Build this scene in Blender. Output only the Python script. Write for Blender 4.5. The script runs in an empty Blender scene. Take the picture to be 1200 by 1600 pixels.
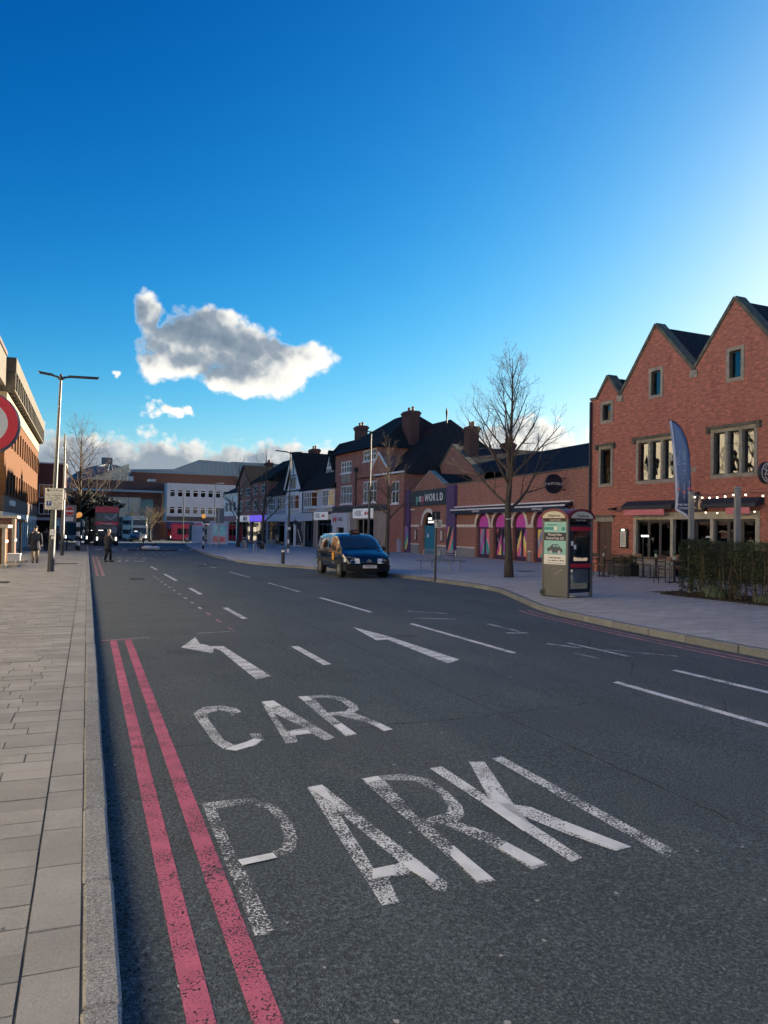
import bpy, bmesh, math, random
from mathutils import Vector, Matrix
from mathutils.geometry import tessellate_polygon
RAD = math.radians
sc = bpy.context.scene
col = sc.collection
rnd = random.Random(11)

# ------------------------------------------------------------------ camera
CAM_H = 1.58
YAW, PITCH, ROLL = RAD(21.07), math.atan(27 / 1202), RAD(1.0)
fwd = Vector((math.sin(YAW) * math.cos(PITCH), math.cos(YAW) * math.cos(PITCH), math.sin(PITCH)))
r0 = Vector((math.cos(YAW), -math.sin(YAW), 0)); u0 = r0.cross(fwd)
cr = math.cos(ROLL) * r0 + math.sin(ROLL) * u0
cu = math.cos(ROLL) * u0 - math.sin(ROLL) * r0
cd = bpy.data.cameras.new('camera'); cam = bpy.data.objects.new('camera', cd); col.objects.link(cam)
cam.matrix_world = Matrix(((cr.x, cu.x, -fwd.x, 0), (cr.y, cu.y, -fwd.y, 0), (cr.z, cu.z, -fwd.z, CAM_H), (0, 0, 0, 1)))
cd.sensor_fit = 'VERTICAL'; cd.sensor_height = 24; cd.lens = 24 * 1202 / 1600
cd.clip_start = 0.05; cd.clip_end = 9000
sc.camera = cam

# ------------------------------------------------------------------ light, sky, exposure
SUN_AZ, SUN_EL = RAD(73), RAD(12)          # azimuth from +Y towards +X
sd = bpy.data.lights.new('sun', 'SUN'); sun = bpy.data.objects.new('sun', sd); col.objects.link(sun)
sd.energy = 5.0; sd.angle = RAD(0.6); sd.color = (1.0, 0.84, 0.62)
sdir = Vector((math.sin(SUN_AZ) * math.cos(SUN_EL), math.cos(SUN_AZ) * math.cos(SUN_EL), math.sin(SUN_EL)))
sun.rotation_euler = sdir.to_track_quat('Z', 'Y').to_euler()
sun.location = sdir * 300
sc.view_settings.view_transform = 'Standard'; sc.view_settings.look = 'None'
sc.view_settings.gamma = 1.0; sc.view_settings.use_curve_mapping = False
sc.view_settings.exposure = 2.25

world = bpy.data.worlds.new('World'); sc.world = world; world.use_nodes = True
wn = world.node_tree; wn.nodes.clear()

class NT:
    """tiny helper to write node maths"""
    def __init__(s, nt): s.nt = nt
    def node(s, t, **kw):
        n = s.nt.nodes.new(t)
        for k, v in kw.items(): setattr(n, k, v)
        return n
    def put(s, sock, val):
        if isinstance(val, bpy.types.NodeSocket): s.nt.links.new(val, sock)
        elif val is not None: sock.default_value = val
    def m(s, op, a, b=None, c=None, clamp=False):
        n = s.node('ShaderNodeMath', operation=op, use_clamp=clamp)
        for i, v in enumerate((a, b, c)):
            if v is not None: s.put(n.inputs[i], v)
        return n.outputs[0]
    def vm(s, op, a, b=None, sc_=None):
        n = s.node('ShaderNodeVectorMath', operation=op)
        s.put(n.inputs[0], a)
        if b is not None: s.put(n.inputs[1], b)
        if sc_ is not None: s.put(n.inputs['Scale'], sc_)
        return n.outputs['Value'] if op in ('LENGTH', 'DOT_PRODUCT') else n.outputs[0]
    def noise(s, vec, scale, detail=4, rough=.55, dist=0., out=0):
        n = s.node('ShaderNodeTexNoise'); s.put(n.inputs['Vector'], vec)
        n.inputs['Scale'].default_value = scale; n.inputs['Detail'].default_value = detail
        n.inputs['Roughness'].default_value = rough; n.inputs['Distortion'].default_value = dist
        return n.outputs[out]
    def vor(s, vec, scale, feature='F1', out='Distance'):
        n = s.node('ShaderNodeTexVoronoi', feature=feature); s.put(n.inputs['Vector'], vec)
        n.inputs['Scale'].default_value = scale
        return n.outputs[out]
    def ramp(s, fac, stops, interp='LINEAR'):
        n = s.node('ShaderNodeValToRGB'); s.put(n.inputs[0], fac); cr_ = n.color_ramp; cr_.interpolation = interp
        while len(cr_.elements) < len(stops): cr_.elements.new(.5)
        for e, (p, c) in zip(cr_.elements, stops):
            e.position = p; e.color = (c, c, c, 1) if isinstance(c, (int, float)) else (*c, 1)
        return n.outputs[0]
    def mix(s, fac, a, b, blend='MIX'):
        n = s.node('ShaderNodeMix', data_type='RGBA', blend_type=blend)
        s.put(n.inputs['Factor'], fac)
        s.put(n.inputs[6], (*a, 1) if isinstance(a, tuple) else a)
        s.put(n.inputs[7], (*b, 1) if isinstance(b, tuple) else b)
        return n.outputs[2]
    def map(s, v, a, b, c=0., d=1.):
        n = s.node('ShaderNodeMapRange'); n.clamp = True
        s.put(n.inputs[0], v)
        for i, q in zip((1, 2, 3, 4), (a, b, c, d)): s.put(n.inputs[i], q)
        return n.outputs[0]
    def smooth(s, v, a, b, c=0., d=1.):
        n = s.node('ShaderNodeMapRange', interpolation_type='SMOOTHSTEP'); s.put(n.inputs[0], v)
        for i, q in zip((1, 2, 3, 4), (a, b, c, d)): s.put(n.inputs[i], q)
        return n.outputs[0]
    def xyz(s, v):
        n = s.node('ShaderNodeSeparateXYZ'); s.put(n.inputs[0], v); return n.outputs
    def comb(s, x, y, z):
        n = s.node('ShaderNodeCombineXYZ')
        for i, v in enumerate((x, y, z)): s.put(n.inputs[i], v)
        return n.outputs[0]

def build_world():
    # cloud density as a node group over (azimuth, elevation) in degrees
    grp = bpy.data.node_groups.new('cloud_density', 'ShaderNodeTree')
    grp.interface.new_socket('P', in_out='INPUT', socket_type='NodeSocketVector')
    grp.interface.new_socket('D', in_out='OUTPUT', socket_type='NodeSocketFloat')
    t = NT(grp); gi = t.node('NodeGroupInput'); go = t.node('NodeGroupOutput')
    P = gi.outputs[0]; X, E, _ = t.xyz(P)
    n1 = t.m('SUBTRACT', t.noise(P, .34, 9, .60), .5)
    n2 = t.m('SUBTRACT', t.noise(P, .085, 5, .55), .5)
    n3 = t.m('SUBTRACT', .42, t.vor(t.vm('ADD', P, t.vm('SCALE', t.noise(P, .9, 4, .6, out=1), sc_=.9)), .62))
    n4 = t.m('SUBTRACT', .40, t.vor(t.vm('ADD', P, t.vm('SCALE', t.noise(P, 2.2, 4, .6, out=1), sc_=.45)), 1.7))
    det = t.m('ADD', t.m('ADD', t.m('MULTIPLY', n1, 1.25), t.m('MULTIPLY', n2, .8)), t.m('ADD', t.m('MULTIPLY', n3, .42), t.m('MULTIPLY', n4, .30)))
    def blob(cx, ce, rx, re, k=1.):
        a = t.m('DIVIDE', t.m('SUBTRACT', X, cx), rx); b = t.m('DIVIDE', t.m('SUBTRACT', E, ce), re)
        d = t.m('SQRT', t.m('ADD', t.m('MULTIPLY', a, a), t.m('MULTIPLY', b, b)))
        return t.m('MULTIPLY', t.m('SUBTRACT', 1., d), k)
    main = None
    for a in ((7.0, 13.2, 4.0, 2.3), (10.5, 12.8, 4.0, 2.4), (13.5, 12.0, 3.2, 2.0), (10.2, 10.7, 4.2, 1.4), (3.8, 14.7, 1.1, 1.8),
              (4.6, 11.2, 2.0, 1.2), (15.3, 12.4, 2.3, 1.6), (8.6, 14.7, 2.3, 1.3), (12.6, 10.7, 3.0, 1.4), (6.4, 11.6, 2.6, 1.5)):
        b = blob(*a); main = b if main is None else t.m('SMOOTH_MAX', main, b, .35)
    main = t.m('ADD', main, t.m('MULTIPLY', det, .80))
    # low bank along the horizon, its top uneven
    top = t.m('ADD', t.m('ADD', t.map(X, 2., 22., 6.6, 5.4), t.m('MULTIPLY', t.noise(t.comb(X, 3.1, 0.), .11, 3, .5), 2.6)),
              t.m('MULTIPLY', det, 2.4))
    bank = t.m('MULTIPLY', t.m('SUBTRACT', top, E), .42)
    bank = t.m('SUBTRACT', bank, .35)
    # streaks above the bank
    st = t.noise(t.comb(t.m('MULTIPLY', X, .55), t.m('MULTIPLY', E, 1.6), 7.), .30, 6, .6)
    band = t.m('MULTIPLY', t.smooth(E, 3., 6.), t.smooth(E, 12., 7.5))
    right = t.map(X, 14., 32., -.10, .08)
    streak = t.m('SUBTRACT', t.m('MULTIPLY', t.m('ADD', t.m('SUBTRACT', st, .60), right), 5.), t.m('MULTIPLY', t.m('SUBTRACT', 1., band), 6.))
    pv = t.m('ADD', t.m('SUBTRACT', blob(5.2, 8.2, 3.4, 1.0), .35), t.m('MULTIPLY', det, 1.5))
    pv2 = t.m('ADD', t.m('SUBTRACT', blob(1.7, 10.6, 1.6, .7), .52), t.m('MULTIPLY', det, 1.9))
    pr = t.m('ADD', blob(31., 6.8, 7.0, 2.0), t.m('MULTIPLY', det, 1.2))
    D = main
    for q in (bank, streak, pv, pv2, pr): D = t.m('MAXIMUM', D, q)
    grp.links.new(D, go.inputs[0])

    w = NT(wn)
    tc = w.node('ShaderNodeTexCoord'); dirv = tc.outputs['Generated']
    x, y, z = w.xyz(w.vm('NORMALIZE', dirv))
    az = w.m('MULTIPLY', w.m('ARCTAN2', x, y), 180 / math.pi)
    el = w.m('MULTIPLY', w.m('ARCSINE', z), 180 / math.pi)
    def dens(dx, de):
        g_ = w.node('ShaderNodeGroup'); g_.node_tree = grp
        w.put(g_.inputs[0], w.comb(w.m('ADD', az, dx), w.m('ADD', el, de), 0.)); return g_.outputs[0]
    d0, d1, d2 = dens(0, 0), dens(.7, -.35), dens(2.6, -1.1)
    sky = w.node('ShaderNodeTexSky', sky_type='NISHITA', sun_disc=False, sun_elevation=SUN_EL,
                 sun_rotation=SUN_AZ, altitude=80, air_density=.9, dust_density=1.0, ozone_density=2.7)
    hs = w.node('ShaderNodeHueSaturation'); hs.inputs['Saturation'].default_value = 1.36
    hs.inputs['Hue'].default_value = .494; w.put(hs.inputs['Color'], sky.outputs[0])
    ga = w.node('ShaderNodeGamma'); ga.inputs['Gamma'].default_value = 1.72
    w.put(ga.inputs['Color'], w.vm('SCALE', hs.outputs[0], sc_=1 / 3.6)); skyc = w.vm('SCALE', ga.outputs[0], sc_=3.6)
    skyc = w.vm('DIVIDE', skyc, w.vm('ADD', w.vm('SCALE', skyc, sc_=1 / 4.5), (1., 1., 1.)))    # the bright side rolls off as on film
    alpha = w.m('MULTIPLY', w.smooth(d0, -.02, .36), w.smooth(el, -3., .3))
    # thick parts towards the sun leave the cloud in its own shade
    occ = w.m('ADD', w.m('MULTIPLY', w.map(d1, -.1, 1.0), .62), w.m('MULTIPLY', w.map(d2, -.1, .8), .50))
    occ = w.m('MULTIPLY', occ, w.smooth(el, 4., 10., .66, 1.))
    lit = w.m('SUBTRACT', 1., occ, clamp=True)
    lit = w.m('MAXIMUM', lit, w.m('MULTIPLY', w.smooth(d0, .34, .04), .62))
    cc = w.ramp(lit, [(0., (.50, .68, .90)), (.28, (.85, 1.02, 1.20)), (.58, (2.3, 2.3, 2.2)), (.85, (2.95, 2.85, 2.6))])
    out = w.mix(alpha, skyc, cc)
    bg = w.node('ShaderNodeBackground'); bg.inputs['Strength'].default_value = .083
    w.put(bg.inputs['Color'], out)
    o = w.node('ShaderNodeOutputWorld'); wn.links.new(bg.outputs[0], o.inputs['Surface'])
build_world()
world.cycles.sampling_method = 'MANUAL'; world.cycles.sample_map_resolution = 512

# ------------------------------------------------------------------ materials
MATS = {}
def principled(name):
    m = bpy.data.materials.new(name); m.use_nodes = True
    nt = m.node_tree; b = nt.nodes['Principled BSDF']; return m, NT(nt), b
def mat(name, base=(.5, .5, .5), rough=.6, metal=0., var=.0, vscale=3., spec=.5, bump=0., bscale=40., emit=None, estr=0., coat=0., dirt=0.):
    """plain surface with blotchy variation, fine bump and optional grime"""
    if name in MATS: return MATS[name]
    m, t, b = principled(name)
    b.inputs['Roughness'].default_value = rough; b.inputs['Metallic'].default_value = metal
    b.inputs['Specular IOR Level'].default_value = spec; b.inputs['Coat Weight'].default_value = coat
    b.inputs['Base Color'].default_value = (*base, 1)
    tc = t.node('ShaderNodeTexCoord'); P = tc.outputs['Object']
    c = None
    if var:
        n = t.noise(P, vscale, 5, .6)
        lo = tuple(max(0, v * (1 - var)) for v in base); hi = tuple(min(1, v * (1 + var)) for v in base)
        c = t.mix(t.map(n, .3, .7), lo, hi)
    if dirt:
        n = t.noise(t.vm('MULTIPLY', P, (1., 1., .25)), 2.2, 6, .65)
        c = t.mix(t.map(n, .48, .72, 0., dirt), c if c is not None else base, tuple(v * .35 for v in base))
    if c is not None: t.put(b.inputs['Base Color'], c)
    if bump:
        bn = t.node('ShaderNodeBump'); bn.inputs['Strength'].default_value = bump; bn.inputs['Distance'].default_value = .01
        t.put(bn.inputs['Height'], t.noise(P, bscale, 4, .6)); t.put(b.inputs['Normal'], bn.outputs[0])
    if emit:
        b.inputs['Emission Color'].default_value = (*emit, 1); b.inputs['Emission Strength'].default_value = estr
    MATS[name] = m; return m

def wallvec(t):
    """(along wall, height) from object coordinates, whichever way the face looks"""
    tc = t.node('ShaderNodeTexCoord'); x, y, z = t.xyz(tc.outputs['Object']); nx, ny, nz = t.xyz(tc.outputs['Normal'])
    s = t.m('GREATER_THAN', t.m('ABSOLUTE', nx), .6)
    u = t.m('ADD', t.m('MULTIPLY', x, t.m('SUBTRACT', 1., s)), t.m('MULTIPLY', y, s))
    return t.comb(u, z, 0.), tc.outputs['Object']

def brickmat(name, c1, c2, mortar, bw=.225, bh=.075, ms=.010, bump=.5, stain=.35, light=None):
    if name in MATS: return MATS[name]
    m, t, b = principled(name); v, P = wallvec(t)
    n = t.node('ShaderNodeTexBrick'); t.put(n.inputs['Vector'], v); n.inputs['Scale'].default_value = 1.
    for k, q in (('Mortar Size', ms), ('Mortar Smooth', .2), ('Bias', 0.), ('Brick Width', bw), ('Row Height', bh)): n.inputs[k].default_value = q
    big = t.noise(P, .7, 5, .6); fine = t.noise(P, 9., 4, .6)
    ca = t.mix(t.map(big, .35, .65), c1, tuple(q * .78 for q in c1))
    t.put(n.inputs['Color1'], ca); n.inputs['Color2'].default_value = (*c2, 1); n.inputs['Mortar'].default_value = (*mortar, 1)
    c = t.mix(t.map(fine, .3, .75, 0., .45), n.outputs['Color'], tuple(q * .55 for q in c1))
    pb = t.noise(t.vm('MULTIPLY', v, (4.4, 13.3, 1.)), 1., 2, .5); c = t.mix(t.map(pb, .52, .72, 0., .55), c, tuple(min(1, q * 1.55) for q in c1)); c = t.mix(t.map(pb, .45, .30, 0., .6), c, tuple(q * .42 for q in c1))
    st = t.noise(t.vm('MULTIPLY', P, (1., 1., .3)), 1.1, 6, .65)
    c = t.mix(t.map(st, .52, .75, 0., stain), c, tuple(q * .3 for q in c1))
    if light:
        ef = t.noise(P, 1.7, 5, .7); c = t.mix(t.map(ef, .6, .74, 0., .5), c, light)
    t.put(b.inputs['Base Color'], c); b.inputs['Roughness'].default_value = .88; b.inputs['Specular IOR Level'].default_value = .25
    bn = t.node('ShaderNodeBump'); bn.inputs['Strength'].default_value = bump; bn.inputs['Distance'].default_value = .012
    t.put(bn.inputs['Height'], t.m('SUBTRACT', t.m('MULTIPLY', fine, .5), n.outputs['Fac'])); t.put(b.inputs['Normal'], bn.outputs[0])
    MATS[name] = m; return m

def tilemat(name, c1, c2, bw=.2, bh=.16, moss=(.03, .035, .02)):
    if name in MATS: return MATS[name]
    m, t, b = principled(name); tc = t.node('ShaderNodeTexCoord'); P = tc.outputs['Object']; x, y, z = t.xyz(P); nx, ny, nz = t.xyz(tc.outputs['Normal'])
    s = t.m('GREATER_THAN', t.m('ABSOLUTE', nx), .35)
    u = t.m('ADD', t.m('MULTIPLY', x, t.m('SUBTRACT', 1., s)), t.m('MULTIPLY', y, s))
    n = t.node('ShaderNodeTexBrick'); t.put(n.inputs['Vector'], t.comb(u, t.m('MULTIPLY', z, 1.25), 0.)); n.inputs['Scale'].default_value = 1.
    for k, q in (('Mortar Size', .012), ('Mortar Smooth', .4), ('Brick Width', bw), ('Row Height', bh)): n.inputs[k].default_value = q
    n.inputs['Color1'].default_value = (*c1, 1); n.inputs['Color2'].default_value = (*c2, 1); n.inputs['Mortar'].default_value = (.008, .008, .01, 1)
    c = t.mix(t.map(t.noise(P, 1.3, 6, .65), .5, .72, 0., .6), n.outputs['Color'], moss)
    t.put(b.inputs['Base Color'], c); b.inputs['Roughness'].default_value = .95; b.inputs['Specular IOR Level'].default_value = .08
    bn = t.node('ShaderNodeBump'); bn.inputs['Strength'].default_value = .6; bn.inputs['Distance'].default_value = .02
    t.put(bn.inputs['Height'], t.m('SUBTRACT', t.noise(P, 7., 3), n.outputs['Fac'])); t.put(b.inputs['Normal'], bn.outputs[0])
    MATS[name] = m; return m

def glassmat(name, tint=(.10, .12, .13), refl=.10, wav=.02):
    """window glass: clear-ish tint with Fresnel reflection and slightly uneven surface"""
    if name in MATS: return MATS[name]
    m = bpy.data.materials.new(name); m.use_nodes = True; nt = m.node_tree; nt.nodes.clear(); t = NT(nt)
    tr = t.node('ShaderNodeBsdfTransparent'); tr.inputs[0].default_value = (*tint, 1)
    gl = t.node('ShaderNodeBsdfGlossy'); gl.inputs['Roughness'].default_value = .02; gl.inputs['Color'].default_value = (.95, .97, 1, 1)
    tc = t.node('ShaderNodeTexCoord'); bn = t.node('ShaderNodeBump'); bn.inputs['Strength'].default_value = wav; bn.inputs['Distance'].default_value = .1
    t.put(bn.inputs['Height'], t.noise(tc.outputs['Object'], 1.6, 2)); nt.links.new(bn.outputs[0], gl.inputs['Normal'])
    fr = t.node('ShaderNodeFresnel'); fr.inputs['IOR'].default_value = 1.5
    f = t.m('ADD', fr.outputs[0], refl, clamp=True)
    mx = t.node('ShaderNodeMixShader'); t.put(mx.inputs[0], f); nt.links.new(tr.outputs[0], mx.inputs[1]); nt.links.new(gl.outputs[0], mx.inputs[2])
    o = t.node('ShaderNodeOutputMaterial'); nt.links.new(mx.outputs[0], o.inputs[0])
    MATS[name] = m; return m

def paintmat(name, colr, wear, seedoff=0., scale=26.):
    """worn road paint: the paint is chipped away to bare asphalt by noise"""
    if name in MATS: return MATS[name]
    m = bpy.data.materials.new(name); m.use_nodes = True; nt = m.node_tree; t = NT(nt); b = nt.nodes['Principled BSDF']
    tc = t.node('ShaderNodeTexCoord'); P = t.vm('ADD', tc.outputs['Object'], (seedoff, seedoff * .7, 0.))
    grain = t.noise(P, scale * 3.2, 2, .6); fine = t.noise(P, scale * 1.2, 4, .7); broad = t.noise(P, 2.2, 4, .65)
    tn = t.node('ShaderNodeTexWave', bands_direction='Y'); t.put(tn.inputs['Vector'], P); tn.inputs['Scale'].default_value = 1.1; tn.inputs['Distortion'].default_value = 5.
    n = t.m('ADD', t.m('ADD', t.m('MULTIPLY', grain, .85), t.m('MULTIPLY', fine, .20)), t.m('ADD', t.m('MULTIPLY', broad, .36), t.m('MULTIPLY', tn.outputs['Fac'], .05)))
    cov = t.smooth(n, wear - .03, wear + .03)
    c = t.mix(t.map(t.noise(P, 9., 4), .3, .7), colr, tuple(v * .78 for v in colr))
    t.put(b.inputs['Base Color'], c); b.inputs['Roughness'].default_value = .7
    tr = t.node('ShaderNodeBsdfTransparent'); mx = t.node('ShaderNodeMixShader'); t.put(mx.inputs[0], cov)
    nt.links.new(tr.outputs[0], mx.inputs[1]); nt.links.new(b.outputs[0], mx.inputs[2])
    nt.links.new(mx.outputs[0], nt.nodes['Material Output'].inputs[0])
    MATS[name] = m; return m

def asphaltmat():
    m, t, b = principled('asphalt'); tc = t.node('ShaderNodeTexCoord'); P = tc.outputs['Object']
    x, y, z = t.xyz(P)
    g1 = t.vor(P, 105.); g2 = t.noise(P, 62., 4, .7); g3 = t.noise(P, 240., 2, .6)
    broad = t.noise(P, .35, 6, .6); mid = t.noise(t.vm('MULTIPLY', P, (1.6, .35, 1.)), 1.4, 6, .65)
    trk = t.noise(t.comb(t.m('MULTIPLY', x, 1.1), t.m('MULTIPLY', y, .05), 0.), 1.2, 3, .5)
    base = t.mix(t.map(broad, .3, .7), (.058, .078, .090), (.082, .106, .120))
    base = t.mix(t.map(mid, .40, .72, 0., .5), base, (.041, .056, .066))
    base = t.mix(t.map(trk, .42, .68, 0., .35), base, (.100, .127, .141))
    # patches of newer and older surfacing, with wandering edges
    pat = t.noise(t.vm('MULTIPLY', P, (.9, .5, 1.)), .55, 5, .55)
    base = t.mix(t.smooth(pat, .575, .60, 0., .35), base, (.040, .053, .063)); base = t.mix(t.smooth(pat, .425, .40, 0., .25), base, (.135, .140, .135))
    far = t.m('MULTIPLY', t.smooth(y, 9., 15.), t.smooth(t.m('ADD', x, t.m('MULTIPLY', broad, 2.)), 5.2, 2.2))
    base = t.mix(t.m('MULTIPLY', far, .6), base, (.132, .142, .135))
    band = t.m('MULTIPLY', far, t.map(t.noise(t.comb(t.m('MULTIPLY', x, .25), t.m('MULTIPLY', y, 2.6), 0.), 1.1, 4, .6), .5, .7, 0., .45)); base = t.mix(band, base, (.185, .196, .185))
    # oil spots
    oil = t.vor(t.vm('ADD', P, t.vm('SCALE', t.noise(P, 3., 3, .6, out=1), sc_=.25)), .55); base = t.mix(t.smooth(oil, .16, .05, 0., .55), base, (.028, .032, .034))
    spk = t.map(g2, .52, .68, 0., 1.)
    c = t.mix(t.m('MULTIPLY', spk, .75), base, (.25, .30, .325))
    c = t.mix(t.map(g2, .48, .32, 0., .9), c, (.014, .017, .019))
    c = t.mix(t.map(g3, .58, .70, 0., .6), c, (.34, .35, .35))
    t.put(b.inputs['Base Color'], c); b.inputs['Roughness'].default_value = .82; b.inputs['Specular IOR Level'].default_value = .35
    bn = t.node('ShaderNodeBump'); bn.inputs['Strength'].default_value = .75; bn.inputs['Distance'].default_value = .010
    t.put(bn.inputs['Height'], t.m('ADD', g1, t.m('MULTIPLY', g2, 1.5))); t.put(b.inputs['Normal'], bn.outputs[0])
    MATS['asphalt'] = m; return m

def stonemat(name, c1, c2, rand=.25, speck=0., sscale=160., bump=.35, rough=.85):
    """paving and kerb stone: each stone its own tone, grain, grime and pale flecks"""
    if name in MATS: return MATS[name]
    m, t, b = principled(name); tc = t.node('ShaderNodeTexCoord'); geo = t.node('ShaderNodeNewGeometry'); P = geo.outputs['Position']
    oi = t.node('ShaderNodeObjectInfo'); r = t.m('FRACT', t.m('ADD', oi.outputs['Random'], t.m('MULTIPLY', geo.outputs['Random Per Island'], 1.)))
    c = t.mix(r, c1, c2)
    n = t.noise(P, 1.6, 6, .65); c = t.mix(t.map(n, .42, .7, 0., .45), c, tuple(v * .55 for v in c1))
    f = t.noise(P, 130., 3, .7); c = t.mix(t.map(f, .35, .62, .25, 0.), c, tuple(v * .4 for v in c1))
    if speck:
        v = t.vor(P, sscale, out='Color'); sv = t.xyz(v)[0]
        c = t.mix(t.m('MULTIPLY', t.m('GREATER_THAN', sv, .86), speck), c, (.62, .62, .6))
        c = t.mix(t.m('MULTIPLY', t.m('LESS_THAN', sv, .2), speck), c, (.05, .05, .05))
    t.put(b.inputs['Base Color'], c); b.inputs['Roughness'].default_value = rough; b.inputs['Specular IOR Level'].default_value = .3
    bn = t.node('ShaderNodeBump'); bn.inputs['Strength'].default_value = bump; bn.inputs['Distance'].default_value = .006
    t.put(bn.inputs['Height'], t.m('ADD', t.noise(P, 60., 5, .7), f)); t.put(b.inputs['Normal'], bn.outputs[0])
    MATS[name] = m; return m

def pavermat():
    """far side paving: small blocks too distant to tell apart"""
    m, t, b = principled('block_paving'); tc = t.node('ShaderNodeTexCoord'); P = tc.outputs['Object']
    n = t.node('ShaderNodeTexBrick'); t.put(n.inputs['Vector'], P); n.inputs['Scale'].default_value = 1.
    for k, q in (('Mortar Size', .009), ('Mortar Smooth', .3), ('Brick Width', .42), ('Row Height', .2)): n.inputs[k].default_value = q
    n.inputs['Color1'].default_value = (.46, .445, .405, 1); n.inputs['Color2'].default_value = (.63, .61, .56, 1); n.inputs['Mortar'].default_value = (.15, .15, .14, 1)
    c = t.mix(t.map(t.noise(P, .5, 7, .65), .42, .7, 0., .55), n.outputs['Color'], (.42, .405, .37))
    c = t.mix(t.map(t.noise(t.vm('MULTIPLY', P, (.25, 1.6, 1.)), .9, 5, .6), .52, .68, 0., .35), c, (.30, .295, .28))
    gs_ = t.vor(P, 2.6); c = t.mix(t.smooth(gs_, .05, .035, 0., .6), c, (.16, .16, .155))
    c = t.mix(t.map(t.noise(P, 22., 4, .7), .4, .7, 0., .3), c, (.42, .405, .37))
    t.put(b.inputs['Base Color'], c); b.inputs['Roughness'].default_value = .85; b.inputs['Specular IOR Level'].default_value = .3
    bn = t.node('ShaderNodeBump'); bn.inputs['Strength'].default_value = .5; bn.inputs['Distance'].default_value = .006
    t.put(bn.inputs['Height'], t.m('SUBTRACT', t.noise(P, 30., 3), n.outputs['Fac'])); t.put(b.inputs['Normal'], bn.outputs[0])
    MATS['block_paving'] = m; return m

def barkmat(name, c1, c2):
    if name in MATS: return MATS[name]
    m, t, b = principled(name); tc = t.node('ShaderNodeTexCoord'); P = tc.outputs['Object']
    n = t.noise(t.vm('MULTIPLY', P, (1., 1., .25)), 14., 6, .7)
    t.put(b.inputs['Base Color'], t.mix(t.map(n, .3, .7), c1, c2)); b.inputs['Roughness'].default_value = .9; b.inputs['Specular IOR Level'].default_value = .2
    bn = t.node('ShaderNodeBump'); bn.inputs['Strength'].default_value = .8; bn.inputs['Distance'].default_value = .02
    t.put(bn.inputs['Height'], n); t.put(b.inputs['Normal'], bn.outputs[0]); MATS[name] = m; return m

def stripemat(name, cols, ang, period, off):
    """printed diagonal colour bands on door vinyls"""
    m, t, b = principled(name); tc = t.node('ShaderNodeTexCoord'); x, y, z = t.xyz(tc.outputs['Object'])
    k = math.tan(RAD(ang))
    s = t.m('FRACT', t.m('ADD', t.m('DIVIDE', t.m('ADD', t.m('MULTIPLY', x, k), z), period), off))
    s2 = t.m('FRACT', t.m('ADD', t.m('DIVIDE', t.m('SUBTRACT', z, t.m('MULTIPLY', x, 1.9)), period * 1.9), off * .7))
    N = len(cols)
    a = t.ramp(s, [(i / N, c) for i, c in enumerate(cols)], 'CONSTANT')
    dark = t.m('MULTIPLY', t.m('GREATER_THAN', s2, .42), t.m('LESS_THAN', s2, .58))
    c = t.mix(dark, a, (.012, .012, .016))
    t.put(b.inputs['Base Color'], c); b.inputs['Roughness'].default_value = .45; MATS[name] = m; return m

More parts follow.
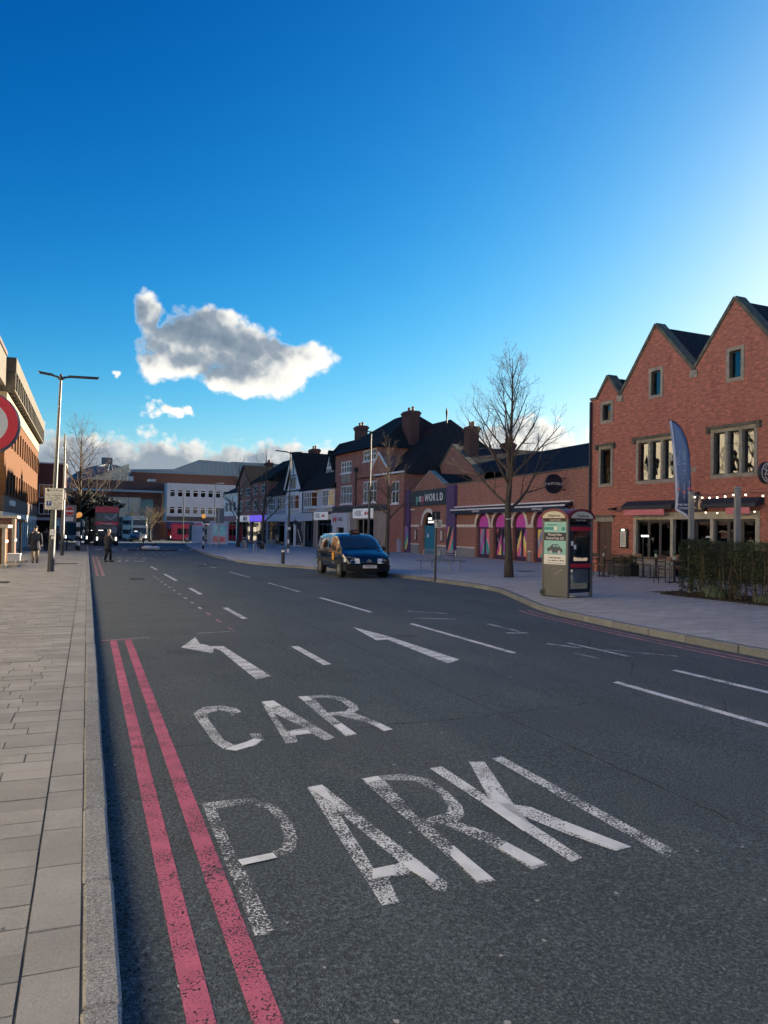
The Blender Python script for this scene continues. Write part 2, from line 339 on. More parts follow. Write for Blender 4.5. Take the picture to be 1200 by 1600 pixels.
# ------------------------------------------------------------------ mesh helpers
class MB:
    def __init__(s): s.v = []; s.f = []; s.mi = []; s.cur = 0
    def add(s, vs, fs):
        o = len(s.v); s.v += [tuple(p) for p in vs]
        for f in fs: s.f.append(tuple(i + o for i in f)); s.mi.append(s.cur)
        return s
    def box(s, x0, y0, z0, x1, y1, z1):
        return s.add([(x0, y0, z0), (x1, y0, z0), (x1, y1, z0), (x0, y1, z0), (x0, y0, z1), (x1, y0, z1), (x1, y1, z1), (x0, y1, z1)],
                     [(0, 3, 2, 1), (4, 5, 6, 7), (0, 1, 5, 4), (1, 2, 6, 5), (2, 3, 7, 6), (3, 0, 4, 7)])
    def obox(s, c, sx, sy, sz, rz=0., tilt=None):
        M = Matrix.Rotation(rz, 3, 'Z')
        if tilt is not None: M = M @ tilt
        vs = [Vector(c) + M @ Vector((a * sx / 2, b * sy / 2, d * sz / 2)) for d in (-1, 1) for a, b in ((-1, -1), (1, -1), (1, 1), (-1, 1))]
        return s.add(vs, [(0, 3, 2, 1), (4, 5, 6, 7), (0, 1, 5, 4), (1, 2, 6, 5), (2, 3, 7, 6), (3, 0, 4, 7)])
    def bar(s, p, q, w, h=None):
        p, q = Vector(p), Vector(q); d = (q - p); L = d.length; d.normalize(); h = h or w
        up = Vector((0, 0, 1)) if abs(d.z) < .95 else Vector((1, 0, 0))
        a = d.cross(up).normalized() * w / 2; b = a.cross(d).normalized() * h / 2
        vs = [o + i * a + j * b for o in (p, q) for i, j in ((-1, -1), (1, -1), (1, 1), (-1, 1))]
        return s.add(vs, [(0, 3, 2, 1), (4, 5, 6, 7), (0, 1, 5, 4), (1, 2, 6, 5), (2, 3, 7, 6), (3, 0, 4, 7)])
    def ext(s, outer, holes, f0, f1):
        """polygon with holes, extruded between the two maps (a,b)->3D"""
        loops = [list(outer)] + [list(h) for h in holes]
        tri = tessellate_polygon([[Vector((a, b, 0)) for a, b in l] for l in loops])
        pts = [p for l in loops for p in l]; n = len(pts)
        vs = [f0(*p) for p in pts] + [f1(*p) for p in pts]; fs = []
        for t_ in tri: fs.append(tuple(t_)); fs.append(tuple(i + n for i in reversed(t_)))
        o = 0
        for l in loops:
            k = len(l)
            for i in range(k): j = (i + 1) % k; fs.append((o + i, o + j, n + o + j, n + o + i))
            o += k
        return s.add(vs, fs)
    def panel(s, outer, holes=(), y0=0., y1=.3):
        return s.ext(outer, holes, lambda a, b: (a, y0, b), lambda a, b: (a, y1, b))
    def side(s, outer, holes=(), x0=0., x1=.3):
        return s.ext(outer, holes, lambda a, b: (x0, a, b), lambda a, b: (x1, a, b))
    def slab(s, outer, holes=(), z0=0., z1=.1):
        return s.ext(outer, holes, lambda a, b: (a, b, z0), lambda a, b: (a, b, z1))
    def tube(s, pts, rad, n=6, cap=True):
        pts = [Vector(p) for p in pts]; k = len(pts)
        if not isinstance(rad, (list, tuple)): rad = [rad] * k
        o = len(s.v); prev = None
        for i, p in enumerate(pts):
            d = (pts[min(i + 1, k - 1)] - pts[max(i - 1, 0)])
            if d.length < 1e-9: d = Vector((0, 0, 1))
            d.normalize()
            if prev is None:
                a = d.cross(Vector((0, 0, 1)) if abs(d.z) < .9 else Vector((1, 0, 0))).normalized()
            else:
                a = prev - d * prev.dot(d)
                a = a.normalized() if a.length > 1e-6 else d.orthogonal().normalized()
            prev = a; b = d.cross(a)
            for j in range(n):
                th = 2 * math.pi * j / n; s.v.append(tuple(p + (a * math.cos(th) + b * math.sin(th)) * rad[i]))
        for i in range(k - 1):
            for j in range(n):
                j2 = (j + 1) % n; s.f.append((o + i * n + j, o + i * n + j2, o + (i + 1) * n + j2, o + (i + 1) * n + j)); s.mi.append(s.cur)
        if cap:
            s.f.append(tuple(o + j for j in reversed(range(n)))); s.mi.append(s.cur)
            s.f.append(tuple(o + (k - 1) * n + j for j in range(n))); s.mi.append(s.cur)
        return s
    def lathe(s, prof, c=(0, 0, 0), n=16, axis='Z'):
        o = len(s.v); k = len(prof)
        for r, h in prof:
            for j in range(n):
                th = 2 * math.pi * j / n; a, b = r * math.cos(th), r * math.sin(th)
                p = (a, b, h) if axis == 'Z' else (h, a, b) if axis == 'X' else (a, h, b)
                s.v.append((c[0] + p[0], c[1] + p[1], c[2] + p[2]))
        for i in range(k - 1):
            for j in range(n):
                j2 = (j + 1) % n; s.f.append((o + i * n + j, o + i * n + j2, o + (i + 1) * n + j2, o + (i + 1) * n + j)); s.mi.append(s.cur)
        if prof[0] != prof[-1]:
            s.f.append(tuple(o + j for j in reversed(range(n)))); s.mi.append(s.cur)
            s.f.append(tuple(o + (k - 1) * n + j for j in range(n))); s.mi.append(s.cur)
        return s
    def ball(s, c, rx, ry=None, rz=None, n=10, k=6):
        ry = ry or rx; rz = rz or rx; o = len(s.v)
        for i in range(k + 1):
            ph = math.pi * (i / k) ; ph = min(max(ph, .06), math.pi - .06)
            for j in range(n):
                th = 2 * math.pi * j / n
                s.v.append((c[0] + rx * math.sin(ph) * math.cos(th), c[1] + ry * math.sin(ph) * math.sin(th), c[2] - rz * math.cos(ph)))
        for i in range(k):
            for j in range(n):
                j2 = (j + 1) % n; s.f.append((o + i * n + j, o + i * n + j2, o + (i + 1) * n + j2, o + (i + 1) * n + j)); s.mi.append(s.cur)
        s.f.append(tuple(o + j for j in reversed(range(n)))); s.mi.append(s.cur)
        s.f.append(tuple(o + k * n + j for j in range(n))); s.mi.append(s.cur)
        return s
    def mesh(s, name, mats, smooth=False, recalc=True, bevel=0., seg=1):
        me = bpy.data.meshes.new(name); me.from_pydata(s.v, [], s.f)
        for m_ in (mats if isinstance(mats, (list, tuple)) else [mats]): me.materials.append(m_)
        me.polygons.foreach_set('material_index', s.mi)
        if recalc or bevel:
            bm = bmesh.new(); bm.from_mesh(me)
            if recalc: bmesh.ops.recalc_face_normals(bm, faces=bm.faces)
            if bevel:
                ed = [e for e in bm.edges if len(e.link_faces) == 2 and e.calc_face_angle(0) > .5]
                bmesh.ops.bevel(bm, geom=ed, offset=bevel, segments=seg, affect='EDGES', clamp_overlap=True)
            bm.to_mesh(me); bm.free()
        if smooth:
            me.polygons.foreach_set('use_smooth', [True] * len(me.polygons))
            if smooth != 'all':
                try: me.set_sharp_from_angle(angle=RAD(38))
                except Exception: pass
        me.update(); return me
    def build(s, name, mats, parent=None, loc=None, rz=None, kind=None, label=None, **kw):
        return mobj(name, s.mesh(name, mats, **kw), parent, loc, rz, kind, label)

def mobj(name, me, parent=None, loc=None, rz=None, kind=None, label=None):
    o = bpy.data.objects.new(name, me); col.objects.link(o)
    if parent is not None: o.parent = parent
    if loc is not None: o.location = loc
    if rz is not None: o.rotation_euler = (0, 0, rz)
    if kind: o['kind'] = kind
    if label: o['label'] = label
    return o
def tag(o, label, cat, group=None):
    o['label'] = label; o['category'] = cat
    if group: o['group'] = group
    return o
def thing(name, label, cat, loc=(0, 0, 0), rz=0., group=None):
    o = bpy.data.objects.new(name, None); col.objects.link(o); o.empty_display_size = .2
    o.location = loc; o.rotation_euler = (0, 0, rz); return tag(o, label, cat, group)
KIDS = {}
def copy_tree(o, parent=None, label=None, loc=None, rz=None, scale=None):
    c = o.copy(); col.objects.link(c); c.parent = parent
    if label: c['label'] = label
    if loc is not None: c.location = loc
    if rz is not None: c.rotation_euler = (0, 0, rz)
    if scale is not None: c.scale = (scale,) * 3 if isinstance(scale, (int, float)) else scale
    for ch in list(o.children): copy_tree(ch, c)
    return c
def rect(x0, z0, x1, z1): return [(x0, z0), (x1, z0), (x1, z1), (x0, z1)]
def arch(x0, z0, x1, zs, n=12, rise=None):
    """rect from z0 to springing zs topped by a round arch"""
    c = (x0 + x1) / 2; r = (x1 - x0) / 2; rise = rise or r
    return [(x0, z0), (x1, z0)] + [(c + r * math.cos(math.pi * i / n), zs + rise * math.sin(math.pi * i / n)) for i in range(n + 1)]
TXT = {}
def text(name, s, mat_, parent, size, loc, rot=(math.pi / 2, 0, 0), ext=.01, align='CENTER', sx=1., shear=0., font_off=0., alignv='CENTER'):
    """lettering as thin raised geometry; default upright in the x-z plane facing -y"""
    key = (s, size, ext, align, shear, font_off, alignv, mat_.name)
    if key not in TXT:
        cu_ = bpy.data.curves.new('lettering', 'FONT'); cu_.body = s; cu_.size = size; cu_.extrude = ext; cu_.align_x = align; cu_.align_y = alignv
        cu_.shear = shear; cu_.offset = font_off; cu_.resolution_u = 3
        o = bpy.data.objects.new('lettering', cu_); col.objects.link(o); bpy.context.view_layer.update()
        me = bpy.data.meshes.new_from_object(o.evaluated_get(bpy.context.evaluated_depsgraph_get()))
        bpy.data.objects.remove(o); bpy.data.curves.remove(cu_)
        me.materials.clear(); me.materials.append(mat_); TXT[key] = me
    o = mobj(name, TXT[key], parent, loc); o.rotation_euler = rot; o.scale = (sx, 1, 1); return o

S = -0.0085                                     # the road falls gently away
def gz(x, y): return S * y                      # carriageway
def pz(x, y): return S * y + .11 + .006 * (x - 9)   # far-side pavement
def lz(x, y): return S * y + .11                # near-side pavement

def window(parent, x0, z0, x1, z1, fm, gm, cols=1, rows=1, y=.08, fw=.06, mw=.04, name='window', panes=True, fd=.07, split=None):
    """a framed window set in an opening: frame part with a pane sub-part for every light"""
    m = MB(); holes = []; W = (x1 - x0 - 2 * fw - (cols - 1) * mw) / cols
    zs = [z0 + fw, z1 - fw]
    if rows > 1:
        if split: zs = [z0 + fw, z0 + (z1 - z0) * split, z1 - fw]
        else: zs = [z0 + fw + (z1 - z0 - 2 * fw) * i / rows for i in range(rows + 1)]
    for i in range(cols):
        a = x0 + fw + i * (W + mw)
        for j in range(len(zs) - 1):
            lo = zs[j] + (mw / 2 if j > 0 else 0); hi = zs[j + 1] - (mw / 2 if j < len(zs) - 2 else 0)
            holes.append(rect(a, lo, a + W, hi))
    m.panel(rect(x0, z0, x1, z1), holes, y, y + fd)
    f = m.build(name, fm, parent)
    if panes:
        for h in holes:
            q = MB(); q.panel(h, (), y + fd * .45, y + fd * .55); q.build('pane', gm, f)
    return f
def hip_roof(m, x0, x1, y0, y1, ze, zr, hl=0., hr=0., over=.25):
    """ridge along x; hl/hr run of the hip at each end (0 = gable)"""
    x0 -= over; x1 += over; y0 -= over; y1 += over; yc = (y0 + y1) / 2
    v = [(x0, y0, ze), (x1, y0, ze), (x1, y1, ze), (x0, y1, ze), (x0 + hl, yc, zr), (x1 - hr, yc, zr)]
    return m.add(v, [(0, 1, 5, 4), (1, 2, 5), (2, 3, 4, 5), (3, 0, 4), (0, 3, 2, 1)])
def gable_roof_y(m, x0, x1, y0, y1, ze, zr, xc=None, th=.12):
    """ridge running back along y; two sloping slabs"""
    xc = (x0 + x1) / 2 if xc is None else xc
    for xa in (x0, x1):
        m.add([(xa, y0, ze), (xc, y0, zr), (xc, y1, zr), (xa, y1, ze), (xa, y0, ze + th), (xc, y0, zr + th), (xc, y1, zr + th), (xa, y1, ze + th)],
              [(0, 1, 2, 3), (7, 6, 5, 4), (0, 4, 5, 1), (1, 5, 6, 2), (2, 6, 7, 3), (3, 7, 4, 0)])
    return m
def shell(m, x0, x1, y0, y1, z0, z1, th=.3):
    """back and side walls behind a facade panel, with a ceiling to keep the inside dark"""
    m.box(x0, y0, z0, x0 + th, y1, z1); m.box(x1 - th, y0, z0, x1, y1, z1); m.box(x0 + th, y1 - th, z0, x1 - th, y1, z1)
    return m
def chimney(parent, x, y, z0, z1, w, d, bm, pm, pots=2, name='chimney'):
    m = MB(); m.box(x - w / 2, y - d / 2, z0, x + w / 2, y + d / 2, z1 - .45)
    m.box(x - w / 2 - .06, y - d / 2 - .06, z1 - .45, x + w / 2 + .06, y + d / 2 + .06, z1 - .3)
    m.box(x - w / 2 - .12, y - d / 2 - .12, z1 - .3, x + w / 2 + .12, y + d / 2 + .12, z1 - .12)
    m.box(x - w / 2 - .02, y - d / 2 - .02, z1 - .12, x + w / 2 + .02, y + d / 2 + .02, z1)
    c = m.build(name, bm, parent)
    for i in range(pots):
        q = MB(); px = x + (i - (pots - 1) / 2) * w / pots
        q.lathe([(.13, z1 - .02), (.12, z1 + .3), (.15, z1 + .32), (.14, z1 + .4)], (px, y, 0), 10); q.build('chimney_pot', pm, c, smooth=True)
    return c
# ------------------------------------------------------------------ ground, road, pavements
M_asph = asphaltmat(); M_pave = pavermat()
M_slab = stonemat('paving_slab', (.34, .335, .315), (.46, .45, .425), speck=.10, sscale=220.)
M_slab2 = stonemat('edge_slab', (.36, .355, .34), (.45, .44, .42), speck=.12, sscale=220.)
M_kerb = stonemat('granite_kerb', (.28, .29, .29), (.38, .385, .385), speck=.55, sscale=190., bump=.5)
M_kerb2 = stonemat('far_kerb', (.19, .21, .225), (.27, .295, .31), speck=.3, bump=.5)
M_joint = mat('jointing_sand', (.10, .10, .09), .95, var=.4, vscale=8.)
M_earth = mat('bare_ground', (.10, .10, .095), .95, var=.3, vscale=.4)
M_wh = paintmat('white_road_paint', (.84, .87, .89), 0.675)
M_wh2 = paintmat('worn_white_road_paint', (.82, .86, .88), 0.735, 3.)
M_wh3 = paintmat('faded_white_road_paint', (.80, .83, .85), 0.775, 9.)
M_red = paintmat('red_road_paint', (.62, .15, .24), 0.66, 5., 30.)
M_red2 = paintmat('pale_red_road_paint', (.55, .26, .28), 0.70, 2., 30.)

def sheet(name, xs, ys, zf, m, kind='structure', parent=None):
    v = [(x, y, zf(x, y)) for y in ys for x in xs]; n = len(xs)
    f = [(j * n + i, j * n + i + 1, (j + 1) * n + i + 1, (j + 1) * n + i) for j in range(len(ys) - 1) for i in range(n - 1)]
    q = MB(); q.add(v, f); return q.build(name, m, parent, recalc=False, kind=kind)
def gfall(x, y): return S * min(max(y, -300), 300) - .04
sheet('ground', [-4000, -200, 0, 200, 4000], [-3000, -300, 0, 300, 1000, 6000], gfall, M_earth)
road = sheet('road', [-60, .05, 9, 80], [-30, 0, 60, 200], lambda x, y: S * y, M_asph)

# near-side pavement: bed, then slab by slab
lp = MB(); lp.add([(x, y, lz(x, y) - .007) for x, y in ((-40, -12), (.06, -12), (.06, 92), (-40, 92))], [(0, 1, 2, 3)])
lp.add([(.06, -12, lz(0, -12) - .012), (.06, 92, lz(0, 92) - .012), (.06, 92, S * 92 - .02), (.06, -12, -S * 12 - .02)], [(0, 1, 2, 3)])
pave_l = lp.build('pavement_near_side', M_joint, recalc=False, kind='structure')
def slabmesh(name, m, bev):
    q = MB(); q.box(-.5, -.5, -.05, .5, .5, 0)
    me = bpy.data.meshes.new(name); b = bev
    vs = [(-.5, -.5, -.05), (.5, -.5, -.05), (.5, .5, -.05), (-.5, .5, -.05), (-.5, -.5, -.03), (.5, -.5, -.03), (.5, .5, -.03), (-.5, .5, -.03),
          (-.5 + b, -.5 + b, 0), (.5 - b, -.5 + b, 0), (.5 - b, .5 - b, 0), (-.5 + b, .5 - b, 0)]
    fs = [(8, 9, 10, 11)] + [(i, (i + 1) % 4, 4 + (i + 1) % 4, 4 + i) for i in range(4)] + [(4 + i, 4 + (i + 1) % 4, 8 + (i + 1) % 4, 8 + i) for i in range(4)]
    me.from_pydata(vs, [], fs); me.materials.append(m); return me
me_slab = slabmesh('slab', M_slab, .005); me_edge = slabmesh('edge_slab', M_slab2, .006)
tilt = math.atan(S); nslab = 0; rest = MB(); sl_r = random.Random(5)
def put_slab(me, x0, x1, y0, y1, g, name, far):
    global nslab
    dz = sl_r.uniform(-.0025, .0025); cx, cy = (x0 + x1) / 2, (y0 + y1) / 2
    if not far and nslab < 290:
        o = mobj(name, me, pave_l, (cx, cy, lz(cx, cy) + dz)); o.scale = (x1 - x0 - g, y1 - y0 - g, 1)
        o.rotation_euler = (tilt + sl_r.uniform(-.002, .002), sl_r.uniform(-.004, .004), sl_r.uniform(-.004, .004)); nslab += 1
    else:
        z = lambda x, y: lz(x, y) + dz
        a, b, c_, d = x0 + g / 2, x1 - g / 2, y0 + g / 2, y1 - g / 2
        rest.add([(a, c_, z(a, c_) - .03), (b, c_, z(b, c_) - .03), (b, d, z(b, d) - .03), (a, d, z(a, d) - .03), (a, c_, z(a, c_)), (b, c_, z(b, c_)), (b, d, z(b, d)), (a, d, z(a, d))],
                 [(4, 5, 6, 7), (0, 1, 5, 4), (1, 2, 6, 5), (2, 3, 7, 6), (3, 0, 4, 7)])
y = 1.2
while y < 60:                                                  # edge course beside the kerb
    L = sl_r.choice((.29, .29, .30, .45)) if y < 14 else .45
    put_slab(me_edge, -.168, .016, y, y + L, .005, 'edge_slab', y > 13); y += L
y = 1.3
while y < 60:                                                  # field laid in courses across the walk
    H_ = .186; xl = -.170; vis = -1.75 - .02 * y
    first = True
    while xl > -5.2:
        L = sl_r.choice((.22, .30, .36, .42, .5)) if not first else sl_r.uniform(.16, .46)
        first = False
        far = y > 9.6 or xl < (-.30 - .105 * y)
        put_slab(me_slab, xl - L, xl, y, y + H_, .005, 'paving_slab', far); xl -= L
    y += H_ if y < 30 else H_
rest.build('paving_slabs_beyond', M_slab, pave_l, recalc=False, kind='stuff')

# kerbs
def kerbmesh(L, w=.118, h=.13, r=.012):
    q = MB(); q.box(0, -L / 2, -h, w, L / 2, 0); return q.mesh('kerb_stone', M_kerb, bevel=r)
km = kerbmesh(.905); y = -1.1; kj = random.Random(3)
while y < 90:
    o = mobj('kerb_stone', km, pave_l, (.018 + kj.uniform(-.004, .004), y + .4575, lz(0, y + .46) + .004 + kj.uniform(-.003, .003))); o.rotation_euler = (tilt, 0, kj.uniform(-.004, .004)); y += .915

path = [(8.4, -14), (8.45, -4), (8.5, 4), (8.55, 8), (8.67, 10.5), (8.9, 12.6), (9.15, 14.2), (10.3, 17.4), (11.1, 19.8), (11.25, 22.9), (10.95, 27), (10.4, 30.5), (9.7, 33.2),
        (8.9, 35.6), (8.2, 38), (7.8, 41), (7.75, 48), (8.1, 58), (8.7, 68), (9.4, 76), (10.2, 86), (11.2, 96), (12.6, 106), (16, 114), (24, 119), (45, 121)]
def spline(p, step):
    out = []
    for i in range(len(p) - 1):
        a, b, c_, d = (Vector(p[max(i - 1, 0)]), Vector(p[i]), Vector(p[i + 1]), Vector(p[min(i + 2, len(p) - 1)]))
        n = max(2, int((c_ - b).length / .25))
        for k in range(n):
            t_ = k / n; out.append(.5 * ((2 * b) + (c_ - a) * t_ + (2 * a - 5 * b + 4 * c_ - d) * t_ ** 2 + (3 * b - a - 3 * c_ + d) * t_ ** 3))
    out.append(Vector(p[-1])); res = [out[0]]; acc = 0
    for a, b in zip(out, out[1:]):
        acc += (b - a).length
        if acc >= step: res.append(b); acc = 0
    return res
kp = spline(path, .9)
lip = lambda yy: .03 if (43 < yy < 47 or 72 < yy < 78) else .11      # dropped kerbs
pr = MB(); n0 = len(kp); vs = []
for i, p in enumerate(kp):
    d = (kp[min(i + 1, n0 - 1)] - kp[max(i - 1, 0)]).normalized(); nr = Vector((d.y, -d.x))
    b = p + nr * .13; row = [b]
    for k in (.6, 1.5, 4, 9, 18): row.append(Vector((b.x + k, b.y)) if i < n0 - 4 else b + Vector((0, -k)) * .2)
    row.append(Vector((60, b.y)) if i < n0 - 4 else Vector((60, b.y - 2)))
    for q in row:
        z = pz(q.x, q.y); dd = (q - p).length; k = min(1, dd / 1.2); z = z - (.11 - lip(q.y)) * (1 - k)
        vs.append((q.x, q.y, z))
k_ = 7
fs = [(i * k_ + j, i * k_ + j + 1, (i + 1) * k_ + j + 1, (i + 1) * k_ + j) for i in range(n0 - 4) for j in range(k_ - 1)]
pr.add(vs, fs); pave_r = pr.build('pavement_far_side', M_pave, recalc=False, kind='structure')
far = MB(); far.slab([(13, 112), (24, 118.5), (60, 120.5), (60, 112)], z0=-1.2, z1=-.82)
for i in range(n0 - 1):
    a, b = kp[i], kp[i + 1]; d = (b - a); L = d.length; c_ = (a + b) / 2
    nr = Vector((d.y, -d.x)).normalized(); g = .012; lp_ = lip(c_.y)
    za, zb = S * a.y + lp_ + .006, S * b.y + lp_ + .006; dd = d.normalized() * g / 2
    P = [a + dd, b - dd, b - dd + nr * .135, a + dd + nr * .135]; zz = [za, zb, zb, za]
    q = MB(); q.add([(p.x, p.y, z - .16) for p, z in zip(P, zz)] + [(p.x, p.y, z) for p, z in zip(P, zz)],
                    [(0, 3, 2, 1), (4, 5, 6, 7), (0, 1, 5, 4), (1, 2, 6, 5), (2, 3, 7, 6), (3, 0, 4, 7)])
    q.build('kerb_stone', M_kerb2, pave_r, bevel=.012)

# ------------------------------------------------------------------ painted markings (thin sheets, parts of the road)
def mark(name, outer, m, holes=(), h=.004):
    q = MB(); loops = [outer] + list(holes); tri = tessellate_polygon([[Vector((a, b, 0)) for a, b in l] for l in loops])
    pts = [p for l in loops for p in l]; q.add([(a, b, S * b + h) for a, b in pts], [tuple(t_) for t_ in tri])
    me = q.mesh(name, m, recalc=False)
    bm = bmesh.new(); bm.from_mesh(me)
    for f in bm.faces:
        f.normal_update()
        if f.normal.z < 0: f.normal_flip()
    bm.to_mesh(me); bm.free(); return mobj(name, me, road)
P_o = [(0.662, 4.593), (0.792, 4.598), (0.966, 4.582), (1.068, 4.41), (1.084, 4.126), (1.059, 3.915), (1.003, 3.763), (0.902, 3.704), (0.73, 3.67), (0.735, 3.045), (0.698, 3.014), (0.653, 3.022)]
P_h = [(0.727, 4.482), (0.924, 4.497), (1.001, 4.389), (1.024, 4.163), (0.993, 3.938), (0.95, 3.815), (0.841, 3.76), (0.717, 3.738)]
mark('painted_letter', P_o, M_wh3, [P_h])
mark('painted_letter', [(1.32, 4.676), (1.422, 4.693), (1.569, 3.181), (1.519, 3.11), (1.482, 3.155), (1.47, 3.332), (1.332, 3.321), (1.293, 3.084), (1.211, 3.087)], M_wh2, [[(1.375, 4.233), (1.446, 3.456), (1.305, 3.431)]])
mark('painted_letter', [(1.692, 4.733), (1.817, 4.748), (1.992, 4.732), (2.109, 4.58), (2.118, 4.315), (2.088, 4.064), (2.032, 3.921), (1.951, 3.856), (2.045, 3.622), (2.117, 3.203), (2.012, 3.179), (1.959, 3.535), (1.856, 3.839), (1.782, 3.844), (1.788, 3.136), (1.697, 3.134)], M_wh2, [[(1.828, 4.66), (2.014, 4.571), (2.057, 4.323), (2.009, 4.08), (1.945, 3.982), (1.767, 3.949)]])
mark('painted_letter', [(2.21, 4.792), (2.307, 4.805), (2.309, 4.15), (2.536, 4.839), (2.639, 4.805), (2.389, 3.985), (2.463, 3.915), (2.519, 3.672), (2.602, 3.385), (2.643, 3.247), (2.529, 3.228), (2.417, 3.522), (2.325, 3.88), (2.322, 3.218), (2.24, 3.191)], M_wh)
mark('painted_letter', [(1.309, 6.818), (1.299, 6.979), (1.19, 7.122), (1.034, 7.116), (0.907, 6.919), (0.904, 6.722), (0.926, 5.906), (0.975, 5.654), (1.048, 5.595), (1.193, 5.689), (1.303, 5.84), (1.314, 6.035), (1.233, 6.062), (1.227, 5.904), (1.163, 5.829), (1.065, 5.767), (1.012, 5.935), (0.995, 6.646), (1.025, 6.857), (1.14, 6.949), (1.208, 6.85), (1.204, 6.7)], M_wh2)
mark('painted_letter', [(1.562, 7.176), (1.683, 7.197), (1.836, 5.746), (1.738, 5.68), (1.702, 5.91), (1.563, 5.894), (1.53, 5.709), (1.434, 5.684)], M_wh2, [[(1.571, 6.684), (1.692, 6.104), (1.529, 6.049)]])
mark('painted_letter', [(1.946, 7.296), (2.042, 7.298), (2.238, 7.3), (2.364, 7.136), (2.372, 6.781), (2.334, 6.6), (2.244, 6.498), (2.325, 6.175), (2.361, 5.825), (2.264, 5.792), (2.25, 6.082), (2.085, 6.446), (2.025, 6.44), (2.033, 5.783), (1.928, 5.756)], M_wh2, [[(2.078, 7.194), (2.204, 7.186), (2.287, 6.98), (2.276, 6.7), (2.195, 6.565), (2.028, 6.566)]])
# solid touched-up blocks inside the letters
M_wh0 = paintmat('fresh_white_road_paint', (.86, .89, .91), .50, 14.)
for pl in ([(.725, 3.67), (.90, 3.70), (.895, 3.765), (.715, 3.738)], [(1.255, 3.33), (1.30, 3.43), (1.40, 3.44), (1.375, 3.335)], [(1.325, 4.66), (1.418, 4.68), (1.40, 4.30), (1.36, 4.45)],
           [(1.46, 3.34), (1.452, 3.44), (1.53, 3.47), (1.555, 3.25), (1.50, 3.20)], [(1.70, 4.71), (1.815, 4.735), (1.81, 4.66), (1.70, 4.62)], [(1.70, 3.15), (1.785, 3.15), (1.78, 3.55), (1.71, 3.45)],
           [(2.02, 3.20), (2.11, 3.22), (2.06, 3.50), (1.98, 3.45)], [(2.22, 3.6), (2.31, 3.65), (2.30, 4.1), (2.42, 4.3), (2.38, 4.0), (2.22, 4.05)], [(2.44, 3.55), (2.52, 3.63), (2.63, 3.26), (2.535, 3.24)],
           [(.975, 5.67), (1.045, 5.61), (1.19, 5.70), (1.29, 5.84), (1.235, 5.9), (1.16, 5.82), (1.06, 5.75)], [(1.565, 7.16), (1.68, 7.18), (1.70, 6.95), (1.57, 6.9)], [(1.53, 5.90), (1.70, 5.92), (1.69, 6.02), (1.54, 6.01)],
           [(1.95, 7.28), (2.04, 7.28), (2.04, 7.1), (1.95, 7.08)], [(1.94, 5.78), (2.03, 5.80), (2.02, 6.15), (1.94, 6.1)], [(2.27, 5.80), (2.355, 5.83), (2.33, 6.05), (2.26, 6.0)]):
    mark('paint_patch', pl, M_wh0, h=.0075)
mark('arrow_marking', [(1.242, 10.876), (1.561, 11.881), (1.533, 11.182), (1.601, 11.032), (1.640, 10.90), (1.812, 10.845), (1.943, 8.425), (1.743, 8.288), (1.712, 10.443), (1.66, 10.70), (1.573, 10.25)], M_wh)
mark('arrow_marking', [(4.284, 12.519), (4.434, 11.274), (4.439, 11.0), (4.492, 8.876), (4.218, 8.649), (4.29, 10.90), (4.088, 10.838), (4.164, 11.504)], M_wh)
def line(x, y0, y1, m, w=.095, name='lane_line', x2=None):
    x2 = x if x2 is None else x2
    mark(name, [(x - w / 2, y0), (x + w / 2, y0 + .03), (x2 + w / 2, y1 + .03), (x2 - w / 2, y1)], m)
line(2.775, 3.08, 4.86, M_wh2, x2=2.775)
for a, b in ((8.97, 10.58), (14.2, 16.4), (20.1, 22.4), (25.9, 30.1), (33.5, 36.5)): line(2.76, a, b, M_wh, .11)
for a, b in ((4.0, 7.0), (9.15, 12.72), (14.8, 18.5), (20.5, 24.4), (27.5, 31.5), (35, 39)): line(5.47, a, b, M_wh if b < 20 else M_wh2, .10)
line(6.66, 4.0, 7.43, M_wh, .10)
for k in range(14): line(2.245, 12.45 + 1.27 * k, 12.45 + 1.27 * k + (.55 if k < 3 else .42), M_red2 if k < 3 else M_wh2, .06, 'bay_dash')
mark('bay_line', [(.245, 11.86), (.915, 12.03), (.915, 12.06), (.245, 11.90)], M_wh2); mark('bay_line', [(1.647, 12.31), (2.165, 12.42), (2.165, 12.46), (1.647, 12.34)], M_wh2)
for (x0, y0, x1, y1, w) in ((6.426, 9.85, 6.659, 9.35, .07), (6.785, 9.82, 6.832, 8.43, .08), (6.277, 8.93, 6.32, 8.46, .07), (6.822, 12.37, 6.803, 11.24, .07), (6.477, 11.1, 6.839, 11.05, .14),
                            (5.9, 13.6, 6.6, 13.2, .08), (6.3, 14.9, 6.9, 14.2, .07), (6.9, 9.1, 7.5, 8.3, .05)):
    d = Vector((x1 - x0, y1 - y0)).normalized(); n_ = Vector((-d.y, d.x)) * w / 2
    mark('faded_marking', [(x0 - n_.x, y0 - n_.y), (x1 - n_.x, y1 - n_.y), (x1 + n_.x, y1 + n_.y), (x0 + n_.x, y0 + n_.y)], M_wh2)
for xa, xb in ((.335, .425), (.535, .63)):
    mark('red_line', [(xa, .8), (xb, .8), (xb + .012, 11.8), (xa + .012, 11.78)], M_red)
    mark('red_line', [(xa, 29.0), (xb, 29.0), (xb, 52), (xa, 52)], M_red2)
mark('red_line', [(.22, 11.82), (.68, 11.84), (.68, 11.90), (.22, 11.87)], M_red)
for off in (.22, .42):
    q = [p for p in kp if p.y < 14.6]; L1 = []; L2 = []
    for i, p in enumerate(q):
        d = (kp[min(i + 1, n0 - 1)] - kp[max(i - 1, 0)]).normalized(); nr = Vector((d.y, -d.x))
        L1.append(tuple(p - nr * off)); L2.append(tuple(p - nr * (off + .08)))
    mark('red_line', L1 + L2[::-1], M_red2)
line_r = random.Random(2)
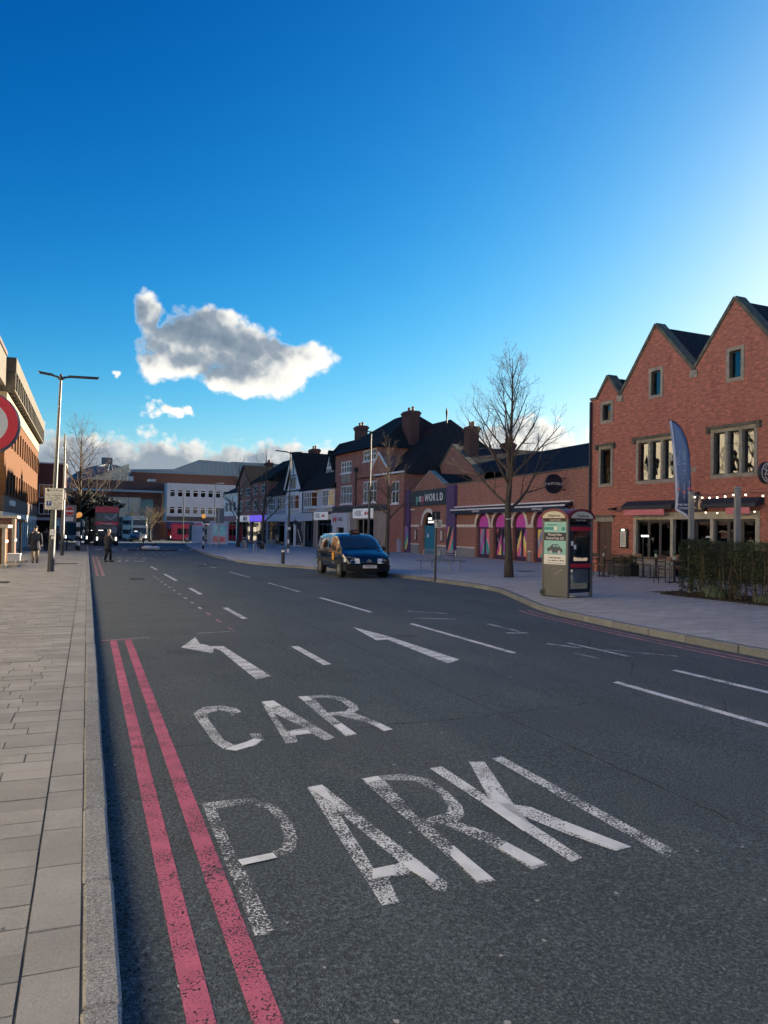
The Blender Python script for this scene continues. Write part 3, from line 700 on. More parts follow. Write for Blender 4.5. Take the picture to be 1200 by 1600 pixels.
for (cx, cy, n_) in ((1.6, 43.5, 6), (1.8, 47.5, 6), (4.2, 57, 6), (5.2, 61, 6)):       # worn lettering far up the road
    for k in range(n_):
        x = cx - 1 + k * .42
        for _ in range(2):
            a, b = line_r.uniform(-.1, .25), line_r.uniform(-1.1, .6)
            mark('faded_marking', [(x + a, cy + b), (x + a + .14, cy + b + .1), (x + a + .2, cy + b + .9), (x + a + .05, cy + b + .9)], M_wh2)
for k in range(9):                                                                     # zebra stripes
    x = .7 + k * 1.15; mark('crossing_stripe', [(x, 70.4), (x + .6, 70.4), (x + .6, 73.6), (x, 73.6)], M_wh2)
fl = MB(); fr_ = random.Random(21)
for _ in range(90):
    y = 1.8 + 20 * fr_.random() ** 1.8; x = fr_.uniform(.2, 8) if y > 6 else fr_.uniform(.2, 4)
    r = fr_.uniform(.004, .013); n_ = 7; a0 = fr_.random() * 6
    fl.add([(x + r * fr_.uniform(.6, 1.2) * math.cos(a0 + 6.283 * i / n_), y + r * 1.1 * fr_.uniform(.6, 1.2) * math.sin(a0 + 6.283 * i / n_), S * y + .0035) for i in range(n_)], [tuple(range(n_))])
fl.build('gum_and_grit_flecks', mat('pale_fleck', (.42, .42, .41), .8), road, recalc=False, kind='stuff')
# iron covers and a dark speed-hump joint
M_iron = mat('cast_iron', (.05, .05, .052), .6, .4, var=.3, vscale=20., bump=.6, bscale=60.)
def cover(x, y, w, d, par, zf):
    q = MB(); q.box(-w / 2, -d / 2, -.01, w / 2, d / 2, .004)
    for i in range(6): q.box(-w / 2 + .03, -d / 2 + d * (i + .2) / 6, .004, w / 2 - .03, -d / 2 + d * (i + .6) / 6, .009)
    q.build('iron_cover', M_iron, par, (x, y, zf(x, y) + .004))
cover(5.4, 37.5, .9, .7, road, gz); cover(-.9, 37, 1.1, .5, pave_l, lz); cover(-2.3, 24, .6, .6, pave_l, lz); cover(15.2, 22, .6, .5, pave_r, pz); cover(17.2, 28, .7, .5, pave_r, pz)
cover(1.6, 27, .5, .4, road, gz)

def crack(name, pts, w, m=mat('crack_dark', (.012, .013, .014), .95), h=.003):
    q = MB(); cr2 = random.Random(len(pts) * 7 + int(pts[0][1] * 10)); out = []
    for (a, b) in zip(pts, pts[1:]):
        n_ = max(2, int(math.dist(a, b) / .12))
        for k in range(n_): f = k / n_; out.append((a[0] + (b[0] - a[0]) * f + cr2.gauss(0, .008), a[1] + (b[1] - a[1]) * f + cr2.gauss(0, .012)))
    out.append(pts[-1]); L = []; Rr = []
    for i, p in enumerate(out):
        d = Vector(out[min(i + 1, len(out) - 1)]) - Vector(out[max(i - 1, 0)]); d.normalize(); n_ = Vector((-d.y, d.x)) * w * cr2.uniform(.25, 1.) / 2
        L.append((p[0] + n_.x, p[1] + n_.y)); Rr.append((p[0] - n_.x, p[1] - n_.y))
    v = [(x, y, S * y + h) for x, y in L] + [(x, y, S * y + h) for x, y in Rr]; n_ = len(L)
    q.add(v, [(i, n_ + i, n_ + i + 1, i + 1) for i in range(n_ - 1)]); q.build(name, m, road, recalc=False)
crack('road_seam', [(.14, 5.86), (1.0, 5.88), (2.0, 5.98), (3.2, 6.02), (4.6, 6.2)], .014)
crack('road_seam', [(3.4, 2.0), (3.45, 4.0), (3.5, 7.0), (3.62, 11.0), (3.7, 16.0)], .012)
crack('road_crack', [(6.0, 7.4), (6.6, 8.1), (6.7, 9.2), (7.3, 10.0), (7.4, 11.5)], .012)
crack('road_crack', [(2.2, 8.6), (2.6, 9.6), (2.5, 10.9), (3.0, 12.2)], .010); crack('road_crack', [(4.9, 3.2), (5.3, 4.0), (5.2, 5.1), (5.9, 5.9)], .010)
crack('road_seam', [(.14, 14.2), (2.1, 14.3), (3.7, 14.3), (5.4, 14.5)], .018)
gg = MB(); g_r = random.Random(31)
for _ in range(1500):
    y = 1.5 + 26 * g_r.random() ** 1.6; x = .135 + abs(g_r.gauss(0, .05)); r = g_r.uniform(.003, .012); a0 = g_r.random() * 6; k = g_r.uniform(.3, .9)
    gg.add([(x + r * math.cos(a0), y + r * math.sin(a0), S * y + .003), (x - r * k * math.sin(a0), y + r * k * math.cos(a0), S * y + .003 + r * .5), (x - r * math.cos(a0), y - r * math.sin(a0), S * y + .004), (x + r * k * math.sin(a0), y - r * k * math.cos(a0), S * y + .003)], [(0, 1, 2, 3)])
gg.build('gutter_grit', mat('gutter_dirt', (.035, .03, .024), .95, var=.5, vscale=60.), road, recalc=False, kind='stuff')
gm = MB()
for _ in range(90):
    y = 2.0 + 22 * g_r.random() ** 1.5; x = -.1 - g_r.random() * (.6 + .1 * y); r = g_r.uniform(.006, .016); n_ = 8
    gm.add([(x + r * g_r.uniform(.7, 1.1) * math.cos(6.283 * i / n_), y + r * g_r.uniform(.7, 1.1) * math.sin(6.283 * i / n_), lz(x, y) + .0035) for i in range(n_)], [tuple(range(n_))])
gm.build('gum_spots', mat('trodden_gum', (.14, .135, .125), .8), pave_l, recalc=False, kind='stuff')
# ------------------------------------------------------------------ buildings on the far side
B_red = brickmat('red_brick', (.54, .175, .12), (.43, .135, .098), (.34, .26, .21), stain=.4)
B_pop = brickmat('weathered_brick', (.46, .19, .13), (.35, .15, .115), (.30, .26, .22), stain=.35, light=(.42, .33, .25))
B_bank = brickmat('bank_brick', (.48, .19, .14), (.37, .15, .115), (.26, .21, .18), stain=.4)
B_dark = brickmat('brown_brick', (.17, .075, .06), (.13, .06, .05), (.12, .10, .09), stain=.3)
T_slate = tilemat('slate', (.030, .036, .046), (.042, .048, .06)); T_clay = tilemat('dark_clay_tile', (.038, .034, .034), (.055, .046, .044), moss=(.035, .04, .022))
M_stone = mat('pale_stone', (.33, .30, .24), .85, var=.25, vscale=6., bump=.4, dirt=.5)
M_stone2 = mat('mossy_coping', (.13, .125, .095), .9, var=.4, vscale=5., bump=.5, dirt=.6)
M_white = mat('white_paint', (.82, .81, .78), .6, var=.06, dirt=.15)
M_cream = mat('cream_paint', (.66, .60, .50), .7, var=.08, dirt=.15)
M_black = mat('black_paint', (.012, .012, .014), .5)
M_dkframe = mat('dark_window_frame', (.035, .035, .038), .5)
M_navy = mat('navy_paint', (.012, .018, .035), .55)
M_lead = mat('lead_flashing', (.12, .125, .13), .6, .3, var=.2)
M_pot = mat('chimney_pot_clay', (.30, .19, .12), .85, var=.2)
G = glassmat('window_glass', (.10, .12, .13), .0); G_up = glassmat('upper_window_glass', (.22, .23, .24), .06, .03); G_cl = glassmat('clear_shop_glass', (.45, .5, .52), .0)
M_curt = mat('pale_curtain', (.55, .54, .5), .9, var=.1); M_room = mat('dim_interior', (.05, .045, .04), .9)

def frame_of(deg): return -RAD(90 + deg)
# ---- restaurant with gables
zz = thing('restaurant_building', 'red brick restaurant with pointed gables and stone-framed windows at the right edge', 'building', (20.15, 27.57, 0), frame_of(-3.1))
out = [(-.1, -.4), (26, -.4), (26, 7.5), (12.9, 7.5), (11.0, 9.65), (9.2, 7.55), (7.41, 9.69), (5.6, 7.55), (3.7, 9.64), (1.72, 7.2), (.97, 8.12), (.3, 7.28), (-.1, 7.28)]
gw = [(.68, 6.31, 1.18, 6.98), (3.48, 6.95, 3.97, 7.88), (7.19, 6.98, 7.67, 7.91), (10.75, 6.98, 11.25, 7.91)]
mw = [(.58, 3.64, 1.20, 5.10, 1), (2.82, 3.66, 4.68, 5.16, 3), (6.55, 3.69, 8.22, 5.16, 3), (10.2, 3.69, 11.9, 5.16, 3)]
holes = [rect(*g) for g in gw] + [rect(*g[:4]) for g in mw] + [rect(.38, -.25, 1.29, 2.06), rect(2.62, -.05, 8.42, 2.36)]
w_ = MB(); w_.panel(out, holes, 0, .32); shell(w_, -.1, 26, .32, 12, -.4, 7.2); w_.box(.2, .4, 7.0, 25.7, 11.7, 7.15)
w_.build('wall', B_red, zz)
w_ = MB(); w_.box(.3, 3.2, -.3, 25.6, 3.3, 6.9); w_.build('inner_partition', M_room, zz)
rf = MB()
for a, b, ze, zr in ((.3, 1.72, 7.2, 8.0), (1.72, 5.6, 7.25, 9.5), (5.6, 9.2, 7.35, 9.55), (9.2, 12.9, 7.35, 9.5)): gable_roof_y(rf, a, b, .3, 11.5, ze, zr, {0.3: .97, 1.72: 3.7, 5.6: 7.41, 9.2: 11.0}[a], .1)
rf.build('roof', T_slate, zz)
rf = MB(); hip_roof(rf, 12.9, 26, .4, 11.6, 7.4, 10.4, 0, 3); rf.build('roof', T_slate, zz)
cp = [(-.1, 7.28), (.3, 7.28), (.97, 8.12), (1.72, 7.2), (3.7, 9.64), (5.6, 7.55), (7.41, 9.69), (9.2, 7.55), (11.0, 9.65), (12.9, 7.5), (26, 7.5)]
for i in range(len(cp) - 1):
    a, b = Vector(cp[i]), Vector(cp[i + 1]); d = (b - a).normalized(); n_ = Vector((-d.y, d.x))
    q = MB(); q.panel([tuple(a - n_ * .02), tuple(b - n_ * .02), tuple(b + n_ * .1 + d * .04), tuple(a + n_ * .1 - d * .04)], (), -.05, .42); q.build('coping', M_stone2, zz)
for x in (1.72, 5.6, 9.2):
    q = MB(); q.box(x - .17, -.045, 6.98 if x < 2 else 7.3, x + .17, .1, 7.24 if x < 2 else 7.56); q.build('kneeler_stone', M_stone, zz)
# small coped gable set back over the left end
q = MB(); q.panel([(-.6, 7.0), (2.4, 7.0), (2.4, 7.6), (.8, 9.45), (-.6, 7.7)], (), 3.0, 3.4); q.build('rear_gable', B_red, zz)
q = MB()
for a, b in (((-.6, 7.7), (.8, 9.45)), ((.8, 9.45), (2.4, 7.6))): q.bar((a[0], 3.2, a[1] + .05), (b[0], 3.2, b[1] + .05), .5, .12)
q.build('coping', M_stone2, zz)
def stone_surround(par, x0, z0, x1, z1, lights, hood, b=.13):
    m = MB(); W = x1 - x0; hs = []; ml = .12
    if lights > 1:
        w1 = (W - ml * (lights - 1)) / lights; hs = [rect(x0 + i * (w1 + ml), z0, x0 + i * (w1 + ml) + w1, z1) for i in range(lights)]
    else: hs = [rect(x0, z0, x1, z1)]
    m.panel(rect(x0 - b, z0 - b, x1 + b, z1 + b), hs, -.03, .16)
    s_ = m.build('stone_surround', M_stone, par)
    for h in hs:
        xa, xb = h[0][0], h[1][0]
        f = window(s_, xa, z0, xb, z1, M_dkframe, G_up, 1, 1, .10, .045, panes=False)
        g_ = MB(); g_.panel(rect(xa + .045, z0 + .045, xb - .045, z1 - .045), (), .12, .13); g_.build('pane', G_up, s_)
    if hood:
        q = MB(); q.box(x0 - b - .14, -.13, z1 + b, x1 + b + .14, .02, z1 + b + .1)
        for s2 in (x0 - b - .14, x1 + b + .02): q.box(s2, -.12, z1 + b - .14, s2 + .12, .02, z1 + b)
        q.build('hood_mould', M_stone2, s_)
for g in gw: stone_surround(zz, *g, 1, False)
for g in mw: stone_surround(zz, *g[:4], g[4], True)
for (x, z0, z1) in ((2.95, 3.7, 5.1), (3.5, 3.7, 5.1), (.7, 3.7, 5.05)):
    q = MB()
    for k in range(4): q.box(x + k * .06, .35, z0, x + k * .06 + .045, .39 + .02 * (k % 2), z1)
    q.build('curtain', M_curt, zz)
q = MB(); q.box(5.35, -.02, 3.85, 5.75, .01, 4.02); q.build('stone_plaque', M_stone, zz)
# ground floor
q = MB(); q.box(.25, -.04, 2.06, 1.42, .06, 2.24); d_ = q.build('door_lintel', M_stone, zz)
q = MB(); q.box(.2, -.1, 2.24, 1.48, .03, 2.33); q.build('hood_mould', M_stone2, zz)
M_door = mat('brown_door', (.075, .035, .03), .5, var=.15, vscale=8.)
q = MB(); q.box(.44, .1, -.25, 1.23, .15, 2.0); dr = q.build('door', M_door, zz)
q = MB()
for z0, z1 in ((.1, .85), (1.0, 1.85)):
    for x0, x1 in ((.52, .80), (.87, 1.15)): q.box(x0, .085, z0, x1, .1, z1)
q.build('door_panel', M_door, dr)
q = MB(); q.lathe([(.028, .05), (.03, .06), (.02, .1)], (.83, 0, 1.02), 10, 'Y'); q.build('door_knob', mat('brass', (.6, .45, .2), .3, 1.), dr)
q = MB(); q.panel(rect(.38, -.25, 1.29, 2.06), [rect(.44, -.25 + .001, 1.23, 2.0)], .08, .16); q.build('door_frame', M_door, zz)
M_lst = mat('limestone', (.42, .385, .31), .8, var=.2, vscale=5., bump=.3, dirt=.35)
q = MB(); q.box(2.58, -.03, 2.14, 8.46, .12, 2.40); q.build('stone_lintel', M_lst, zz)
for a, b in ((2.585, 2.74), (4.55, 4.68), (6.42, 6.56), (8.29, 8.455)):
    q = MB(); q.box(a, -.028, -.3, b, .12, 2.138); q.build('stone_pier', M_lst, zz)
for a, b in ((2.742, 4.548), (6.562, 8.288)):
    q = MB(); q.box(a, .02, -.3, b, .2, .55); q.build('stall_riser', M_lst, zz)
    q = MB(); q.box(a, -.01, .552, b, .2, .6); q.build('sill', M_stone, zz)
    window(zz, a, .602, b, 2.138, M_dkframe, G, 3, 1, .07, .07, .12)
    w1 = (b - a - .14 - .24) / 3
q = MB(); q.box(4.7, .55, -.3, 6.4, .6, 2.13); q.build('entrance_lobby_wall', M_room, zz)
window(zz, 4.69, -.2, 5.4, 2.13, M_navy, G, 1, 1, .35, .07, name='entrance_door'); window(zz, 5.44, -.2, 6.41, 2.13, M_navy, G, 1, 1, .35, .07, name='entrance_door')
# awnings, fascia board, lamps, menu case
M_awn = mat('slate_grey_awning', (.028, .032, .042), .7); M_pink = mat('pink_canvas', (.62, .20, .22), .85, var=.1, vscale=8.)
for x0, x1, a, b in ((2.32, 4.98, 2.45, 4.60), (6.34, 8.62, 7.42, 8.38)):
    q = MB(); q.side([(-.42, 2.52), (0, 2.62), (0, 2.86), (-.12, 2.86), (-.42, 2.66)], (), x0, x1); aw = q.build('awning', M_awn, zz)
    q = MB(); q.side([(-.40, 2.30), (-.375, 2.30), (-.375, 2.515), (-.40, 2.515)], (), a, b); q.build('valance', M_pink, aw)
q = MB(); q.panel([(4.9, 2.42), (6.12, 2.42), (6.12, 2.55), (5.75, 3.12), (5.1, 3.12), (4.9, 2.9)], (), -.16, -.02); fb = q.build('fascia_board', M_navy, zz, (.16, 0, 0))
M_gold = mat('tan_lettering', (.62, .42, .26), .5)
text('lettering', 'ZIZZ', M_gold, fb, .42, (5.33, -.17, 2.66), sx=.95, ext=.015)
q = MB(); q.tube([(5.95, -.18, 2.48), (5.96, -.18, 2.62), (5.95, -.18, 2.78), (5.94, -.18, 2.88)], [.05, .085, .06, .025], 8); q.ball((5.94, -.18, 2.93), .035); q.build('figure_emblem', M_gold, fb)
q = MB(); q.tube([(2.0, 0, 2.62), (2.0, -.2, 2.68), (1.86, -.38, 2.62)], .012, 6); q.obox((1.8, -.42, 2.56), .3, .22, .09); q.build('flood_lamp', M_black, zz)
q = MB(); q.box(1.82, -.06, .98, 2.30, .0, 1.76); mc = q.build('menu_case', M_black, zz)
q = MB(); q.box(1.88, -.068, 1.04, 2.2, -.06, 1.68); q.build('menu_sheet', mat('menu_paper', (.62, .60, .50), .8, var=.15, vscale=20.), mc)
q = MB()
for k in range(7): q.box(1.93, -.071, 1.12 + k * .065, 2.15 - .05 * (k % 2), -.068, 1.135 + k * .065)
q.build('menu_print', M_dkframe, mc)
q = MB(); q.box(1.96, -.075, 1.70, 2.1, -.06, 1.75); q.build('menu_lamp', mat('menu_lamp_glow', (1, 1, .9), .5, emit=(1, .95, .8), estr=2.), mc)
q = MB(); q.tube([(-.03, -.08, -.2), (-.03, -.08, 7.2)], .05, 8); q.build('downpipe', M_navy, zz)  # navy strip stands in for the shadowed gap at this corner
# round hanging sign
ds = thing('hanging_sign', 'round black and white restaurant sign projecting near the right edge', 'sign', (20.15, 27.57, 0), frame_of(-3.1))
cx, cy, cz = 9.05, -.42, 3.6
q = MB(); q.lathe([(.34, -.07), (.36, -.05), (.36, .05), (.34, .07)], (cx, cy, cz), 36, 'X'); q.build('disc', M_navy, ds, smooth=True)
M_swh = mat('sign_white', (.80, .80, .78), .5)
for ra, rb in ((.305, .325), (.185, .20)):
    q = MB(); q.lathe([(ra, .082), (rb, .082), (rb, .07), (ra, .07), (ra, .082)], (cx, cy, cz), 36, 'X'); q.build('ring', M_swh, ds)
q = MB(); q.box(cx + .071, cy - .29, cz - .10, cx + .086, cy + .29, cz + .10); q.build('name_band', M_navy, ds)
text('lettering', 'Zizzi', M_swh, ds, .24, (cx + .09, cy, cz), rot=(math.pi / 2, 0, math.pi / 2), font_off=.006)
for s_, top in (('RISTORANTE', 1), ('ITALIANO', -1)):
    for i, ch in enumerate(s_):
        a = (i - (len(s_) - 1) / 2) * .25
        th = math.pi / 2 - a if top > 0 else -math.pi / 2 + a
        o = text('lettering', ch, M_swh, ds, .085, (cx + .078, cy + .253 * math.cos(th), cz + .253 * math.sin(th)))
        ph = -(th - math.pi / 2 * top); o.rotation_euler = (Matrix.Rotation(math.pi / 2, 3, 'Z') @ Matrix.Rotation(ph, 3, 'Y') @ Matrix.Rotation(math.pi / 2, 3, 'X')).to_euler()
q = MB(); q.bar((cx, -.08, cz + .15), (cx, 0, cz + .15), .04); q.bar((cx, -.08, cz - .15), (cx, 0, cz - .15), .04); q.build('bracket', M_black, ds)

# ---- music bar with arched doors
pp = thing('bar_building', 'single-storey weathered brick bar with arched purple doors and a small gable over its entrance', 'building', (24.57, 59.59, 0), frame_of(2.5))
arches = [(14.49, 16.37), (16.91, 18.71), (19.53, 21.15), (21.96, 23.55), (24.3, 25.9)]
zb = lambda u: -.30 + .006 * u
H_ = [arch(a, zb(a) + .06, b, 1.92, 14, .82) for a, b in arches] + [arch(4.85, -.2, 7.28, 1.95, 14, 1.0)]
pout = [(0, -.8), (34, -.8), (34, 4.86), (11.3, 4.82), (9.05, 4.86), (6.15, 6.05), (3.2, 4.84), (0, 4.6)]
w_ = MB(); w_.panel(pout, H_, 0, .32); shell(w_, 0, 34, .32, 9, -.8, 4.5); w_.box(.35, .35, 4.2, 33.6, 8.6, 4.35); w_.build('wall', B_pop, pp)
cpn = [(0, 4.6), (3.2, 4.84), (6.15, 6.05), (9.05, 4.86), (11.3, 4.82), (34, 4.86)]
for i in range(len(cpn) - 1):
    a, b = Vector(cpn[i]), Vector(cpn[i + 1]); d = (b - a).normalized(); n_ = Vector((-d.y, d.x))
    q = MB(); q.panel([tuple(a), tuple(b), tuple(b + n_ * .09), tuple(a + n_ * .09)], (), -.06, .4); q.build('coping', M_stone2 if i != 1 and i != 2 else M_stone, pp)
rf = MB(); gable_roof_y(rf, 3.0, 9.3, .33, 4.6, 4.75, 5.85, 6.15, .08); rf.build('roof', T_clay, pp)
# taller hall behind: brick gable, slate roof and stacks
q = MB(); q.panel([(-.3, 3), (8.6, 3), (8.6, 5.9), (7.9, 6.1), (3.4, 8.45), (-.3, 6.1)], (), 3.0, 3.4); q.build('rear_gable', B_pop, pp)
q = MB()
for a, b in (((-.4, 6.1), (3.4, 8.5)), ((3.4, 8.5), (8.7, 5.8))): q.bar((a[0], 3.2, a[1] + .03), (b[0], 3.2, b[1] + .03), .5, .12)
q.build('coping', M_stone2, pp)
rf = MB(); gable_roof_y(rf, -.3, 8.4, 3.4, 12, 6.0, 8.3, 3.4, .1); rf.build('roof', T_slate, pp)
rf = MB(); hip_roof(rf, 3.4, 31, 3.6, 12, 4.9, 7.7, 0, 0, .1); rf.build('roof', T_slate, pp)
chimney(pp, 4.9, 4.0, 6.5, 9.85, 1.0, .85, B_dark, M_pot); chimney(pp, 3.5, 8.0, 6.8, 8.9, .95, .8, B_dark, M_pot, 3)
M_pwh = mat('off_white_render', (.76, .69, .60), .75, var=.1, dirt=.3)
segs = [(0.02, .5), (2.25, 4.08), (7.72, 9.8), (11.34, 14.22), (18.98, 19.26), (21.42, 21.70), (23.82, 24.05), (26.16, 33.9)]
for a, b in segs:
    q = MB(); q.box(a, -.05, 1.82, b, .0, 2.0); q.build('string_course', M_pwh, pp)
    q = MB(); q.box(a, -.045, .42, b, .0, .50); q.build('plinth_moulding', M_pwh, pp)
    q = MB(); q.box(a, -.03, -.6, b, .0, .418); q.build('plinth', mat('grey_plinth', (.26, .26, .265), .8, var=.12, dirt=.3), pp)
M_purp = mat('purple_cladding', (.10, .055, .16), .55, var=.1); M_purp2 = mat('deep_purple_frame', (.05, .022, .075), .5)
M_mag = mat('magenta_panel', (.66, .08, .50), .5)
colsets = [[(0.85, 0.16, 0.31), (0.95, 0.78, 0.16), (0.03, 0.51, 0.43), (0.46, 0.08, 0.43), (0.31, 0.34, 0.46)],
           [(0.95, 0.78, 0.16), (0.46, 0.08, 0.43), (0.03, 0.51, 0.43), (0.85, 0.16, 0.31), (0.85, 0.25, 0.16)],
           [(0.03, 0.51, 0.43), (0.85, 0.25, 0.16), (0.31, 0.34, 0.46), (0.95, 0.78, 0.16), (0.70, 0.09, 0.34)],
           [(0.46, 0.08, 0.43), (0.31, 0.34, 0.46), (0.95, 0.78, 0.16), (0.85, 0.16, 0.31), (0.03, 0.51, 0.43)]]
SM = [stripemat('vinyl_stripes_%d' % i, c, 60 if i % 2 else -60, 3.4, .13 + .21 * i) for i, c in enumerate(colsets)]
for k, (a, b) in enumerate(arches):
    z0 = zb(a) + .06
    # moulded surround
    ro = arch(a - .24, z0, b + .24, 1.92, 16, 1.06); ri = arch(a, z0 - .02, b, 1.92, 16, .82)
    sur = [p for p in ro[1:]]; q = MB()
    for i in range(16):
        c_ = (a + b) / 2; R0, R1 = (b - a) / 2 + .0, (b - a) / 2 + .24
        t0, t1 = math.pi * i / 16, math.pi * (i + 1) / 16
        P4 = [(c_ + R0 * math.cos(t0), 1.92 + .82 * math.sin(t0)), (c_ + R1 * math.cos(t0), 1.92 + 1.04 * math.sin(t0)), (c_ + R1 * math.cos(t1), 1.92 + 1.04 * math.sin(t1)), (c_ + R0 * math.cos(t1), 1.92 + .82 * math.sin(t1))]
        q.add([(x, -.06, z) for x, z in P4] + [(x, .1, z) for x, z in P4], [(0, 1, 2, 3), (7, 6, 5, 4), (0, 4, 5, 1), (2, 6, 7, 3)])
    q.box(a - .24, -.06, 1.82, a - .002, .05, 1.92); q.box(b + .002, -.06, 1.82, b + .24, .05, 1.92)
    q.build('arch_moulding', M_pwh, pp)
    q = MB(); q.panel(arch(a + .02, z0, b - .02, 1.92, 14, .79), [rect(a + .14, z0 + .25, (a + b) / 2 - .09, 1.72), rect((a + b) / 2 + .09, z0 + .25, b - .14, 1.72)], .16, .24)
    df = q.build('arched_door', M_purp2, pp)
    q = MB(); q.panel([p for p in arch(a + .12, 1.84, b - .12, 1.92, 14, .70)], (), .13, .158); q.build('fanlight_panel', M_mag, df)
    for i, (x0, x1) in enumerate(((a + .14, (a + b) / 2 - .09), ((a + b) / 2 + .09, b - .14))):
        q = MB(); q.panel(rect(x0, z0 + .25, x1, 1.72), (), .20, .21); vp = q.build('vinyl_print', SM[(2 * k + i) % 4], df)
        text('lettering', 'POPWORLD', M_swh, vp, .20, ((x0 + x1) / 2, .195, .75), rot=(math.pi / 2, RAD(62), 0), ext=.002, sx=.8)
    q = MB(); q.box(a - .1, -.2, z0 - .2, b + .1, .1, z0 - .005); q.build('door_step', M_stone, pp)
# entrance
q = MB(); a, b = 4.85, 7.28
for i in range(16):
    c_ = (a + b) / 2; R0, R1 = (b - a) / 2, (b - a) / 2 + .32; t0, t1 = math.pi * i / 16, math.pi * (i + 1) / 16
    P4 = [(c_ + R0 * math.cos(t0), 1.95 + 1.0 * math.sin(t0)), (c_ + R1 * math.cos(t0), 1.95 + 1.28 * math.sin(t0)), (c_ + R1 * math.cos(t1), 1.95 + 1.28 * math.sin(t1)), (c_ + R0 * math.cos(t1), 1.95 + 1.0 * math.sin(t1))]
    q.add([(x, -.07, z) for x, z in P4] + [(x, .1, z) for x, z in P4], [(0, 1, 2, 3), (7, 6, 5, 4), (0, 4, 5, 1), (2, 6, 7, 3)])
q.build('arch_moulding', M_pwh, pp)
M_teal = mat('teal_door', (.012, .20, .30), .4, var=.1)
q = MB(); q.panel(rect(4.9, -.2, 7.22, 1.93), (), .14, .2); ed = q.build('entrance_door', M_teal, pp)
q = MB(); q.box(5.45, .125, 1.0, 5.72, .14, 1.3); q.build('notice', M_swh, ed)
q = MB(); q.panel([p for p in arch(4.9, 1.95, 7.22, 1.97, 14, .95)], (), .18, .22); q.build('fanlight', G, pp)
for z0, z1 in ((2.12, 2.28), (2.38, 2.54)):
    q = MB(); q.panel(rect(5.55, z0, 6.6, z1), (), .15, .17); q.build('lit_panel', mat('lit_panel', (.8, .8, .8), .5, emit=(1, .96, .88), estr=.3), pp)
for x0, x1 in ((3.1, 3.62), (8.4, 8.95)):
    q = MB(); q.panel(rect(x0, .75, x1, 1.62), (), -.06, .0); pc = q.build('poster_case', M_black, pp)
    q = MB(); q.panel(rect(x0 + .07, .82, x1 - .07, 1.55), (), -.066, -.06); q.build('poster', mat('poster_print', (.60, .52, .46), .6, var=.35, vscale=7.), pc)
for x0, x1, vi in ((.53, 2.2, 0), (9.83, 11.3, 2)):
    q = MB(); q.box(x0, -.18, -.45, x1, .0, 4.78); pl = q.build('clad_pier', M_purp, pp)
    for k in range(9):
        s_ = MB(); s_.box(x0 + .03, -.21, 3.0 + k * .19, x1 - .03, -.181, 3.14 + k * .19); s_.build('slat', M_purp, pl)
    s_ = MB(); s_.box(x0 + .2, -.19, .0, x1 - .2, -.181, 1.85); s_.build('vinyl_print', SM[vi], pl)
q = MB(); q.box(2.24, -.14, 3.44, 9.78, -.02, 4.66); sg = q.build('signboard', mat('dark_teal_board', (.018, .030, .035), .5), pp)
M_pgr = mat('mint_letter', (.25, .62, .45), .5); M_prd = mat('pink_letter', (.75, .16, .22), .5)
x = 3.7
for ch, mm, dz in (('p', M_pgr, -.02), ('o', M_swh, 0), ('p', M_prd, -.02), ('W', M_swh, .0), ('O', M_swh, .0), ('R', M_swh, .0), ('L', M_swh, 0), ('D', M_swh, 0)):
    wd = .66 if ch in 'op' else .66 if ch == 'L' else .95 if ch == 'W' else .78
    text('lettering', ch, mm, sg, .95 if ch.islower() else .80, (x, -.15, 3.78 + dz), ext=.02, align='LEFT', alignv='BOTTOM_BASELINE', font_off=.01, sx=.95); x += wd - .05
# awning cassette
q = MB(); q.side([(-.50, 2.86), (-.46, 2.86), (0, 2.98), (0, 3.16), (-.20, 3.14), (-.50, 2.98)], (), 11.35, 26.0); aw = q.build('awning', M_navy, pp)
for pts in ([(-.53, 2.95), (-.505, 2.95), (-.505, 3.03), (-.53, 3.03)], [(-.24, 3.165), (-.0, 3.19), (-.0, 3.26), (-.24, 3.24)]):
    q = MB(); q.side(pts, (), 11.33, 26.02); q.build('awning_rail', M_white, aw)
for u in (15.4, 23.2): text('lettering', 'POPWORLD', M_swh, aw, .20, (u, -.54, 2.83), shear=.25, ext=.004)
q = MB(); q.side([(-.52, 2.72), (-.505, 2.72), (-.505, 2.95), (-.52, 2.95)], (), 11.36, 25.98); q.build('valance', M_navy, aw)
for u in (25.3,):
    dsn = thing('disc_sign', 'round black sign with white lettering bracketed off the bar wall above its awning', 'sign', (24.57, 59.59, 0), frame_of(2.5))
    q = MB(); q.lathe([(.50, -.07), (.52, -.05), (.52, .05), (.50, .07)], (u, -.75, 4.12), 32, 'X'); q.build('disc', M_navy, dsn, smooth=True)
    text('lettering', 'popWORLD', M_swh, dsn, .21, (u + .075, -.75, 4.12), rot=(math.pi / 2, 0, math.pi / 2), ext=.006)
    q = MB(); q.bar((u, -.25, 4.42), (u, 0, 4.42), .04); q.bar((u, -.25, 3.82), (u, 0, 3.82), .04); q.build('bracket', M_black, dsn)
q = MB(); q.obox((2.9, -.16, 3.2), .12, .32, .1); q.bar((2.9, 0, 3.25), (2.9, -.1, 3.22), .04); q.build('security_camera', M_white, pp)

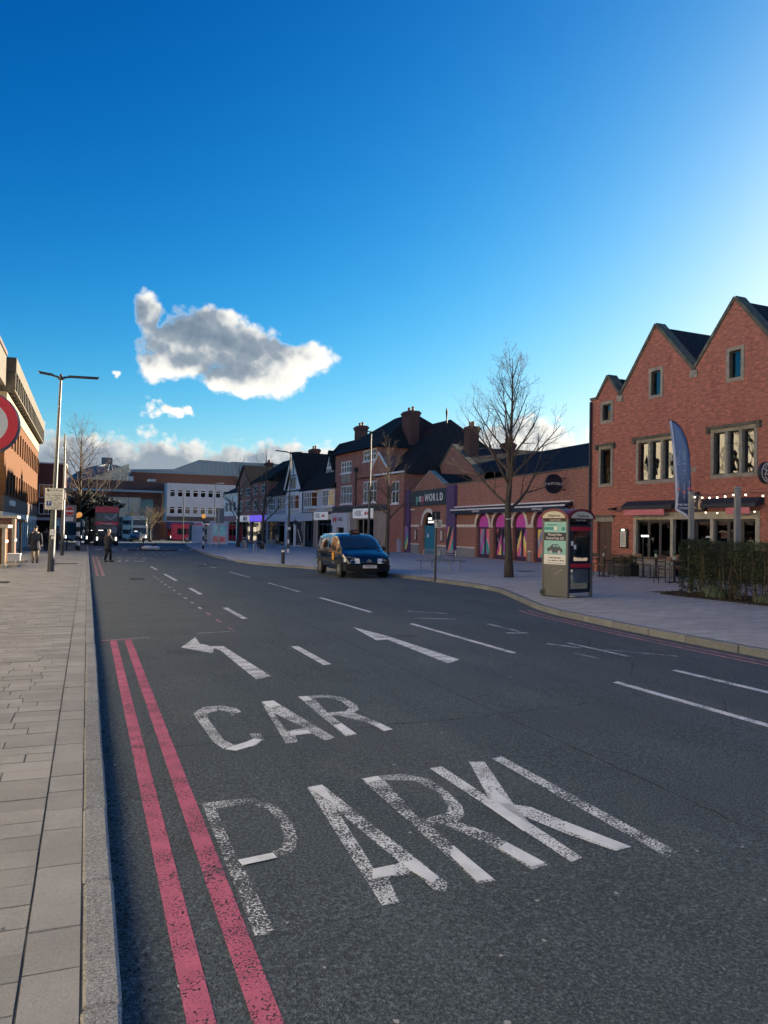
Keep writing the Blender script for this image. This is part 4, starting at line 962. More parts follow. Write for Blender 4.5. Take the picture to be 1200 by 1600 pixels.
# ---- bank and the row of shops
def rowthing(name, label): return thing(name, label, 'building', (23.97, 60.99, 0), frame_of(-4))
bk = rowthing('bank_building', 'three-storey red brick bank with dark hipped roof and white signboards')
bo = [(-12.7, -1), (2.7, -1), (2.7, 6.3), (-2.3, 6.3), (-2.3, 8.9), (-12.7, 8.9)]
bw = [(-5.73, 7.75, -2.84, 8.8, 4, 2), (-5.6, 3.95, -2.66, 5.9, 4, 2), (-11.2, 6.95, -8.54, 8.1, 4, 2), (-11.25, 3.95, -8.25, 5.75, 4, 2), (.35, 3.75, 1.85, 5.65, 2, 2)]
gfl = [(-11.9, -.4, -8.9, 2.9), (-6.9, -.2, -3.0, 2.62)]
w_ = MB(); w_.panel(bo, [rect(*b[:4]) for b in bw] + [rect(*b) for b in gfl], 0, .3); shell(w_, -12.7, 2.7, .3, 10, -1, 6.2); w_.box(-12.7, 10, 6, -2.3, 10.2, 8.9); w_.box(-2.5, .3, 6, -2.3, 10, 8.9); w_.box(-12.7, .3, 6.2, -12.4, 10, 8.9); w_.box(-12.3, .4, 8.5, -2.6, 9.9, 8.6); w_.box(-2.2, .4, 6.0, 2.4, 9.6, 6.1)
w_.build('wall', B_bank, bk)
for b in bw:
    f = window(bk, b[0], b[1], b[2], b[3], M_white, G, b[4], b[5], .03, .11, .09, split=.55)
    q = MB(); q.box(b[0] - .08, -.08, b[1] - .1, b[2] + .08, .02, b[1] - .002); q.build('sill', M_white, f)
q = MB(); q.panel(rect(-11.0, 5.98, -8.75, 6.85), (), -.05, .0); q.build('carved_panel', M_stone, bk)
rf = MB(); hip_roof(rf, -12.7, -2.3, -.1, 10, 8.85, 12.6, 3.8, 3.4, .45); rf.build('roof', T_clay, bk)
rf = MB(); hip_roof(rf, -6.5, 2.7, .3, 12, 6.2, 11.5, 3.0, 3.6, .45); rf.build('roof', T_clay, bk)
q = MB(); q.panel([(-3.7, 6.2), (-.7, 6.2), (-.7, 6.9), (-2.2, 8.1), (-3.7, 6.9)], (), .05, 2.5); q.build('dormer_gable', B_bank, bk)
q = MB()
for a, b in (((-3.95, 6.85), (-2.2, 8.3)), ((-2.2, 8.3), (-.45, 6.85))): q.bar((a[0], -.05, a[1]), (b[0], -.05, b[1]), .12, .16)
q.build('bargeboard', M_white, bk)
q = MB(); q.box(-3.2, -.16, 6.28, 2.9, -.05, 6.42); q.build('gutter', M_white, bk)
chimney(bk, -2.9, 3.4, 7.5, 12.3, 1.5, 1.0, B_dark, M_pot, 2)
q = MB(); q.tube([(-.2, 5.6, 10.9), (-.2, 5.6, 11.5), (-.2, 5.6, 12.1), (-.2, 5.6, 12.5)], [.10, .06, .12, .02], 8); q.build('finial', M_dkframe, bk)
q = MB(); q.box(-12.7, -.22, 3.2, -.15, .0, 3.62); fa = q.build('fascia', M_dkframe, bk)
q = MB(); q.box(-12.7, -.3, 3.62, -.1, .0, 3.74); q.build('cornice', M_lead, fa)
M_bst = mat('bank_stone', (.36, .30, .245), .8, var=.2, vscale=4., dirt=.3)
for a, b in ((-12.65, -11.92), (-8.88, -6.92), (-2.98, -.2)):
    q = MB(); q.box(a, -.1, -1, b, -.003, 3.19); q.build('stone_pier', M_bst, bk)
M_boxw = mat('faint_glow_sign_white', (.78, .78, .77), .5, emit=(1, 1, .98), estr=.04)  # faint glow put into the sign faces; the bank's boards are not lamps
M_red_s = mat('sign_red', (.62, .03, .04), .5)
def bank_logo(par, x, z, w, h, y):
    q = MB(); W, Hh = w, h; cx0, cx1 = x - W / 2, x + W / 2
    q.add([(cx0, y, z - Hh / 2), (x, y, z), (cx0, y, z + Hh / 2)], [(0, 1, 2)]); q.add([(cx1, y, z - Hh / 2), (x, y, z), (cx1, y, z + Hh / 2)], [(0, 2, 1)])
    q.add([(cx0 - W * .5, y, z), (cx0, y, z - Hh / 2), (cx0, y, z + Hh / 2)], [(0, 1, 2)]); q.add([(cx1 + W * .5, y, z), (cx1, y, z - Hh / 2), (cx1, y, z + Hh / 2)], [(0, 2, 1)])
    q.build('emblem', M_red_s, par, recalc=False)
def bank_sign(par, x0, x1, z0, z1, y):
    q = MB(); q.box(x0, y - .18, z0, x1, y, z1); s_ = q.build('signboard', M_boxw, par)
    text('lettering', 'HSBC', M_black, s_, (z1 - z0) * .85, (x0 + (x1 - x0) * .32, y - .185, (z0 + z1) / 2), ext=.006, sx=1.05)
    bank_logo(s_, x0 + (x1 - x0) * .76, (z0 + z1) / 2, (x1 - x0) * .14, (z1 - z0) * .55, y - .19); return s_
bank_sign(bk, -7.0, -2.75, 2.55, 3.42, -.24)
q = MB(); q.panel([(-12.6, 1.9), (-12.6, 3.1), (-8.4, 3.1), (-8.4, -.9), (-9.2, -.9), (-9.2, 1.7), (-11.3, 1.7), (-11.3, -.9), (-11.9, -.9), (-11.9, 1.9)], (), -.4, -.101); po = q.build('portal', mat('white_portal', (.72, .72, .72), .5), bk)
bank_logo(po, -11.6, 2.45, .55, .7, -.41); text('lettering', 'HSBC', M_black, po, .5, (-10.1, -.41, 2.45), ext=.006)
window(bk, -11.28, -.4, -9.22, 1.68, M_lead, G, 1, 1, .05, .08, name='bank_door')
window(bk, -6.9, -.2, -3.0, 2.55, mat('gold_shop_frame', (.33, .30, .24), .5), G, 3, 1, .05, .1, .12, name='shop_window')
q = MB(); q.tube([(-7.2, -.1, 3.75), (-7.2, -.1, 7.0), (-7.2, -.15, 7.3)], .07, 8); q.box(-7.45, -.3, 6.9, -6.95, -.02, 7.3); q.build('downpipe', M_dkframe, bk)

# white rendered pair with bay windows and dormers
wr = rowthing('shop_building', 'white rendered shop with bay windows and two pointed dormers in its dark roof')
wo = rect(-22.4, -1.2, -12.72, 5.7); bays = [(-15.4, -12.95), (-21.0, -17.9)]; shopw = [(-21.9, -.5, -18.6, 2.4), (-17.8, -.5, -13.3, 2.5)]
w_ = MB(); w_.panel(wo, [rect(a + .1, 3.8, b - .1, 5.3) for a, b in bays] + [rect(*s_) for s_ in shopw], 0, .3); shell(w_, -22.4, -12.72, .3, 9, -1.2, 5.6); w_.box(-22, .4, 5.4, -13, 8.6, 5.5); w_.build('wall', mat('white_render', (.72, .72, .69), .8, var=.08, dirt=.25), wr)
def bay(par, a, b, z0, z1, p=.5, cols=4):
    f = window(par, a + .35, z0, b - .35, z1, M_white, G, cols, 2, -p, .07, .06, name='bay_window', split=.62)
    for x0, x1, s_ in ((a, a + .35, 1), (b, b - .35, -1)):
        q = MB(); q.add([(x0, 0, z0), (x1, -p + .035, z0), (x1, -p + .035, z1), (x0, 0, z1)], [(0, 1, 2, 3)]); q.build('side_pane', G, f, recalc=False)
        q = MB(); q.bar((x0, 0, z1 - .05), (x1, -p + .04, z1 - .05), .08, .1); q.bar((x0, 0, z0 + .05), (x1, -p + .04, z0 + .05), .08, .1); q.bar((x0, 0, (z0 + z1) / 2 + .2), (x1, -p + .04, (z0 + z1) / 2 + .2), .06, .06); q.build('side_frame', M_white, f)
    q = MB(); q.slab([(a - .05, 0), (b + .05, 0), (b - .33, -p - .06), (a + .33, -p - .06)], (), z0 - .2, z0 - .002); q.slab([(a - .05, 0), (b + .05, 0), (b - .33, -p - .06), (a + .33, -p - .06)], (), z1 + .002, z1 + .12); q.build('bay_cill_and_head', M_white, f)
for a, b in bays: bay(wr, a, b, 3.85, 5.45)
rf = MB(); hip_roof(rf, -22.6, -12.7, -.2, 9, 5.65, 11.3, 0, 0, .3); rf.build('roof', T_clay, wr)
def dormer(par, x, y, z, w, h, depth=2.2):
    """tall pointed timber dormer"""
    d_ = MB(); d_.panel([(x - w / 2, z), (x + w / 2, z), (x + w / 2, z + h * .45), (x, z + h), (x - w / 2, z + h * .45)], [rect(x - w / 2 + .1, z + .1, x + w / 2 - .1, z + h * .42)], y, y + .12); dd = d_.build('dormer', M_white, par)
    window(dd, x - w / 2 + .1, z + .1, x + w / 2 - .1, z + h * .42, M_white, G, 4, 1, y + .02, .05, .06)
    q = MB()
    for s_ in (-1, 1): q.bar((x + s_ * .12, y - .01, z + h * .5), (x, y - .01, z + h * .95), .05, .05)
    q.bar((x - w * .32, y - .012, z + h * .55), (x + w * .32, y - .012, z + h * .55), .06, .05); q.build('dark_timber', M_black, dd)
    q = MB()
    for s_ in (-1, 1):
        q.add([(x + s_ * (w / 2 + .18), y - .2, z + h * .33), (x, y - .2, z + h * 1.06), (x, y + depth + 1.6, z + h * 1.06), (x + s_ * (w / 2 + .18), y + depth * .6, z + h * .33),
               (x + s_ * (w / 2 + .18), y - .2, z + h * .33 + .09), (x, y - .2, z + h * 1.06 + .09), (x, y + depth + 1.6, z + h * 1.06 + .09), (x + s_ * (w / 2 + .18), y + depth * .6, z + h * .33 + .09)],
              [(0, 1, 2, 3), (7, 6, 5, 4), (0, 4, 5, 1), (1, 5, 6, 2), (2, 6, 7, 3), (3, 7, 4, 0)])
    q.build('dormer_roof', T_clay, dd)
    q = MB(); q.box(x - w / 2, y + .12, z, x + w / 2, y + depth, z + h * .4); q.build('dormer_cheek', T_clay, dd)
dormer(wr, -17.2, 1.1, 6.7, 1.9, 2.9); dormer(wr, -13.6, 1.1, 6.9, 1.7, 2.7)
chimney(wr, -16.6, 4.4, 10.4, 12.6, 1.5, .9, B_dark, M_pot, 2)
q = MB(); q.box(-22.38, -.25, 3.0, -12.75, -.003, 3.3); q.build('fascia', M_dkframe, wr)
bank_sign(wr, -17.6, -13.9, 2.45, 3.25, -.26); M_shopw = mat('shop_sign_white', (.62, .64, .66), .6, var=.1)
q = MB(); q.box(-22.3, -.4, 2.35, -18.3, -.255, 3.2); s_ = q.build('signboard', M_shopw, wr)
for s0 in shopw: window(wr, *s0, M_dkframe, G_cl, 3, 1, .1, .08, .09, name='shop_window')
for a, b in ((-22.38, -21.92), (-18.58, -17.82)): q = MB(); q.box(a, -.12, -1.2, b, -.004, 2.34); q.build('stone_pier', M_bst, wr)
q = MB(); q.box(-17.6, .8, -.5, -13.5, .9, 2.4); q.build('shop_display', mat('shop_display', (.30, .26, .22), .8, var=.5, vscale=2.), wr); q = MB(); q.box(-21.8, .8, -.5, -18.7, .9, 2.3); q.build('shop_display', mat('shop_display_pale', (.50, .46, .36), .8, var=.4, vscale=2.), wr)
q = MB(); q.tube([(-22.3, -.1, 3.4), (-22.3, -.1, 5.5)], .06, 6); q.build('downpipe', M_dkframe, wr)

gh = rowthing('gabled_shop', 'white half-timbered shop with one tall steep gable beside the street lamp')
go = [(-28.6, -1.3), (-22.42, -1.3), (-22.42, 6.0), (-23.2, 6.2), (-25.9, 10.1), (-28.0, 6.2), (-28.6, 6.0)]
w_ = MB(); w_.panel(go, [rect(-26.9, 6.1, -25.0, 7.4), rect(-27.2, 3.7, -24.0, 5.3), rect(-28.1, -.5, -25.6, 2.4), rect(-25.2, -.5, -22.8, 2.4)], 0, .3); shell(w_, -28.6, -22.42, .3, 10, -1.3, 5.9); w_.box(-28.2, .4, 5.7, -22.8, 9.6, 5.8); w_.build('wall', M_white, gh)
window(gh, -26.9, 6.1, -25.0, 7.4, M_dkframe, G, 2, 1, .04, .08); bay(gh, -27.3, -23.9, 3.7, 5.35, .35, 5)
rf = MB(); gable_roof_y(rf, -28.9, -22.3, -.35, 10, 5.9, 10.2, -25.9, .14); rf.build('roof', T_clay, gh)
q = MB()
for a, b in (((-28.6, 6.0), (-25.9, 10.1)), ((-25.9, 10.1), (-22.6, 6.0))): q.bar((a[0], -.25, a[1]), (b[0], -.25, b[1]), .1, .22)
q.build('bargeboard', M_white, gh)
q = MB(); q.bar((-26.9, -.03, 7.6), (-24.7, -.03, 7.6), .06, .12); q.bar((-25.9, -.03, 7.6), (-25.9, -.03, 9.6), .06, .1); q.box(-28.5, -.03, 5.75, -22.5, 0, 5.95); q.build('dark_timber', M_black, gh)
q = MB(); q.box(-28.58, -.3, 2.3, -22.5, -.05, 3.15); s_ = q.build('signboard', M_shopw, gh); q = MB(); q.add([(-27.4, -.31, 2.5), (-27.0, -.31, 2.5), (-27.2, -.31, 2.95)], [(0, 1, 2)]); q.add([(-24.3, -.31, 2.6), (-23.9, -.31, 2.6), (-24.1, -.31, 2.85)], [(0, 1, 2)]); q.build('emblem', M_dkframe, s_, recalc=False)
window(gh, -28.1, -.5, -25.6, 2.3, M_dkframe, G_cl, 2, 1, .1, .08, .08, name='shop_window'); window(gh, -25.2, -.5, -22.8, 2.3, M_white, G_cl, 2, 1, .1, .08, .08, name='shop_window')
q = MB(); q.box(-28, .9, -.5, -23, 1.0, 2.2); q.build('shop_display', MATS['shop_display'], gh)

def simple_shop(name, label, u0, u1, eave, ridge, wallm, roofm, wins, signm, dorm=(), gable=False):
    b = rowthing(name, label); W = u1 - u0
    hl = [rect(u0 + W * a, z0, u0 + W * c, z1) for a, z0, c, z1, n in wins]; sh = rect(u0 + .4, -.6, u1 - .4, 2.3)
    m = MB(); m.panel(rect(u0, -1.5, u1, eave), hl + [sh], 0, .3); shell(m, u0, u1, .3, 9, -1.5, eave - .1); m.box(u0 + .4, .4, eave - .3, u1 - .4, 8.6, eave - .2); m.build('wall', wallm, b)
    for (a, z0, c, z1, n) in wins: window(b, u0 + W * a, z0, u0 + W * c, z1, M_white, G, n, 2, .06, .07, .06)
    window(b, u0 + .4, -.6, u1 - .4, 2.3, M_dkframe, G_cl, 3, 1, .1, .08, .1, name='shop_window')
    m = MB(); m.box(u0 + .5, 1.0, -.6, u1 - .5, 1.1, 2.2); m.build('shop_display', MATS['shop_display_pale'], b)
    m = MB(); m.box(u0 + .1, -.22, 2.32, u1 - .1, -.003, 3.15); m.build('signboard', signm, b)
    m = MB()
    if gable: gable_roof_y(m, u0 - .2, u1 + .2, -.3, 9, eave - .1, ridge, None, .12)
    else: hip_roof(m, u0, u1, -.1, 9, eave - .02, ridge, 0, 0, .2)
    m.build('roof', roofm, b)
    if gable: m = MB(); m.panel([(u0, eave), (u1, eave), ((u0 + u1) / 2, ridge - .1)], (), 0, .25); m.build('gable_wall', wallm, b)
    for d_ in dorm: dormer(b, *d_)
    return b
s1 = simple_shop('shop_building', 'dark-roofed shop with one pointed dormer left of the white gable', -36.4, -28.65, 5.5, 10.6, mat('grey_render', (.40, .40, .40), .8, var=.1), T_clay, [(.08, 3.7, .42, 5.2, 4), (.55, 3.7, .92, 5.2, 4)], M_shopw, [(-31.0, 1.0, 6.4, 1.7, 2.6)])
chimney(s1, -31.2, 4.4, 9.6, 11.4, 1.5, .9, B_dark, M_pot, 2)
s2 = simple_shop('shop_building', 'brick shop with purple sign and broad dark roof behind the thin trees', -44.0, -36.45, 7.6, 10.8, B_bank, T_clay, [(.1, 3.8, .4, 5.3, 3), (.6, 3.8, .9, 5.3, 3), (.1, 6.0, .4, 7.2, 3), (.6, 6.0, .9, 7.2, 3)], mat('purple_sign', (.06, .03, .30), .5, emit=(.1, .06, .5), estr=.3))
text('lettering', 'O', M_swh, s2, .7, (-41.5, -.24, 2.72)); text('lettering', 'O', M_swh, s2, .7, (-39.2, -.24, 2.72))
s3 = simple_shop('shop_building', 'brick shop with bright white sign at the far end of the row', -51.6, -44.05, 7.4, 10.2, B_bank, T_clay, [(.1, 3.8, .4, 5.3, 3), (.6, 3.8, .9, 5.3, 3), (.1, 5.9, .4, 7.0, 3), (.6, 5.9, .9, 7.0, 3)], M_boxw, gable=True)
q = MB(); q.box(-47.2, -.24, 2.45, -46.1, -.222, 3.0); q.box(-45.8, -.24, 2.45, -45.3, -.222, 3.0); q.build('sign_print', M_black, s3)
chimney(s3, -49.5, 4, 8.6, 11.0, 1.2, .9, B_dark, M_pot, 2)
s4 = simple_shop('shop_building', 'pale rendered shop with purple fascia closing the row beside the white shelters', -60.0, -51.65, 6.6, 9.0, M_white, T_slate, [(.1, 3.8, .3, 5.3, 2), (.4, 3.8, .6, 5.3, 2), (.7, 3.8, .9, 5.3, 2)], mat('deep_purple_sign', (.05, .015, .10), .5))
# ------------------------------------------------------------------ near-side buildings
B_or = brickmat('orange_brick', (.125, .050, .019), (.10, .039, .016), (.09, .062, .036), stain=.25)
M_conc = mat('exposed_concrete', (.10, .088, .07), .85, var=.2, vscale=2., bump=.3, dirt=.5)
M_cremb = mat('cream_band', (.25, .215, .14), .8, var=.1, dirt=.2)
M_arc = mat('white_arcade', (.56, .57, .56), .75, var=.08, dirt=.25)
M_brown = mat('brown_fascia', (.075, .05, .042), .7, var=.2)
ob = thing('office_building', 'long orange brick office block with narrow windows and white arcade on the left', 'building', (-5.0, 54.0, 0), RAD(90))
L_ = 34.6; zg = lambda x: S * (54 + x)
holes = []; wl = []
n_ = 15; pit = L_ / n_
for i in range(n_):
    a = .45 + i * pit
    for z0, z1 in ((3.45, 4.95), (6.75, 8.25)): holes.append(rect(a, z0, a + 1.2, z1)); wl.append((a, z0, a + 1.2, z1))
w_ = MB(); w_.panel(rect(0, 3.3, L_, 9.05), holes, 0, .35); shell(w_, 0, L_, .35, 14, 3.3, 9.0); w_.box(.3, .36, 8.7, L_ - .3, 13.6, 8.8); w_.build('wall', B_or, ob)
for h in wl:
    window(ob, *h, M_dkframe, G, 1, 1, .16, .06)
for i in range(n_ + 1):
    for z0, z1 in ((3.4, 5.0), (6.7, 8.3)):
        q = MB(); x = .45 + i * pit - .55; q.box(max(x, .0), -.10, z0, min(x + .42, L_), -.001, z1); q.build('brick_fin', B_or, ob)
q = MB(); q.box(0, -.06, 2.3, L_, .3, 3.298); fa = q.build('fascia', M_brown, ob)
q = MB()
for k in range(4): q.box(3.2 + k * .9, -.2, 2.75, 3.7 + k * .9, -.061, 3.1)
q.build('wall_lettering_blocks', M_white, fa)
q = MB(); q.box(0, -.05, 9.052, L_, .4, 9.9); q.build('cream_band', M_cremb, ob)
# overhanging top storey of projecting frames
q = MB(); q.box(0, -.55, 11.2, L_, 14, 12.1); q.build('parapet', M_conc, ob)
q = MB(); q.box(0, .3, 9.902, L_, 14, 11.198); q.build('recessed_storey_wall', M_brown, ob)
for i in range(22):
    x = .1 + i * (L_ - .5) / 21
    q = MB(); q.box(x, -.52, 10.1, x + .3, .298, 11.198); q.box(x - .001, -.3, 9.905, x + .301, .29, 10.1); q.build('concrete_fin', M_conc, ob)
    if i < 21:
        q = MB(); q.box(x + .35, -.05, 10.2, x + 1.5, 0.0, 11.15); q.build('pane', G, ob)
q = MB(); q.box(0, -.5, 9.98, L_, -.32, 10.098); q.build('window_ledge', M_conc, ob)
# arcade
na = 14; pa = L_ / na; hl = []
for i in range(na): hl.append(arch(i * pa + .35, -1.2, i * pa + pa - .35, 1.35, 10, .62))
w_ = MB(); w_.panel(rect(0, -1.4, L_, 2.298), hl, 0, .5); w_.build('arcade', M_arc, ob)
w_ = MB(); w_.box(0, 2.6, -1.4, L_, 2.7, 2.28); w_.build('arcade_back_wall', M_brown, ob)
for i in range(na):
    q = MB(); q.box(i * pa + .45, 2.54, -.8, i * pa + pa - .45, 2.59, 1.7); q.build('shopfront_pane', G, ob)
q = MB(); q.box(L_ - .3, .5, -1.4, L_, 14, 3.3); q.build('end_wall', B_dark, ob)
# nearer wing beyond the left edge of the picture
nw = thing('office_wing', 'near wing of the left-hand offices with moulded cream cornice', 'building', (-6.4, -14, 0), RAD(90))
Ln = 67.8; holes = []; wl = []
for i in range(26):
    a = 1 + i * 2.58
    for z0, z1 in ((3.2, 5.0), (6.4, 8.2)): wl.append((a, z0, a + 1.5, z1))
w_ = MB(); w_.panel(rect(0, -.3, Ln, 9.4), [rect(*h) for h in wl], 0, .35); shell(w_, 0, Ln, .35, 14, -.3, 9.3); w_.box(.3, .36, 9, Ln - .3, 13.6, 9.1); w_.build('wall', mat('pale_cream_render', (.72, .66, .52), .85, var=.08, dirt=.15), nw)
for h in wl: window(nw, *h, M_white, G, 2, 1, .1, .07)
q = MB(); q.box(0, -.08, -.3, Ln - .06, -.002, 3.0); q.build('reflection_dimming_band', M_brown, nw)  # unseen dark band, added so the restaurant's lower windows reflect less brightness
for i in range(22): q = MB(); q.box(.6 + i * 3.05, -.10, .3, 3.2 + i * 3.05, -.081, 2.4); q.build('shopfront_pane', G, nw)
for k, (o, z0, z1) in enumerate(((-.25, 9.402, 9.65), (-.45, 9.652, 9.9), (-.6, 9.902, 10.2))): q = MB(); q.box(0, o, z0, Ln, .4, z1); q.build('cornice', M_cremb, nw)
q = MB(); q.box(0, -1.38, 10.202, Ln - .05, 14, 12.1); q.build('attic', M_conc, nw)
q = MB(); q.box(0, -1.45, 12.102, Ln - .04, 14, 12.35); q.build('roof', M_brown, nw)
# brick porch piers with stone caps, steps
M_cap = mat('stone_cap', (.36, .33, .27), .8, var=.15, dirt=.3)
def porch(loc, label, w, h, dark):
    t_ = thing('entrance_porch', label, 'porch', loc)
    q = MB(); q.box(-w, 0, -.2, 0, 1.6, h); q.build('brick_pier', B_dark if dark else B_or, t_)
    q = MB(); q.box(-w - .05, -.12, h + .002, .15, 1.75, h + .12); q.build('stone_cap', M_cap, t_)
    q = MB(); q.box(-.06, -.05, -.2, .07, .06, h - .002); q.build('stone_jamb', M_cap, t_)
    q = MB(); q.box(-.05, .5, .95, .03, 1.5, 1.05); q.build('handrail', M_white, t_)
    q = MB(); q.box(-w, -.6, -.2, .15, -.002, .12); q.box(.0, .1, -.2, .5, 1.5, .10); q.build('step', M_cap, t_); return t_
porch((-3.05, 33.6, lz(0, 33.6)), 'brown brick porch pier with pale stone cap at the left edge', 1.6, 1.55, False)
porch((-3.1, 38.4, lz(0, 38.4)), 'darker brick porch with flat stone canopy just behind the nearest one', 1.7, 2.0, True)
q = MB()
for x in (-.95, -.1): q.box(x, -.5, -.2, x + .12, -.38, 1.9)
q.box(-1.2, -.7, 1.9, .2, .4, 2.0); 
pf = thing('door_canopy', 'thin black-posted canopy in front of the white arcade', 'canopy', (-3.1, 43.2, lz(0, 43.2))); q.build('posts_and_roof', M_black, pf)
q = MB(); q.box(-.9, -.45, 0, -.1, .3, .16); q.build('step', M_cap, pf)
pb = thing('parcel_box', 'small white box on the porch step at the left edge', 'box', (-2.95, 37.2, lz(0, 37.2) + .12)); q = MB(); q.box(-.25, -.2, 0, .25, .2, .28); q.build('carton', M_white, pb); q = MB(); q.box(-.27, -.22, .28, .27, .22, .33); q.build('lid', M_white, pb)
# brick block across the end with a passage under it
ba = thing('brick_annex', 'dark brick block with white windows over a shadowed passage, behind the lamp post', 'building', (-5.35, 92.0, S * 92), 0)
w_ = MB(); w_.panel(rect(-6, 3.0, 2.95, 8.9), [rect(.35, 5.15, 1.85, 6.65), rect(.35, 3.35, 1.85, 4.6), rect(-2.5, 5.15, -1, 6.65), rect(-2.5, 3.35, -1, 4.6)], 0, .3); shell(w_, -6, 2.95, .3, 7, 3, 8.9); w_.box(-5.7, .3, 8.4, 2.6, 6.7, 8.5); w_.build('wall', B_dark, ba)
for h in ((.35, 5.15, 1.85, 6.65), (.35, 3.35, 1.85, 4.6), (-2.5, 5.15, -1, 6.65), (-2.5, 3.35, -1, 4.6)): window(ba, *h, M_white, G_up, 3, 1, .02, .09, .08)
q = MB(); q.box(-6.05, -.1, 8.902, 3.05, 7.05, 9.05); q.build('coping', M_arc, ba)
q = MB(); q.box(-6, -.08, 2.72, 3.0, 7, 2.998); q.build('white_beam', M_arc, ba)
for x in (2.45, -3.0): q = MB(); q.box(x, .0, -.3, x + .4, .4, 2.718); q.build('white_column', M_arc, ba)
q = MB(); q.box(-6, 6.6, -.3, 1.6, 6.9, 2.7); q.build('passage_back_wall', M_brown, ba)

# ------------------------------------------------------------------ far end of the street
M_met = mat('blue_grey_metal_cladding', (.22, .27, .30), .5, .3, var=.1); M_metr = mat('grey_roof_sheet', (.16, .17, .175), .6, .2, var=.25, vscale=.6)
B_far = brickmat('far_brown_brick', (.20, .085, .065), (.17, .075, .06), (.15, .11, .09), bump=.2, stain=.2)
M_gg = glassmat('green_glass', (.10, .17, .16), .22, .05); M_grn = mat('green_panel', (.13, .26, .23), .5, var=.3, vscale=.8)
M_mull = mat('pale_mullion', (.35, .38, .37), .5)
wo = thing('white_office', 'white three-storey office with bands of small windows and purple shopfront behind the shelters', 'building', (13.9, 150, S * 150), 0)
hl = []; ww = []
for i in range(13):
    a = .5 + i * 1.42
    for z0, z1 in ((5.1, 6.5), (8.3, 9.7)): hl.append(rect(a, z0, a + 1.0, z1)); ww.append((a, z0, a + 1., z1))
w_ = MB(); w_.panel(rect(0, 3.6, 19, 10.9), hl, 0, .3); shell(w_, 0, 19, .3, 9, 3.6, 10.9); w_.box(.3, .3, 10.4, 18.7, 8.7, 10.5); w_.build('wall', M_arc, wo)
for h in ww: window(wo, *h, M_white, G, 1, 2, .06, .09, .12, split=.7)
q = MB(); q.box(0, -.04, 3.75, 19, -.001, 4.6); q.build('brown_band', M_conc, wo)
q = MB(); q.box(0, -.12, 2.5, 19, .3, 3.6); s_ = q.build('purple_fascia', mat('dark_violet', (.03, .02, .11), .5), wo)
text('lettering', 'P', M_swh, s_, 1.1, (7.5, -.14, 3.05)); q = MB(); q.box(5.4, -.16, 2.6, 6.4, -.121, 3.5); q.build('red_sign', M_red_s, s_); q = MB(); q.box(6.5, -.15, 2.6, 10.2, -.121, 3.5); q.build('sign_panel', mat('pink_sign_panel', (.62, .40, .45), .5, emit=(1, .7, .75), estr=.2), s_)
q = MB(); q.box(0, .5, -.5, 19, .6, 2.5); q.build('shopfront', M_dkframe, wo)
for i in range(9): q = MB(); q.box(.3 + i * 2.1, .38, .1, 2.1 + i * 2.1, .42, 2.3); q.build('shopfront_pane', G_cl, wo)
bh = thing('brick_hall', 'big blank brown brick box with blue-grey metal roof on the skyline', 'building', (8.6, 172, S * 172), 0)
q = MB(); q.box(0, 0, -1, 22.5, 26, 14.3); q.build('wall', B_far, bh)
q = MB(); q.add([(0, 0, 14.3), (22.5, 0, 14.3), (22.5, 26, 14.3), (0, 26, 14.3), (0, 0, 14.9), (8.6, 0, 15.3), (14, 0, 17.6), (22.5, 0, 17.3), (0, 26, 14.9), (8.6, 26, 15.3), (14, 26, 17.6), (22.5, 26, 17.3)],
               [(0, 1, 7, 6, 5, 4), (4, 5, 9, 8), (5, 6, 10, 9), (6, 7, 11, 10), (1, 2, 11, 7), (2, 3, 8, 9, 10, 11), (3, 0, 4, 8)]); q.build('metal_roof', M_met, bh)
for i in range(10): q = MB(); q.box(13.2 + i * .95, -.08, 14.35, 13.28 + i * .95, -.004, 16.9); q.build('cladding_rib', M_mull, bh)
q = MB(); q.box(-.3, -.25, 14.3, 22.7, -.005, 14.55); q.build('gutter', M_met, bh)
gbx = thing('glass_hall', 'pale glazed hall with flat blue-green roof edge on the skyline behind the shops', 'building', (31.2, 178, S * 178), 0)
q = MB(); q.box(0, 0, -1, 34, 20, 15.6); q.build('wall', mat('pale_blue_glazing', (.25, .36, .40), .25, .1, var=.25, vscale=.3), gbx)
for i in range(15): q = MB(); q.box(.5 + i * 2.3, -.1, 6, .62 + i * 2.3, -.003, 15.5); q.build('mullion', M_mull, gbx)
q = MB(); q.box(-1, -1, 15.6, 35, 21, 16.1); q.box(-.6, -.6, 16.1, 34.6, 20, 18.0); q.build('roof', M_met, gbx)
dm = thing('dome_roof_hall', 'hall with shallow curved grey dome roof behind the left tree', 'building', (5.0, 196, S * 196), 0)
q = MB(); q.lathe([(11, -1), (11, 11.5)], (0, 12, 0), 40); q.build('drum', M_metr, dm, smooth=True)
q = MB(); q.lathe([(12.5, 10.8), (11.6, 12.6), (9.8, 14.6), (7.5, 16.3), (4.8, 17.6), (2.0, 18.3), (.05, 18.5)], (0, 12, 0), 48); dr = q.build('dome', M_metr, dm, smooth=True)
for k in range(22):
    a = math.pi + k * math.pi / 21
    q = MB(); q.tube([(r_ * math.cos(a), 12 + r_ * math.sin(a), z + .05) for r_, z in ((12.4, 10.9), (11.6, 12.6), (9.8, 14.6), (7.5, 16.3), (4.8, 17.6), (2.0, 18.3))], .07, 4); q.build('seam', M_met, dr)
q = MB(); q.box(-2.0, 11, 18.2, .6, 13, 20.2); q.build('plant_box', M_metr, dm)
gs = thing('glass_entrance', 'green-tinted glass shopping centre front between the buses', 'building', (-3.0, 156, S * 156), 0)
